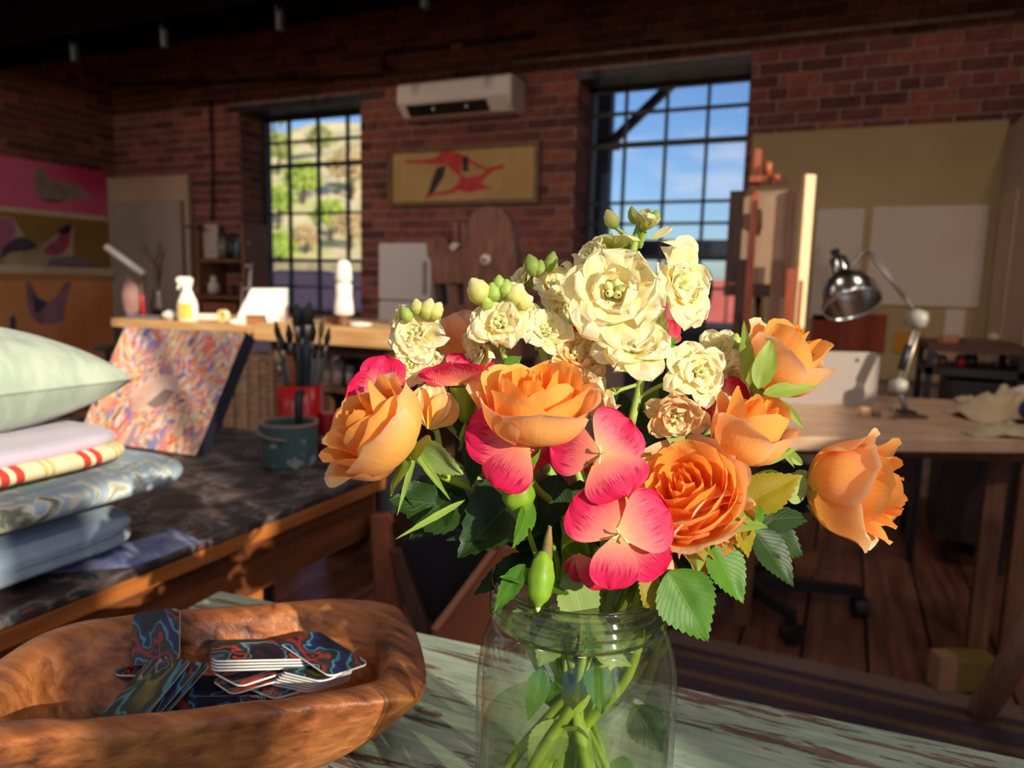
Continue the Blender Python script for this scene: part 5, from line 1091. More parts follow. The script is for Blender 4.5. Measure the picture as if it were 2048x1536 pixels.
# ---- cards
cmm = []
for i, (c_a, c_b, c_c) in enumerate((((28, 40, 84), (96, 176, 200), (150, 40, 50)), ((60, 36, 50), (136, 190, 200), (190, 70, 60)), ((34, 34, 40), (90, 170, 190), (120, 110, 40)))):
    m = bpy.data.materials.new('card_swirl_%d' % i); m.use_nodes = True; t = m.node_tree; l = t.links.new; b_ = t.nodes['Principled BSDF']; b_.inputs['Roughness'].default_value = .38; b_.inputs['Specular IOR Level'].default_value = .2
    uvn = N(t, 'ShaderNodeUVMap'); mpn = N(t, 'ShaderNodeMapping'); mpn.inputs['Scale'].default_value = (1.5, 1, 1); mpn.inputs['Location'].default_value = (i*3.1, i*1.7, 0)
    nn = N(t, 'ShaderNodeTexNoise'); nn.inputs['Scale'].default_value = 1.5; nn.inputs['Detail'].default_value = 2
    wv = N(t, 'ShaderNodeVectorMath', operation='MULTIPLY_ADD'); wv.inputs[1].default_value = (1.0, 1.0, 0)
    n2 = N(t, 'ShaderNodeTexNoise'); n2.inputs['Scale'].default_value = .95; n2.inputs['Detail'].default_value = .6; n2.inputs['Distortion'].default_value = .5
    l(uvn.outputs[0], mpn.inputs[0]); l(mpn.outputs[0], nn.inputs[0]); l(nn.outputs['Color'], wv.inputs[0]); l(mpn.outputs[0], wv.inputs[2]); l(wv.outputs[0], n2.inputs[0])
    r1 = N(t, 'ShaderNodeValToRGB'); e = r1.color_ramp.elements; e[0].position = .2; e[0].color = s2l(c_a)+(1,); e[1].position = .85; e[1].color = s2l((70, 40, 60))+(1,)
    for ps, c in ((.32, (24, 22, 30)), (.40, c_a), (.425, tuple(int(v*.8) for v in c_b)), (.44, (30, 38, 48)), (.49, (56, 48, 38)), (.525, c_c), (.545, (40, 24, 34)), (.585, (34, 34, 42)), (.60, (150, 140, 130)), (.612, (30, 30, 38)), (.66, (40, 56, 78)), (.69, tuple(int(v*.7) for v in c_b)), (.72, c_a)): q = e.new(ps); q.color = s2l(c)+(1,)
    l(n2.outputs[0], r1.inputs[0]); l(r1.outputs[0], b_.inputs['Base Color']); cmm.append(m)
card_edge = mat('card_edge', (244, 238, 230), .5)
def card(q, lab, mi, thick=.0014, shift=(0, 0, 0), r=.1):
    q = [Vector(p)+Vector(shift) for p in q]; c_ = (q[0]+q[1]+q[2]+q[3])/4; u_ = (q[1]-q[0]+q[2]-q[3])/4; v_ = (q[3]-q[0]+q[2]-q[1])/4; q = [c_-u_-v_, c_+u_-v_, c_+u_+v_, c_-u_+v_]; n = (q[1]-q[0]).cross(q[3]-q[0]).normalized()
    if n.dot(CAM-q[0]) < 0: n = -n
    def pt(u, v): return (q[0]*(1-u)+q[1]*u)*(1-v)+(q[3]*(1-u)+q[2]*u)*v
    W_, H_ = (q[1]-q[0]).length, (q[3]-q[0]).length; R = .005; ru, rv = R/max(W_, .01), R/max(H_, .01)
    uv = []
    for cu, cv, s in ((1-ru, 1-rv, 0), (ru, 1-rv, 1), (ru, rv, 2), (1-ru, rv, 3)):
        for k in range(5): a = PI/2*(s+k/4); uv.append((cu+ru*math.cos(a), cv+rv*math.sin(a)))
    c = thing('swirl_card', lab, 'card', pt(.5, .5), 'swirl printed cards in the bowl'); m_ = len(uv)
    b = MB(); b.prism([pt(u, v)-n*thick for u, v in uv], n*thick*.93); part('white_stock', b, card_edge, c)
    b = MB(); b.add([pt(u, v) for u, v in uv], [tuple(range(m_))], [uv]); part('printed_face', b, cmm[mi], c)
    return c
qz = lambda px, zs: [onz(x, y, z) for (x, y), z in zip(px, zs if hasattr(zs, '__len__') else [zs]*4)]
# upright card on the rear wall
card([dep(262, 1330, .528), dep(358, 1322, .531), dep(360, 1214, .556), dep(267, 1226, .553)], 'swirl card standing upright against the rear wall of the bowl', 0)
card(qz([(222, 1348), (345, 1352), (350, 1300), (250, 1300)], (.792, .792, .794, .794)), 'dark red swirl card half hidden behind the upright card', 1)
# diagonal fan of three
for k, dx in enumerate((0, 22, 36)):
    card(qz([(195+dx, 1442), (284+dx, 1438), (384+dx*1.1, 1322-k*0+dx*.2), (300+dx, 1314+dx*.2)], (.780-.0024*k, .780-.0024*k, .808-.0024*k, .808-.0024*k)), ('topmost', 'middle', 'lowest')[k]+' card of the diagonal fan left in the bowl', (2, 0, 2)[k], shift=(0, 0, .0))
card(qz([(300, 1450), (520, 1420), (580, 1370), (385, 1335)], (.772, .772, .785, .788)), 'blue swirl card lying under the fan in the bowl middle', 0)
# dark cards slanting on the front wall
for k in range(4):
    card(qz([(330+26*k, 1452), (480+16*k, 1448), (520+16*k, 1392-2*k), (390+18*k, 1392)], (.776-.0014*k, .776-.0014*k, .792-.0014*k, .792-.0014*k)), ('first', 'second', 'third', 'last')[k]+' dark card from the left slanting on the front wall of the bowl', (0, 1, 0, 1)[k])
# flat stack of four
for k in range(4):
    dy = 6.2*k; card(qz([(414-k*1.5, 1322+dy), (628+k*4, 1316+dy*.9), (600, 1280+dy*.9), (432, 1281+dy)], .812-.0032*k), ('topmost', 'second', 'third', 'lowest')[k]+' card of the flat stack in the bowl', 1)
# spread cards underneath, right
card(qz([(425, 1342), (478, 1372), (622, 1327), (560, 1300)], .7975), 'grey red swirl card with its corner towards us below the flat stack', 1)
card(qz([(425, 1362), (462, 1384), (606, 1350), (556, 1318)], .7945), 'second grey swirl card peeking out below the flat stack', 1)
card(qz([(495, 1377), (545, 1392), (660, 1368), (590, 1338)], .7915), 'card with a white corner lowest in the middle of the bowl', 0)
for k in range(6):
    card(qz([(560-k*7, 1340+k*5.5), (645-k*3, 1364+k*3.2), (712-k*3, 1334+k*5), (630, 1318+k*4)], .8040-.0022*k), ('topmost', 'second', 'third', 'fourth', 'fifth', 'lowest')[k]+' card of the fanned pile at the right of the bowl', 1 if k else 2)
card(qz([(553, 1284), (664, 1352), (735, 1326), (640, 1261)], (.817, .811, .811, .817)), 'bright swirl card lying on top at the right of the bowl', 0)
# ---- glass jar and water
JX, JY = dep(1152, 1350, .4).x, dep(1152, 1350, .4).y
JC = Vector((JX, JY, 0))
def clear(name, tint, ior, share, rough=.0):
    """clear body: part straight transmission, part true refraction, with Fresnel reflection"""
    m = bpy.data.materials.new(name); m.use_nodes = True; t = m.node_tree; t.nodes.clear(); l = t.links.new
    o_ = N(t, 'ShaderNodeOutputMaterial'); ms = N(t, 'ShaderNodeMixShader'); tp = N(t, 'ShaderNodeBsdfTransparent'); gl = N(t, 'ShaderNodeBsdfGlossy'); fr = N(t, 'ShaderNodeFresnel')
    rf = N(t, 'ShaderNodeBsdfRefraction'); rf.inputs['IOR'].default_value = ior; rf.inputs['Roughness'].default_value = 0; rf.inputs[0].default_value = tint+(1,)
    m2 = N(t, 'ShaderNodeMixShader'); m2.inputs[0].default_value = share
    tp.inputs[0].default_value = tint+(1,); gl.inputs['Roughness'].default_value = rough; fres(t, fr, ior)
    l(tp.outputs[0], m2.inputs[1]); l(rf.outputs[0], m2.inputs[2])
    l(fr.outputs[0], ms.inputs[0]); l(m2.outputs[0], ms.inputs[1]); l(gl.outputs[0], ms.inputs[2]); l(ms.outputs[0], o_.inputs[0]); return m
jar_glass = clear('jar_glass', (.975, .985, .965), 1.5, .11, .05); neck_glass = clear('neck_glass', (.985, .99, .975), 1.5, .50, .04); water_m = clear('water_clear', (.955, .975, .87), 1.33, .10)
R1 = .0545
body = [(0, .7512), (.046, .7512), (.0525, .7545), (R1, .763), (R1, .80), (R1, .84), (R1, .868), (.0538, .878), (.0515, .888), (.0488, .8955), (.0470, .9005), (.0466, .9045),
    (.0438, .9045), (.0440, .9015), (.0458, .896), (.0486, .8885), (.0506, .880), (.0514, .870), (.0516, .84), (.0516, .80), (.0513, .768), (.049, .7585), (.030, .7562), (0, .7562)]
neck = [(.0438, .9046), (.0466, .9046)]
for i in range(3):   # thread ridges of the neck
    z0 = .9062+i*.0050; neck += [(.0466, z0), (.0483, z0+.0012), (.0483, z0+.0022), (.0466, z0+.0036)]
neck += [(.0466, .9218), (.0476, .9230), (.0477, .9246), (.0466, .9258), (.0446, .9256), (.0438, .924), (.0438, .9046)]
jar = thing('glass_jar', 'clear glass jar with a threaded neck holding the bouquet', 'jar', JC+UP*.7512)
part('jar_body', MB().lathe(body, JC, 96, closed=True), jar_glass, jar, smooth=True)
part('threaded_neck', MB().lathe(neck, JC, 96, Matrix.Identity(3), closed=True), neck_glass, jar, smooth=True)
solo('water', MB().lathe([(.0, .7580), (.048, .7585), (.0508, .768), (.0511, .80), (.0511, .8385), (.0508, .8392), (.0490, .8385), (.0, .8385)], JC, 64, closed=True), water_m, 'clear water in the lower half of the glass jar', 'water', smooth=True)
# ================================================================= THE BOUQUET
def idir(r, d, c): return (CR*r - CU*d - CF*c).normalized()       # right, down, towards the camera
def petal_mat(name, stops, trans=.35, rough=.5, streak=None, veins=.0, bump=.15, spec=.25):
    """stops: (v, sRGB) along the petal from claw to lip (uv v)"""
    m = bpy.data.materials.new(name); m.use_nodes = True; t = m.node_tree; l = t.links.new; b = t.nodes['Principled BSDF']
    b.inputs['Roughness'].default_value = rough; b.inputs['Specular IOR Level'].default_value = spec; b.inputs['Sheen Weight'].default_value = .08
    uv = N(t, 'ShaderNodeUVMap'); sx = N(t, 'ShaderNodeSeparateXYZ'); l(uv.outputs[0], sx.inputs[0])
    mp_ = N(t, 'ShaderNodeMapping'); mp_.inputs['Scale'].default_value = (7, 1.2, 1); l(uv.outputs[0], mp_.inputs[0])
    oi = N(t, 'ShaderNodeObjectInfo')
    va = N(t, 'ShaderNodeVectorMath', operation='ADD'); l(mp_.outputs[0], va.inputs[0]); l(oi.outputs['Random'], va.inputs[1])
    n = N(t, 'ShaderNodeTexNoise'); n.inputs['Scale'].default_value = 3; n.inputs['Detail'].default_value = 4; l(va.outputs[0], n.inputs[0])
    ad = N(t, 'ShaderNodeMath', operation='MULTIPLY_ADD'); ad.inputs[1].default_value = .22; l(n.outputs[0], ad.inputs[0])
    sb_ = N(t, 'ShaderNodeMath', operation='SUBTRACT'); sb_.inputs[1].default_value = .11; l(sx.outputs['Y'], sb_.inputs[0]); l(sb_.outputs[0], ad.inputs[2])
    r = N(t, 'ShaderNodeValToRGB'); e = r.color_ramp.elements
    e[0].position = stops[0][0]; e[0].color = s2l(stops[0][1])+(1,); e[1].position = stops[-1][0]; e[1].color = s2l(stops[-1][1])+(1,)
    for p, c in stops[1:-1]: q = e.new(p); q.color = s2l(c)+(1,)
    l(ad.outputs[0], r.inputs[0]); cout = r.outputs[0]
    if streak:
        mp2 = N(t, 'ShaderNodeMapping'); mp2.inputs['Scale'].default_value = (34, 3.4, 1); l(uv.outputs[0], mp2.inputs[0])
        va2 = N(t, 'ShaderNodeVectorMath', operation='ADD'); l(mp2.outputs[0], va2.inputs[0]); l(oi.outputs['Random'], va2.inputs[1])
        n2 = N(t, 'ShaderNodeTexNoise'); n2.inputs['Scale'].default_value = 1; n2.inputs['Detail'].default_value = 2; l(va2.outputs[0], n2.inputs[0])
        g = N(t, 'ShaderNodeMapRange'); g.inputs[1].default_value = .50; g.inputs[2].default_value = .56; l(n2.outputs[0], g.inputs[0])
        bnd = N(t, 'ShaderNodeValToRGB'); be = bnd.color_ramp.elements; be[0].position = .42; be[0].color = (0, 0, 0, 1); be[1].position = .86; be[1].color = (0, 0, 0, 1); q = be.new(.64); q.color = (1, 1, 1, 1); l(sx.outputs['Y'], bnd.inputs[0])
        mu = N(t, 'ShaderNodeMath', operation='MULTIPLY'); l(g.outputs[0], mu.inputs[0]); l(bnd.outputs[0], mu.inputs[1])
        mu2 = N(t, 'ShaderNodeMath', operation='MULTIPLY'); mu2.inputs[1].default_value = .9; l(mu.outputs[0], mu2.inputs[0])
        mx_ = N(t, 'ShaderNodeMix', data_type='RGBA'); mx_.inputs[7].default_value = s2l(streak)+(1,); l(mu2.outputs[0], mx_.inputs[0]); l(cout, mx_.inputs[6]); cout = mx_.outputs[2]
    l(cout, b.inputs['Base Color'])
    bp = N(t, 'ShaderNodeBump'); bp.inputs['Strength'].default_value = bump; bp.inputs['Distance'].default_value = .002; l(n.outputs[0], bp.inputs['Height']); l(bp.outputs[0], b.inputs['Normal'])
    tr = N(t, 'ShaderNodeBsdfTranslucent'); ms = N(t, 'ShaderNodeMixShader'); ms.inputs[0].default_value = trans
    l(cout, tr.inputs[0]); l(b.outputs[0], ms.inputs[1]); l(tr.outputs[0], ms.inputs[2]); l(ms.outputs[0], t.nodes['Material Output'].inputs[0])
    return m
rose_in = petal_mat('rose_inner', [(0, (255, 178, 50)), (.5, (255, 152, 36)), (1, (255, 172, 74))], .42)
rose_mid = petal_mat('rose_middle', [(0, (255, 194, 66)), (.5, (255, 178, 66)), (1, (255, 190, 104))], .40)
rose_out = petal_mat('rose_outer', [(0, (255, 204, 84)), (.45, (255, 188, 92)), (.8, (255, 194, 124)), (1, (252, 212, 170))], .36)
pink_m = petal_mat('dianthus_pink', [(0, (252, 190, 130)), (.22, (250, 150, 124)), (.50, (246, 106, 116)), (.70, (236, 46, 98)), (1, (220, 8, 70))], .30, streak=(168, 10, 62))
pink_back = petal_mat('dianthus_back', [(0, (250, 180, 130)), (.4, (240, 80, 104)), (1, (214, 10, 66))], .35, streak=(190, 20, 72))
stock_m = petal_mat('stock_cream', [(0, (222, 220, 96)), (.3, (250, 236, 160)), (1, (255, 246, 210))], .44, bump=.15)
stock_warm = petal_mat('stock_warm', [(0, (236, 210, 100)), (.35, (252, 214, 130)), (1, (255, 226, 178))], .40, bump=.3)
stock_green = petal_mat('stock_greenish', [(0, (180, 200, 80)), (.5, (228, 228, 140)), (1, (248, 242, 196))], .36, bump=.3)
peach_m = petal_mat('peach_petal', [(0, (250, 190, 80)), (.5, (252, 170, 130)), (1, (250, 200, 170))], .5)
def leaf_mat(name, c1, c2, trans, vein=(170, 190, 90), rough=.46):
    m = bpy.data.materials.new(name); m.use_nodes = True; t = m.node_tree; l = t.links.new; b = t.nodes['Principled BSDF']
    b.inputs['Roughness'].default_value = rough; b.inputs['Specular IOR Level'].default_value = .28
    uv = N(t, 'ShaderNodeUVMap'); sx = N(t, 'ShaderNodeSeparateXYZ'); l(uv.outputs[0], sx.inputs[0])
    a = N(t, 'ShaderNodeMath', operation='SUBTRACT'); a.inputs[1].default_value = .5; l(sx.outputs['X'], a.inputs[0])
    ab = N(t, 'ShaderNodeMath', operation='ABSOLUTE'); l(a.outputs[0], ab.inputs[0])
    # side veins: bands of v - .6|u|
    k = N(t, 'ShaderNodeMath', operation='MULTIPLY_ADD'); k.inputs[1].default_value = -.75; l(ab.outputs[0], k.inputs[0]); l(sx.outputs['Y'], k.inputs[2])
    w_ = N(t, 'ShaderNodeMath', operation='MULTIPLY'); w_.inputs[1].default_value = 11; l(k.outputs[0], w_.inputs[0])
    fr = N(t, 'ShaderNodeMath', operation='PINGPONG'); fr.inputs[1].default_value = .5; l(w_.outputs[0], fr.inputs[0])
    sv = N(t, 'ShaderNodeMapRange'); sv.inputs[1].default_value = 0; sv.inputs[2].default_value = .07; sv.inputs[3].default_value = .45; sv.inputs[4].default_value = 0; l(fr.outputs[0], sv.inputs[0])
    mv = N(t, 'ShaderNodeMapRange'); mv.inputs[1].default_value = .012; mv.inputs[2].default_value = .022; mv.inputs[3].default_value = .9; mv.inputs[4].default_value = 0; l(ab.outputs[0], mv.inputs[0])
    mxv = N(t, 'ShaderNodeMath', operation='MAXIMUM'); l(sv.outputs[0], mxv.inputs[0]); l(mv.outputs[0], mxv.inputs[1])
    tcn = N(t, 'ShaderNodeTexCoord'); n = N(t, 'ShaderNodeTexNoise'); n.inputs['Scale'].default_value = 70; l(tcn.outputs['Object'], n.inputs[0])
    r = N(t, 'ShaderNodeValToRGB'); e = r.color_ramp.elements; e[0].position = .3; e[0].color = s2l(c1)+(1,); e[1].position = .7; e[1].color = s2l(c2)+(1,); l(n.outputs[0], r.inputs[0])
    mx_ = N(t, 'ShaderNodeMix', data_type='RGBA'); mx_.inputs[7].default_value = s2l(vein)+(1,)
    vm = N(t, 'ShaderNodeMath', operation='MULTIPLY'); vm.inputs[1].default_value = .28; l(mxv.outputs[0], vm.inputs[0]); l(vm.outputs[0], mx_.inputs[0]); l(r.outputs[0], mx_.inputs[6]); l(mx_.outputs[2], b.inputs['Base Color'])
    bp = N(t, 'ShaderNodeBump'); bp.inputs['Strength'].default_value = .35; bp.inputs['Distance'].default_value = .0012; bp.invert = True; l(mxv.outputs[0], bp.inputs['Height']); l(bp.outputs[0], b.inputs['Normal'])
    tr = N(t, 'ShaderNodeBsdfTranslucent'); ms = N(t, 'ShaderNodeMixShader'); ms.inputs[0].default_value = trans
    l(mx_.outputs[2], tr.inputs[0]); l(b.outputs[0], ms.inputs[1]); l(tr.outputs[0], ms.inputs[2]); l(ms.outputs[0], t.nodes['Material Output'].inputs[0])
    return m
leaf_dark = leaf_mat('leaf_dark', (30, 54, 18), (40, 68, 22), .14, (84, 112, 48))
leaf_mid = leaf_mat('leaf_green', (70, 114, 28), (88, 134, 36), .25, (140, 170, 70))
leaf_pale = leaf_mat('leaf_pale', (150, 172, 96), (166, 184, 108), .3, (196, 206, 130))
leaf_gold = leaf_mat('leaf_golden', (176, 152, 36), (160, 150, 40), .45, (210, 190, 80))
stem_m = mat('stem_green', (178, 200, 72), .5, (146, 176, 52), 40, trans=.2)
stem_pale = mat('stem_pale', (178, 200, 108), .5, (156, 184, 84), 40, trans=.25)
sepal_m = leaf_mat('sepal_green', (136, 164, 60), (156, 178, 78), .3, (186, 200, 110))
calyx_m = mat('calyx_green', (150, 186, 54), .45, (126, 166, 42), 60, (3, 3, .3), trans=.25)
bud_m = mat('bud_green', (186, 204, 104), .5, (158, 186, 82), 50, trans=.25)
def basis(axis, spin=0):
    z = axis.normalized(); x = z.cross(CU if abs(z.dot(CU)) < .92 else CR).normalized(); y = z.cross(x)
    c, s = math.cos(spin), math.sin(spin); return x*c+y*s, y*c-x*s, z
def cup_petal(C0, bx, by, bz, th0, A, rb, rm, rt, H, zb=0, curl=.0, spiral=.0, seed=0, tipup=.05, nu=12, nv=14, round_=.26, lip=0, side=.0):
    """rose petal: a patch of a cup around bz; curl = lip rolled outward; lip/side = sideways twist"""
    P0, P1, P2, P3 = (rb, 0), (rm*1.22, .12*H), (rm*1.12, .62*H), (rt, H)
    def prof(s):
        k = 1-s; return (k**3*P0[0]+3*k*k*s*P1[0]+3*k*s*s*P2[0]+s**3*P3[0], k**3*P0[1]+3*k*k*s*P1[1]+3*k*s*s*P2[1]+s**3*P3[1])
    def fn(u, v):
        a = 2*u-1; s = v*(1-round_*abs(a)**2.6+tipup*(1-abs(a))**2)
        R, Z = prof(min(s, 1.0));
        if s > 1: Z += (s-1)*H*.8
        w_ = A*(.42+.58*math.sin(min(1, s*1.45)*PI/2))
        th = th0+a*w_
        if s > .62:
            q = ((s-.62)/.38); amt = curl*(.35+.65*abs(a)**.8 if side == 0 else (1+side*a)*.7)
            R += amt*q*q*H*.42; Z -= amt*q*q*q*H*.30
        n = noise.noise(Vector((a*1.6+seed*3.1, s*1.8, seed*1.7)))
        n2 = noise.noise(Vector((a*4+seed, s*2, seed*.7)))
        R += spiral*a*rm + (.075*n)*H*s + .04*n2*H*max(0, s-.5)*2
        Z += .07*n2*H*max(0, s-.6)
        return C0 + (bx*math.cos(th)+by*math.sin(th))*R + bz*(Z+zb)
    return MB().grid(fn, nu, nv)
def fan_petal(P0, P1, wd, nrm, cup=.15, bend=.1, ruffle=.05, seed=0, claw=.16, nu=14, nv=14, freq=3.0, notch=0.0):
    """broad rounded petal from P0 (claw) to P1 (lip)"""
    Y = P1-P0; Lh = Y.length; y = Y.normalized(); n = (nrm - y*nrm.dot(y)).normalized(); x = y.cross(n)
    def fn(u, v):
        a = 2*u-1
        if v < .58: w_ = claw+(1-claw)*math.sin(v/.58*PI/2)**1.25
        else: w_ = max(0, 1-((v-.58)/.42)**2.4)**.5
        w_ = max(w_, .03)
        yy = v*Lh*(1-notch*math.exp(-(a/.3)**2)*v**6)
        k = noise.noise(Vector((a*freq*.6+seed*5.3, v*1.4+seed, seed*2.1))); k2 = noise.noise(Vector((a*freq*1.5+seed, v*2.2, seed*3.3+9)))
        z = cup*wd*.5*(a*w_)**2 + bend*Lh*v*v + ruffle*wd*v*v*(k*1.6+k2*.7)
        return P0 + x*(a*w_*wd*.5*(1+.05*k2)) + y*yy + n*z
    return MB().grid(fn, nu, nv)
def leaf_mb(P0, P1, wd, nrm, fold=.18, droop=.12, teeth=9, tooth=.06, seed=0, wave=.05):
    Y = P1-P0; Lh = Y.length; y = Y.normalized(); n = (nrm - y*nrm.dot(y)).normalized(); x = y.cross(n)
    nv = teeth*4 if teeth else 16; nu = 10
    def fn(u, v):
        a = 2*u-1; w_ = (math.sin(PI*min(1, v**.74))**.9)*(1-.25*v**3) if 0 < v < 1 else .0
        w_ = max(w_, .015)
        tt = (v*teeth) % 1 if teeth else 0
        ed = abs(a)**6*tooth*(tt*1.0-.3)*(1 if .06 < v < .97 else 0)
        k = noise.noise(Vector((a*1.5, v*2.5, seed*3.7)))
        z = fold*wd*.5*(abs(a)*w_) - droop*Lh*(v-.0)**2 + wave*wd*k
        return P0 + x*(a*(w_+ed)*wd*.5) + y*(v*Lh+ed*wd*.25) + n*z
    return MB().grid(fn, nu, nv)
def bud_mb(C0, axis, ln, r, seg=14, pts=((0, .25), (.15, .75), (.4, 1), (.7, .82), (.9, .4), (1, .08)), flute=.0):
    bx, by, bz = basis(axis); n = len(pts); mb = MB()
    pr = []
    for i in range(13):
        s = i/12; k = max(j for j in range(n) if pts[j][0] <= s+1e-9); k2 = min(k+1, n-1); d = (s-pts[k][0])/(pts[k2][0]-pts[k][0]) if k2 > k else 0
        d = d*d*(3-2*d); pr.append((s, pts[k][1]*(1-d)+pts[k2][1]*d))
    def fn(u, v):
        i = min(int(v*12+1e-6), 12); s, q = pr[i]; th = 2*PI*u; q *= 1+flute*math.cos(5*th)
        return C0 + (bx*math.cos(th)+by*math.sin(th))*r*q + bz*(s-.5)*ln
    return mb.grid(fn, seg, 12, closeu=True)
def mouth(a, r=.030, z=.918): return JC + Vector((math.cos(a)*r, math.sin(a)*r, z))
def stem_to_jar(obj, P, axis, ma, mr, ba, brr, r=.0026, m=None, lead=.02, zend=.764):
    path = smoothpath([P, P-axis*lead, mouth(ma, mr*1.12, .945), mouth(ma, mr*1.12, .915), mouth(ma+.5*math.sin(ma*5+ba), mr*(.65+.35*math.sin(ba*9)), .875), mouth(ba+.5*math.cos(ma*7), brr*(.75+.4*math.sin(ma*11)), .815), JC+Vector((math.cos(ba)*(brr+.014), math.sin(ba)*(brr+.014), zend))], 6)
    return part('stem', MB().tube(path, [r*(.8+.5*i/len(path)+.10*math.sin(i*1.7+ma*9)) for i in range(len(path))], 8), m or stem_m, obj, smooth=True)
def add_leaf(obj, b, t_, wpx, D, m, nrm=(0, 0, 1), Dt=None, fold=.18, droop=.08, seed=None, teeth=9, tooth=.10, name='leaf'):
    P0, P1 = dep(b[0], b[1], D), dep(t_[0], t_[1], Dt or D)
    return part(name, leaf_mb(P0, P1, wpx*D/F, idir(*nrm), fold, droop, teeth, tooth, seed if seed is not None else rnd.random()*9), m, obj, smooth=True)
def sepals(obj, C0, axis, R, H, n=5, spread=.5, ln=1.0, spin=0, curlf=.3):
    bx, by, bz = basis(axis, spin)
    for k in range(n):
        th = 2*PI*k/n; d = bx*math.cos(th)+by*math.sin(th)
        P0 = C0 + d*R*.15; sp = spread*(.8+.5*rnd.random()); tip = C0 + d*(R*(.35+sp)) + bz*H*ln*(1-sp)*(.7+.4*rnd.random())
        mb = leaf_mb(P0, tip, R*.62, d+bz*.2, -.3, curlf*(rnd.random()-.3), 0, 0, rnd.random()*9); part('sepal', mb, sepal_m, obj, smooth=True)
    part('hip', bud_mb(C0-bz*H*.10, bz, H*.24, R*.30, 14, ((0, .35), (.2, .7), (.5, 1), (.8, 1.0), (1, .75))), sepal_m, obj, smooth=True)
def rose(label, px, py, D, axis, Rpx, Hpx, layers, spin=0, seed=0, mats=None, stem=None, sep=(.5, 1.0), nosep=False):
    """(px,py): pixel of the base of the bloom; Rpx, Hpx radius and height in pixels"""
    k = D/F; R, H = Rpx*k, Hpx*k; ax = idir(*axis); C0 = dep(px, py, D)
    o = thing('rose', label, 'rose', C0, 'peach orange roses')
    bx, by, bz = basis(ax, spin); g = 0; rr = random.Random(seed)
    for (n, rm, rt, h, A, curl, mi, zb) in layers:
        off = rr.random()*2*PI
        for i in range(n):
            th = off+2*PI*i/n+rr.uniform(-.15, .15); g += 1
            mb = cup_petal(C0, bx, by, bz, th, A*rr.uniform(.92, 1.08), .10*R, rm*R, rt*R*rr.uniform(.94, 1.06), h*H*rr.uniform(.95, 1.04), zb*H, curl*rr.uniform(.6, 1.4), .07, seed*10+g)
            part('petal', mb, (mats or (rose_in, rose_mid, rose_out))[mi], o, smooth=True)
    if not nosep: sepals(o, C0, ax, R, H, spread=sep[0], ln=sep[1], spin=spin+.4)
    if stem: stem_to_jar(o, C0-ax*H*.18, ax, *stem)
    return o
# layer: petals, belly radius, lip radius, height, half angle, curl, material, z offset
CUP = [(3, .20, .10, .96, 1.5, 0, 0, .02), (4, .38, .38, 1.0, 1.1, .04, 0, 0), (4, .60, .68, 1.02, 1.0, .14, 1, 0), (4, .80, .96, .97, .95, .34, 1, 0), (5, .98, 1.14, .84, .85, .7, 2, 0)]
CUP_OLD = [(3, .20, .10, .98, 1.5, 0, 0, .02), (4, .40, .36, 1.0, 1.15, .0, 0, 0), (4, .62, .62, 1.02, 1.05, .08, 1, 0), (4, .82, .86, .97, 1.0, .22, 1, 0), (5, 1.0, 1.06, .86, .85, .5, 2, 0)]
BUD = [(3, .22, .10, 1.0, 1.5, 0, 0, .02), (3, .48, .38, 1.02, 1.3, .0, 0, 0), (3, .76, .74, 1.02, 1.2, .12, 1, 0), (4, 1.0, 1.08, .88, .95, .45, 2, 0)]
BUD_OLD = [(3, .22, .08, 1.0, 1.5, 0, 0, .02), (3, .50, .34, 1.02, 1.3, .0, 0, 0), (3, .78, .62, 1.0, 1.25, .06, 1, 0), (4, 1.0, .88, .92, 1.0, .18, 2, 0)]
OPEN = [(3, .12, .08, .86, 1.4, 0, 0, .10), (4, .22, .24, .88, 1.1, 0, 0, .08), (5, .36, .42, .90, .95, .05, 0, .06), (5, .52, .62, .92, .9, .10, 0, .04), (6, .68, .84, .92, .8, .2, 1, 0), (6, .84, 1.02, .86, .8, .35, 1, -.02), (6, 1.0, 1.2, .74, .75, .6, 2, -.03)]
r1_ = rose('large peach rose at the left edge of the bouquet, facing left', 812, 902, .372, (-.72, -.55, .42), 92, 140, CUP, .5, 3, stem=(2.6, .034, .6, .03), sep=(.75, .9))
r2_ = rose('peach rose in the middle of the bouquet above the pink flowers', 1068, 878, .374, (.02, -.93, .36), 98, 140, CUP, 1.1, 5, stem=(1.9, .02, 5.0, .03))
r3_ = rose('fully open deep orange rose in the centre right of the bouquet', 1382, 1020, .382, (-.38, -.66, .64), 100, 112, OPEN, .2, 7, stem=(.4, .030, 3.6, .03), sep=(.9, .8))
r3b = rose('orange rose tucked under the fully open one at lower right', 1372, 1018, .388, (.42, .42, .62), 82, 112, CUP, .9, 23, nosep=True, stem=(.2, .028, 3.9, .026))
r4_ = rose('highest orange rosebud at the upper right with green sepals', 1526, 776, .415, (.46, -.80, .36), 74, 132, BUD, .4, 9, stem=(.9, .034, 3.9, .03), sep=(.28, 1.15))
r5_ = rose('orange rosebud below the highest bud on the right', 1466, 922, .392, (.36, -.86, .32), 70, 134, BUD, 2.1, 11, stem=(.6, .034, 4.4, .03), sep=(.5, .9))
r6_ = rose('orange rose farthest right in the bouquet, pointing right', 1614, 966, .415, (.84, .05, .54), 84, 166, CUP, .9, 13, stem=(.15, .036, 3.3, .03), sep=(.6, .8))
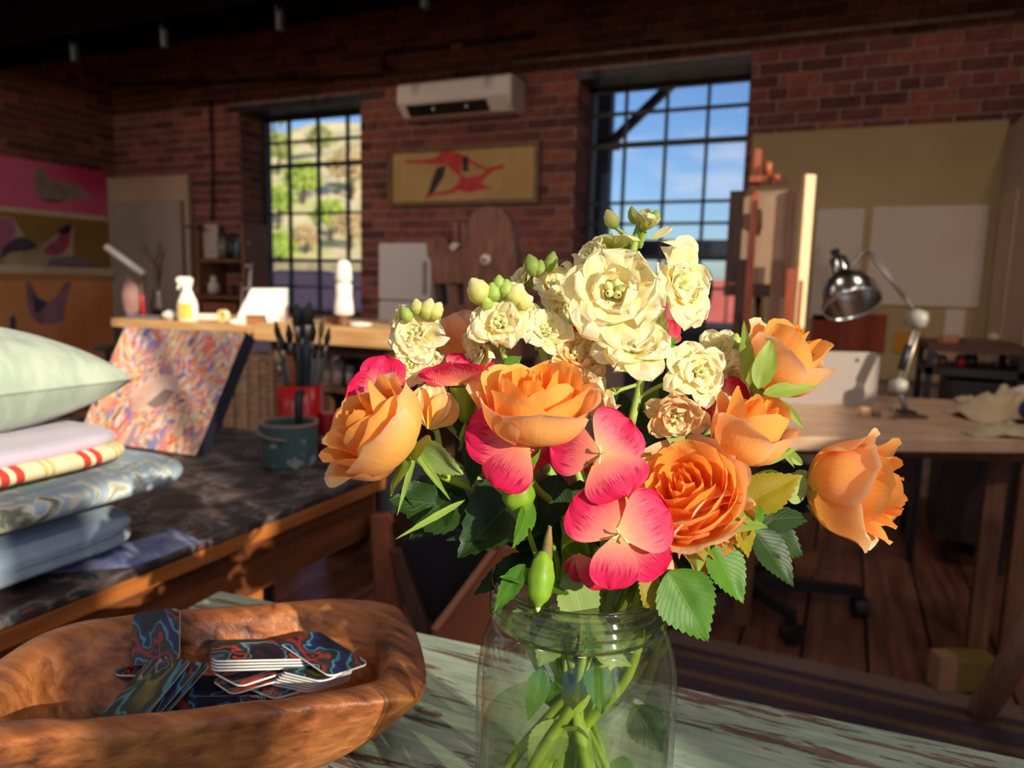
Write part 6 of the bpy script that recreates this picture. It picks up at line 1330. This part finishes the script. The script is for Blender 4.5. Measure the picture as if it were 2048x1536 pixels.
# ---- pink dianthus flowers: petals laid out one by one
def dianthus(label, c, D, petals, back=True, stem=None, m=None, stamens=True, seed=0, dc=.012):
    C0 = dep(c[0], c[1], D); o = thing('dianthus', label, 'carnation', C0, 'hot pink dianthus flowers')
    for i, p in enumerate(petals):
        (tx_, ty_, wd) = p[:3]; dz = p[3] if len(p) > 3 else 0; nr = p[4] if len(p) > 4 else (0, 0, 1); opt = p[5] if len(p) > 5 else {}
        P1 = dep(tx_, ty_, D+dz)
        n = idir(*nr)
        kw = dict(cup=.10, bend=-.10, ruffle=.05, seed=seed+i*1.37, claw=.22); kw.update(opt)
        part('petal', fan_petal(C0 + (P1-C0)*.02 - CF*.0004*i, P1, wd*(D+dz*.5)/F, n, **kw), m or pink_m, o, smooth=True)
    if stamens:
        for k in range(3):
            a = rnd.uniform(0, 6); q = C0 + CR*math.cos(a)*.003+CU*math.sin(a)*.003-CF*.006
            part('stamen', MB().tube([C0, (C0+q)/2-CF*.001, q, q+(CR*math.cos(a)+CU*math.sin(a))*.0016], [.0004, .0004, .0007, .0004], 6), mat('stamen', (252, 214, 160), .5), o, smooth=True)
    if stem:
        ax = idir(0, -.5, .8); cal = stem[0]; q = dep(*cal); a = (C0-q).normalized()
        part('calyx', bud_mb((C0*.45+q*.55), a, (C0-q).length, .0065, 12, ((0, .5), (.2, .8), (.7, 1), (1, 1.1))), calyx_m, o, smooth=True)
        stem_to_jar(o, q, a, *stem[1:], r=.0016)
    return o
dianthus('pink dianthus facing us in the centre, second from left in the front row', (1200, 908), .352, [(1176, 950, 70, .010), (1262, 838, 128, .004, (-.1, .1, 1), dict(bend=-.05)), (1098, 888, 112, .004, (.2, .2, 1)), (1254, 986, 142, -.014, (-.2, -.5, .9), dict(bend=-.16, cup=-.1))], stem=((1190, 960, .385), 1.2, .016, 4.4, .02), seed=1)
dianthus('pink dianthus leftmost in the front row, under the peach rose', (1052, 888), .358, [(1106, 924, 78, .012, (.2, .3, .8)), (928, 862, 118, .004, (.15, .1, 1)), (984, 968, 122, -.008, (-.2, -.6, .8), dict(bend=-.12, cup=-.15)), (1085, 872, 60, .014)], stem=((1060, 950, .39), 2.2, .018, 5.2, .022), seed=11, stamens=False)
dianthus('largest pink dianthus, lowest at the front over the jar rim', (1238, 1068), .342, [(1192, 966, 84, .014, (0, .3, 1)), (1336, 1150, 100, .010, (-.1, -.1, 1)), (1146, 996, 128, .004, (.2, .1, 1)), (1344, 1022, 134, .003, (-.1, .0, 1), dict(bend=-.06)), (1222, 1182, 102, -.003, (.1, -.1, 1))], stem=((1225, 1110, .375), 5.6, .014, 2.3, .025), seed=21)
dianthus('pink dianthus seen from the side above the large left rose', (925, 768), .392, [(962, 708, 120, .012, (0, -.6, .7)), (838, 742, 66, -.004, (-.2, -.8, .5)), (1002, 742, 70, .0, (.2, -.8, .5)), (906, 716, 130, -.016, (0, .9, .45), dict(bend=.2))], stem=((932, 838, .395), 2.4, .024, 5.6, .02), seed=31, stamens=False)
dianthus('pink dianthus half hidden behind the large left rose', (760, 798), .398, [(770, 710, 96, .0, (-.1, -.2, 1)), (696, 770, 90, -.004, (-.3, -.2, 1)), (812, 752, 70, .004)], stem=((790, 850, .41), 2.9, .03, .4, .02), seed=41, stamens=False)
dianthus('dark pink dianthus behind the stock at the right, by the rosebud', (1452, 800), .425, [(1402, 812, 70, -.004), (1492, 768, 66, .002), (1462, 846, 74, -.004), (1500, 812, 60, .004), (1440, 752, 60, .01)], stem=((1440, 860, .43), .8, .026, 3.8, .02), seed=51, stamens=False)
dianthus('pink dianthus bud half open below the largest pink flower', (1152, 1108), .362, [(1210, 1178, 58, -.004, (-.4, 0, 1)), (1146, 1150, 46, .002), (1168, 1168, 50, .004)], stem=((1140, 1075, .375), 4.2, .01, 1.2, .02), m=pink_back, seed=61, stamens=False)
dianthus('small deep red dianthus bud among the stock in the middle', (1140, 706), .44, [(1150, 652, 44, 0), (1166, 668, 36, .004), (1134, 664, 36, .004)], stem=((1138, 740, .44), 1.6, .02, 4.8, .02), m=pink_back, seed=71, stamens=False)
dianthus('small dark red petal tip behind the tall stock at right', (1338, 690), .445, [(1345, 640, 40, 0), (1352, 660, 34, .004)], stem=((1335, 720, .445), 1.2, .022, 4.3, .02), m=pink_back, seed=81, stamens=False)
# ---- cream stock spikes
def floret(o, c, D, axis, Rpx, seed, m=None, layers=3, openness=1.0, ctr=True, flat=1.0):
    k = D/F; R = Rpx*k; ax = idir(*axis); C0 = dep(c[0], c[1], D); bx, by, bz = basis(ax, seed); rr = random.Random(seed*77+5); m = m or stock_m
    fl = part('floret', bud_mb(C0-bz*R*.42, bz, R*.75, R*.20, 10, ((0, .5), (.3, .8), (1, 1.0))), bud_m, o, smooth=True)
    for j in range(5):
        th = seed+2*PI*j/5; d = bx*math.cos(th)+by*math.sin(th)
        q = part('inner_bud', bud_mb(C0+bz*R*.30+d*R*.11, (bz+d*.5).normalized(), R*.34, R*.085, 8, ((0, .4), (.3, .8), (.6, 1), (1, .35))), stock_green, o, smooth=True); q.parent = fl
    conf = [(6, 1.0, 1.25, .95), (5, .82, .95, .85), (5, .58, .62, .7), (4, .36, .35, .5)][:layers+1]
    for li, (n, ln, tilt, wd) in enumerate(conf):
        off = rr.random()*6.28
        for i in range(n):
            th = off+2*PI*i/n+rr.uniform(-.25, .25); d = bx*math.cos(th)+by*math.sin(th)
            tl = tilt*openness*rr.uniform(.8, 1.15)
            dr = d*math.sin(tl)+bz*math.cos(tl); P0 = C0+d*R*.06; P1 = P0+dr*R*ln*rr.uniform(.85, 1.12)
            nr = bz*math.sin(tl)-d*math.cos(tl)
            mb = fan_petal(P0, P1, R*wd*rr.uniform(.85, 1.15), nr, cup=.12, bend=-.22*rr.uniform(.1, 1.6), ruffle=.20, seed=rr.random()*50, claw=.18, nu=13, nv=11, freq=3.4, notch=.12)
            q = part('petal', mb, m, o, smooth=True); q.parent = fl
    return fl
def stock(label, c, D): return thing('stock_flower', label, 'flower', dep(c[0], c[1], D), 'cream stock spikes')
def sbud(o, c, D, axis, ln, r, m=None):
    k = D/F; return part('bud', bud_mb(dep(c[0], c[1], D), idir(*axis), ln*k, r*k, 12, flute=.06), m or bud_m, o, smooth=True)
def stube(o, pts, r, m=None): return part('stalk', MB().tube(smoothpath([dep(*p) for p in pts], 6), r, 8), m or stem_pale, o, smooth=True)
bud_cream = petal_mat('bud_cream', [(0, (176, 196, 84)), (.5, (226, 222, 130)), (1, (252, 234, 180))], .35)
s1 = stock('tallest cream stock spike in the centre right with buds on top', (1262, 850), .395)
stem_to_jar(s1, dep(1262, 850, .395), idir(.15, -.95, .1), 1.0, .022, 4.0, .02, r=.0032, m=stem_pale)
stube(s1, [(1262, 850, .395), (1284, 740, .398), (1278, 640, .402), (1262, 560, .405), (1268, 490, .405), (1285, 440, .404)], .0024)
floret(s1, (1228, 590), .388, (-.10, -.22, .95), 104, 1, layers=3, openness=.95)
floret(s1, (1342, 572), .402, (.62, -.10, .70), 92, 2, m=stock_m, openness=.9)
floret(s1, (1266, 700), .385, (.0, -.62, .72), 80, 3, m=stock_m, openness=.85)
floret(s1, (1188, 512), .402, (-.7, -.4, .4), 40, 4)
floret(s1, (1232, 500), .41, (.1, -.9, -.2), 48, 5, m=stock_green)
floret(s1, (1286, 462), .402, (.1, -.85, .5), 44, 6, m=stock_green, openness=.38)
floret(s1, (1208, 790), .385, (-.75, .25, .45), 52, 7, openness=.8)
floret(s1, (1390, 748), .388, (.25, -.15, .9), 62, 8, m=stock_m, openness=.95)
floret(s1, (1352, 826), .390, (-.1, .45, .8), 62, 9, m=stock_warm, openness=.95)
floret(s1, (1298, 645), .398, (.5, -.3, .6), 40, 26, m=stock_green, openness=.7)
sbud(s1, (1222, 438), .402, (-.45, -.8, .3), 42, 15, bud_cream); stube(s1, [(1232, 456, .402), (1256, 474, .404), (1268, 500, .405)], .0011)
sbud(s1, (1266, 430), .403, (-.2, -.95, .1), 36, 11); sbud(s1, (1310, 434), .403, (.3, -.9, .2), 30, 12)
part('petal', fan_petal(dep(1300, 478, .4), dep(1345, 458, .398), 20*.4/F, idir(0, -.5, 1), ruffle=.1), stock_m, s1, smooth=True)
stube(s1, [(1272, 770, .397), (1240, 780, .392), (1218, 788, .388)], .0011); stube(s1, [(1270, 800, .396), (1320, 772, .392), (1362, 762, .39)], .0012)
add_leaf(s1, (1330, 690), (1358, 676), 18, .395, leaf_mid, teeth=0); add_leaf(s1, (1285, 820), (1318, 770), 40, .40, leaf_mid, teeth=0)
s2 = stock('cream stock spike left of centre with green buds above a pale floret', (1018, 738), .40)
stem_to_jar(s2, dep(1018, 738, .40), idir(.1, -.95, .1), 1.9, .026, 5.2, .02, r=.0028, m=stem_pale)
stube(s2, [(1018, 738, .40), (1003, 690, .40), (1000, 630, .402), (1000, 585, .404)], .0022)
floret(s2, (1002, 652), .392, (-.05, -.30, .90), 62, 12, openness=.85)
floret(s2, (1036, 612), .40, (.6, -.4, .5), 44, 13)
floret(s2, (966, 700), .402, (-.6, .1, .5), 50, 14, m=stock_green, openness=.8)
for c_, a_, ln, r_, m_ in (((958, 582), (-.5, -.8, .3), 62, 25, bud_cream), ((986, 584), (-.1, -.9, .4), 42, 18, None), ((1012, 578), (.1, -.95, .3), 42, 17, None), ((1032, 590), (.4, -.8, .3), 54, 22, bud_cream), ((1048, 604), (.8, -.4, .3), 44, 17, bud_cream), ((998, 566), (0, -1, .2), 34, 14, None), ((972, 604), (-.2, -.6, .8), 36, 16, None)): sbud(s2, c_, .389, a_, ln*.97, r_, m_)
s3 = stock('cream stock spike standing farthest back with two green buds', (1085, 640), .445)
stem_to_jar(s3, dep(1085, 640, .445), idir(0, -1, 0), 1.7, .03, 4.9, .02, r=.0026, m=stem_pale)
stube(s3, [(1085, 640, .445), (1088, 580, .445), (1086, 540, .445)], .002)
floret(s3, (1104, 578), .44, (.2, -.4, .8), 52, 15, m=stock_m, openness=.9); floret(s3, (1052, 562), .445, (-.7, -.4, .3), 46, 16); floret(s3, (1128, 612), .44, (.4, .1, .8), 54, 17); floret(s3, (1150, 560), .45, (.7, -.2, .3), 48, 27)
for c_, a_, ln, r_ in (((1064, 530), (-.3, -.9, .2), 38, 14), ((1103, 524), (.2, -.95, .2), 36, 12), ((1080, 536), (.1, -.9, .3), 28, 11)): sbud(s3, c_, .432, a_, ln*1.2, r_*1.2)
s4 = stock('cream stock spike at the far left in front of the pine bench', (842, 745), .415)
stem_to_jar(s4, dep(842, 745, .415), idir(-.3, -.9, 0), 2.6, .032, .2, .02, r=.0026, m=stem_pale)
stube(s4, [(842, 745, .415), (838, 690, .415), (842, 640, .416), (846, 618, .417)], .002)
floret(s4, (836, 674), .408, (-.15, -.25, .9), 58, 18, openness=.9); floret(s4, (800, 640), .413, (-.8, -.3, .3), 34, 19); floret(s4, (840, 712), .408, (-.1, .5, .7), 46, 20)
for c_, a_, ln, r_, m_ in (((856, 618), (.3, -.9, .2), 40, 15, bud_cream), ((834, 614), (-.1, -.95, .2), 30, 12, bud_cream), ((812, 628), (-.4, -.8, .3), 30, 12, None), ((872, 622), (.5, -.8, .2), 36, 14, bud_cream)): sbud(s4, c_, .402, a_, ln*1.15, r_*1.15, m_)
s5 = stock('cream and apricot stock in the middle behind the peach rose', (1120, 760), .405)
stem_to_jar(s5, dep(1120, 760, .405), idir(0, -1, 0), 1.6, .02, 4.6, .02, r=.0026, m=stem_pale)
stube(s5, [(1120, 760, .405), (1106, 710, .402), (1095, 680, .40)], .0018)
floret(s5, (1086, 670), .395, (.25, -.55, .75), 56, 21, openness=.95); floret(s5, (1146, 716), .398, (.35, -.5, .7), 62, 22, m=stock_warm); floret(s5, (1170, 756), .40, (.6, .1, .6), 60, 23, m=stock_warm)
s6 = stock('low cream stock with peach petals beside the large left rose', (872, 860), .388)
stem_to_jar(s6, dep(872, 860, .388), idir(-.4, -.8, .1), 2.4, .03, 5.8, .02, r=.0022, m=stem_pale)
stube(s6, [(872, 860, .388), (868, 820, .386)], .0016)
[part('petal', fan_petal(dep(858, 858, .384), dep(x_, y_, .380+.002*i), w_*.382/F, idir(*n_), cup=.3, bend=-.18, ruffle=.12, seed=90+i, nu=12, nv=12), (rose_out, stock_warm, rose_out, stock_m)[i], s6, smooth=True) for i, (x_, y_, w_, n_) in enumerate(((832, 778, 54, (-.5, 0, .8)), (868, 762, 60, (0, -.2, 1)), (906, 792, 70, (.5, 0, .8)), (884, 776, 56, (.2, -.3, .8))))]; floret(s6, (820, 735), .405, (.0, -.3, .8), 44, 25, m=stock_m)
s8 = stock('peach pink frilled flower behind the left stock spikes', (905, 740), .425)
stem_to_jar(s8, dep(905, 740, .425), idir(0, -1, 0), 2.2, .03, 5.4, .015, r=.0022, m=stem_pale)
[part('petal', fan_petal(dep(935, 712, .425), dep(x_, y_, .422+.003*i), w_*.422/F, idir(*n_), cup=.25, bend=-.15, ruffle=.12, seed=96+i), peach_m, s8, smooth=True) for i, (x_, y_, w_, n_) in enumerate(((880, 640, 84, (-.4, 0, .9)), (928, 618, 84, (0, -.3, 1)), (872, 696, 76, (-.5, .3, .8)), (910, 740, 60, (-.2, .5, .8))))]
s7 = stock('greenish stock spike far right behind the highest rosebud', (1450, 790), .455)
stem_to_jar(s7, dep(1450, 790, .455), idir(.3, -.9, 0), 1.0, .034, 4.2, .02, r=.0026, m=stem_pale)
stube(s7, [(1450, 790, .455), (1458, 720, .455), (1466, 690, .455)], .002)
floret(s7, (1434, 706), .45, (-.3, -.4, .7), 48, 29, m=stock_m); floret(s7, (1462, 756), .45, (.1, 0, .9), 52, 30, m=stock_m)
for c_, a_ in (((1452, 690), (-.4, -.8, .2)), ((1470, 684), (.1, -.9, .2)), ((1488, 692), (.5, -.8, .2)), ((1478, 702), (.3, -.7, .5))): sbud(s7, c_, .45, a_, 36, 14)
# ---- green buds of the dianthus
def gbud(label, c, D, axis, ln, r, path, m=None):
    o = thing('dianthus_bud', label, 'bud', dep(c[0], c[1], D)); k = D/F; ax = idir(*axis)
    part('calyx', bud_mb(dep(c[0], c[1], D), ax, ln*k, r*k, 20, ((0, .35), (.2, .8), (.45, 1), (.75, .85), (1, .15)), flute=.04), m or calyx_m, o, smooth=True)
    part('petal_tip', bud_mb(dep(c[0], c[1], D)+ax*ln*k*.48, ax, ln*k*.16, r*k*.22, 10), mat('bud_tip', (226, 214, 140), .5), o, smooth=True)
    part('stem', MB().tube(smoothpath([dep(*p) for p in path], 6), .0014, 8), stem_m, o, smooth=True); return o
gbud('round green dianthus bud under the leftmost pink flower', (1037, 990), .362, (-.12, -.9, .3), 76, 34, [(1046, 1022, .364), (1062, 1080, .372), (1080, 1140, .385), (1100, 1260, .40), (1130, 1480, .405)])
gb2 = gbud('pale green dianthus bud hanging over the front of the jar rim', (1082, 1160), .348, (-.12, .95, .2), 112, 27, [(1090, 1110, .35), (1095, 1085, .352), (1110, 1105, .37), (1120, 1180, .392), (1140, 1500, .402)])
part('dry_tip', bud_mb(dep(1096, 1085, .35), idir(.1, -.95, .2), 70*.35/F, 13*.35/F, 10, ((0, 1), (.5, .7), (1, .3))), mat('dry_bract', (150, 118, 66), .7, (110, 110, 60), 60), gb2, smooth=True)
# ---- leaves
A = add_leaf
A(r1_, (938, 1012), (778, 1000), 138, .392, leaf_dark, (-.25, -.55, .8), .386, droop=.0, seed=1)
A(r1_, (1062, 962), (912, 1112), 138, .386, leaf_dark, (.1, -.65, .75), .374, seed=2)
A(r1_, (838, 888), (922, 952), 74, .375, leaf_pale, (-.3, .4, .8), .368, seed=3)
A(r1_, (905, 985), (815, 1075), 90, .39, leaf_dark, (-.2, -.5, .8), .385, seed=12)
A(r1_, (960, 860), (938, 975), 60, .385, leaf_dark, (-.3, -.3, .8), seed=13)
A(r1_, (1062, 1000), (1030, 1100), 60, .362, leaf_mid, (.85, -.2, .5), .352, seed=14)
for b, t_, w in (((832, 905), (793, 1030), 12), ((930, 1000), (790, 1078), 14), ((830, 900), (900, 1000), 16)): A(r1_, b, t_, w, .366, sepal_m, (0, -.2, 1), .356, teeth=4, name='sepal')
A(r2_, (1060, 880), (1000, 960), 70, .385, leaf_dark, (-.2, -.2, .9), seed=4)
A(r2_, (1120, 950), (1075, 1075), 84, .392, leaf_dark, (0, -.3, .9), seed=5)
A(r2_, (1160, 960), (1150, 1110), 80, .395, leaf_dark, (.1, -.2, .9), seed=6)
A(r2_, (985, 850), (912, 900), 60, .39, leaf_mid, (-.4, -.4, .8), seed=15)
A(r3_, (1338, 1142), (1420, 1284), 128, .360, leaf_mid, (.05, -.35, .9), .352, droop=.1, seed=7, teeth=12)
A(r3_, (1420, 1082), (1494, 1206), 96, .374, leaf_mid, (.3, -.45, .8), .368, seed=8, teeth=11)
A(r3_, (1345, 1090), (1430, 1170), 60, .382, leaf_dark, (.1, -.4, .9), seed=16)
A(r3_, (1475, 1020), (1502, 1118), 56, .375, leaf_gold, (.4, -.2, .9), seed=9)
A(r3_, (1400, 905), (1330, 868), 66, .392, leaf_pale, (-.2, -.5, .8), teeth=0, seed=17)
A(r6_, (1505, 1060), (1596, 1172), 84, .385, leaf_dark, (.3, -.5, .8), .38, seed=10, teeth=11)
A(r6_, (1512, 1050), (1614, 1108), 96, .392, leaf_dark, (.2, -.5, .8), seed=11, teeth=11)
A(r6_, (1480, 1016), (1604, 946), 86, .385, leaf_gold, (-.1, -.5, .8), seed=18, teeth=10)
A(r6_, (1500, 1044), (1628, 1030), 64, .395, leaf_dark, (0, -.6, .7), seed=19, teeth=10)
A(r6_, (1518, 1012), (1514, 1072), 34, .372, leaf_mid, (.6, -.2, .7), seed=20, teeth=6)
A(r6_, (1612, 990), (1560, 962), 66, .40, leaf_pale, (-.2, -.4, .8), teeth=0, seed=21)
A(r6_, (1605, 930), (1545, 882), 22, .40, sepal_m, (0, 0, 1), teeth=5, name='sepal'); A(r6_, (1612, 1010), (1738, 1096), 24, .405, sepal_m, (0, -.3, 1), .40, teeth=4, name='sepal')
A(r5_, (1450, 905), (1384, 880), 62, .39, leaf_pale, (-.2, -.5, .8), teeth=0, seed=22); A(r5_, (1470, 930), (1420, 1000), 60, .395, leaf_mid, (0, -.4, .9), seed=23)
A(r5_, (1530, 930), (1600, 895), 12, .39, sepal_m, teeth=3, name='sepal'); A(r5_, (1548, 870), (1592, 938), 18, .392, sepal_m, teeth=0, name='sepal')
A(r4_, (1500, 770), (1486, 640), 30, .398, sepal_m, (-.4, 0, .8), teeth=3, name='sepal'); A(r4_, (1516, 778), (1548, 668), 48, .386, sepal_m, (-.2, .1, 1), teeth=0, name='sepal'); A(r4_, (1526, 788), (1640, 768), 36, .387, sepal_m, (.1, -.5, .8), teeth=0, name='sepal'); A(r4_, (1560, 800), (1612, 860), 18, .392, sepal_m, teeth=3, name='sepal')
A(s2, (1010, 735), (1044, 712), 30, .395, leaf_mid, teeth=0, seed=24)
A(gb2, (1140, 1138), (1180, 1282), 88, .372, leaf_pale, (.1, -.2, .95), .378, seed=25, teeth=12, droop=0)
A(r3b, (1322, 1172), (1288, 1214), 78, .362, leaf_gold, (.2, -.6, .8), .355, seed=26, teeth=9)
A(r1_, (1050, 1128), (984, 1228), 44, .352, leaf_mid, (-.4, -.1, .8), .345, seed=27, teeth=8)
A(r2_, (1085, 1335), (1056, 1442), 50, .388, leaf_mid, (.2, 0, 1), .382, seed=28, teeth=10, droop=0)
A(r2_, (1120, 1250), (1076, 1334), 66, .395, leaf_pale, (0, 0, 1), seed=29, teeth=8, droop=0)
A(r5_, (1270, 1410), (1325, 1505), 80, .405, leaf_dark, (0, 0, 1), seed=30, teeth=8, droop=0)
A(r3_, (1120, 1440), (1060, 1540), 80, .395, leaf_pale, (0, 0, 1), seed=31, teeth=10, droop=0)
A(r4_, (1420, 930), (1376, 900), 50, .40, leaf_mid, seed=32); A(r5_, (1300, 770), (1352, 800), 60, .41, leaf_dark, seed=33)
for i, (b, t_) in enumerate((((1150, 1120), (1090, 980)), ((1210, 1100), (1235, 960)), ((1100, 1110), (1020, 1010)), ((1300, 1120), (1360, 1040)), ((1250, 860), (1180, 770)), ((1330, 900), (1270, 800)), ((1010, 900), (900, 830)), ((1400, 1000), (1440, 900)))):
    A((r2_, r3_, r1_, r3_, s1, s1, s6, r5_)[i], b, t_, 90, .405, leaf_dark, (0, -.2, .9), seed=40+i)

# ---- leafy clutter around and inside the jar neck
rl = random.Random(77); host = [r1_, r2_, r3_, r5_, r6_, s2, s5, s6]
for i in range(26):
    a = rl.uniform(0, 2*PI) if i > 9 else rl.uniform(1.9, 3.9)
    P0 = JC + Vector((math.cos(a)*.022, math.sin(a)*.022, rl.uniform(.925, .950))); out_ = rl.uniform(.035, .075)
    P1 = JC + Vector((math.cos(a+.4*rl.uniform(-1, 1))*(.022+out_), math.sin(a)*(.022+out_), P0.z+rl.uniform(-.022, .026)))
    if (P1-P0).dot(-CF) > .030: continue
    part('leaf', leaf_mb(P0, P1, rl.uniform(.018, .030), Vector((0, 0, 1))-CF*.4, .2, .15, 8, .1, i*1.3), (leaf_dark, leaf_dark, leaf_mid, leaf_dark)[i % 4], host[i % 8], smooth=True)
for i in range(9):
    a = rl.uniform(0, 2*PI); r_ = rl.uniform(.012, .034); z0 = (.895, .87, .90, .85, .88, .80, .905, .83, .79)[i]
    P0 = JC + Vector((math.cos(a)*r_, math.sin(a)*r_, z0)); d = Vector((rl.uniform(-1, 1), rl.uniform(-1, 1), rl.uniform(-1.4, .3))).normalized()
    P1 = P0 + d*rl.uniform(.018, .03); q = P1-JC; h_ = math.hypot(q.x, q.y)
    if h_ > .040: P1 = JC + Vector((q.x*.040/h_, q.y*.040/h_, q.z))
    part('leaf', leaf_mb(P0, P1, rl.uniform(.010, .018), -CF+UP*.3, .2, .1, 6, .1, i*2.7), (leaf_pale, leaf_mid, stem_pale)[i % 3], host[i % 8], smooth=True)
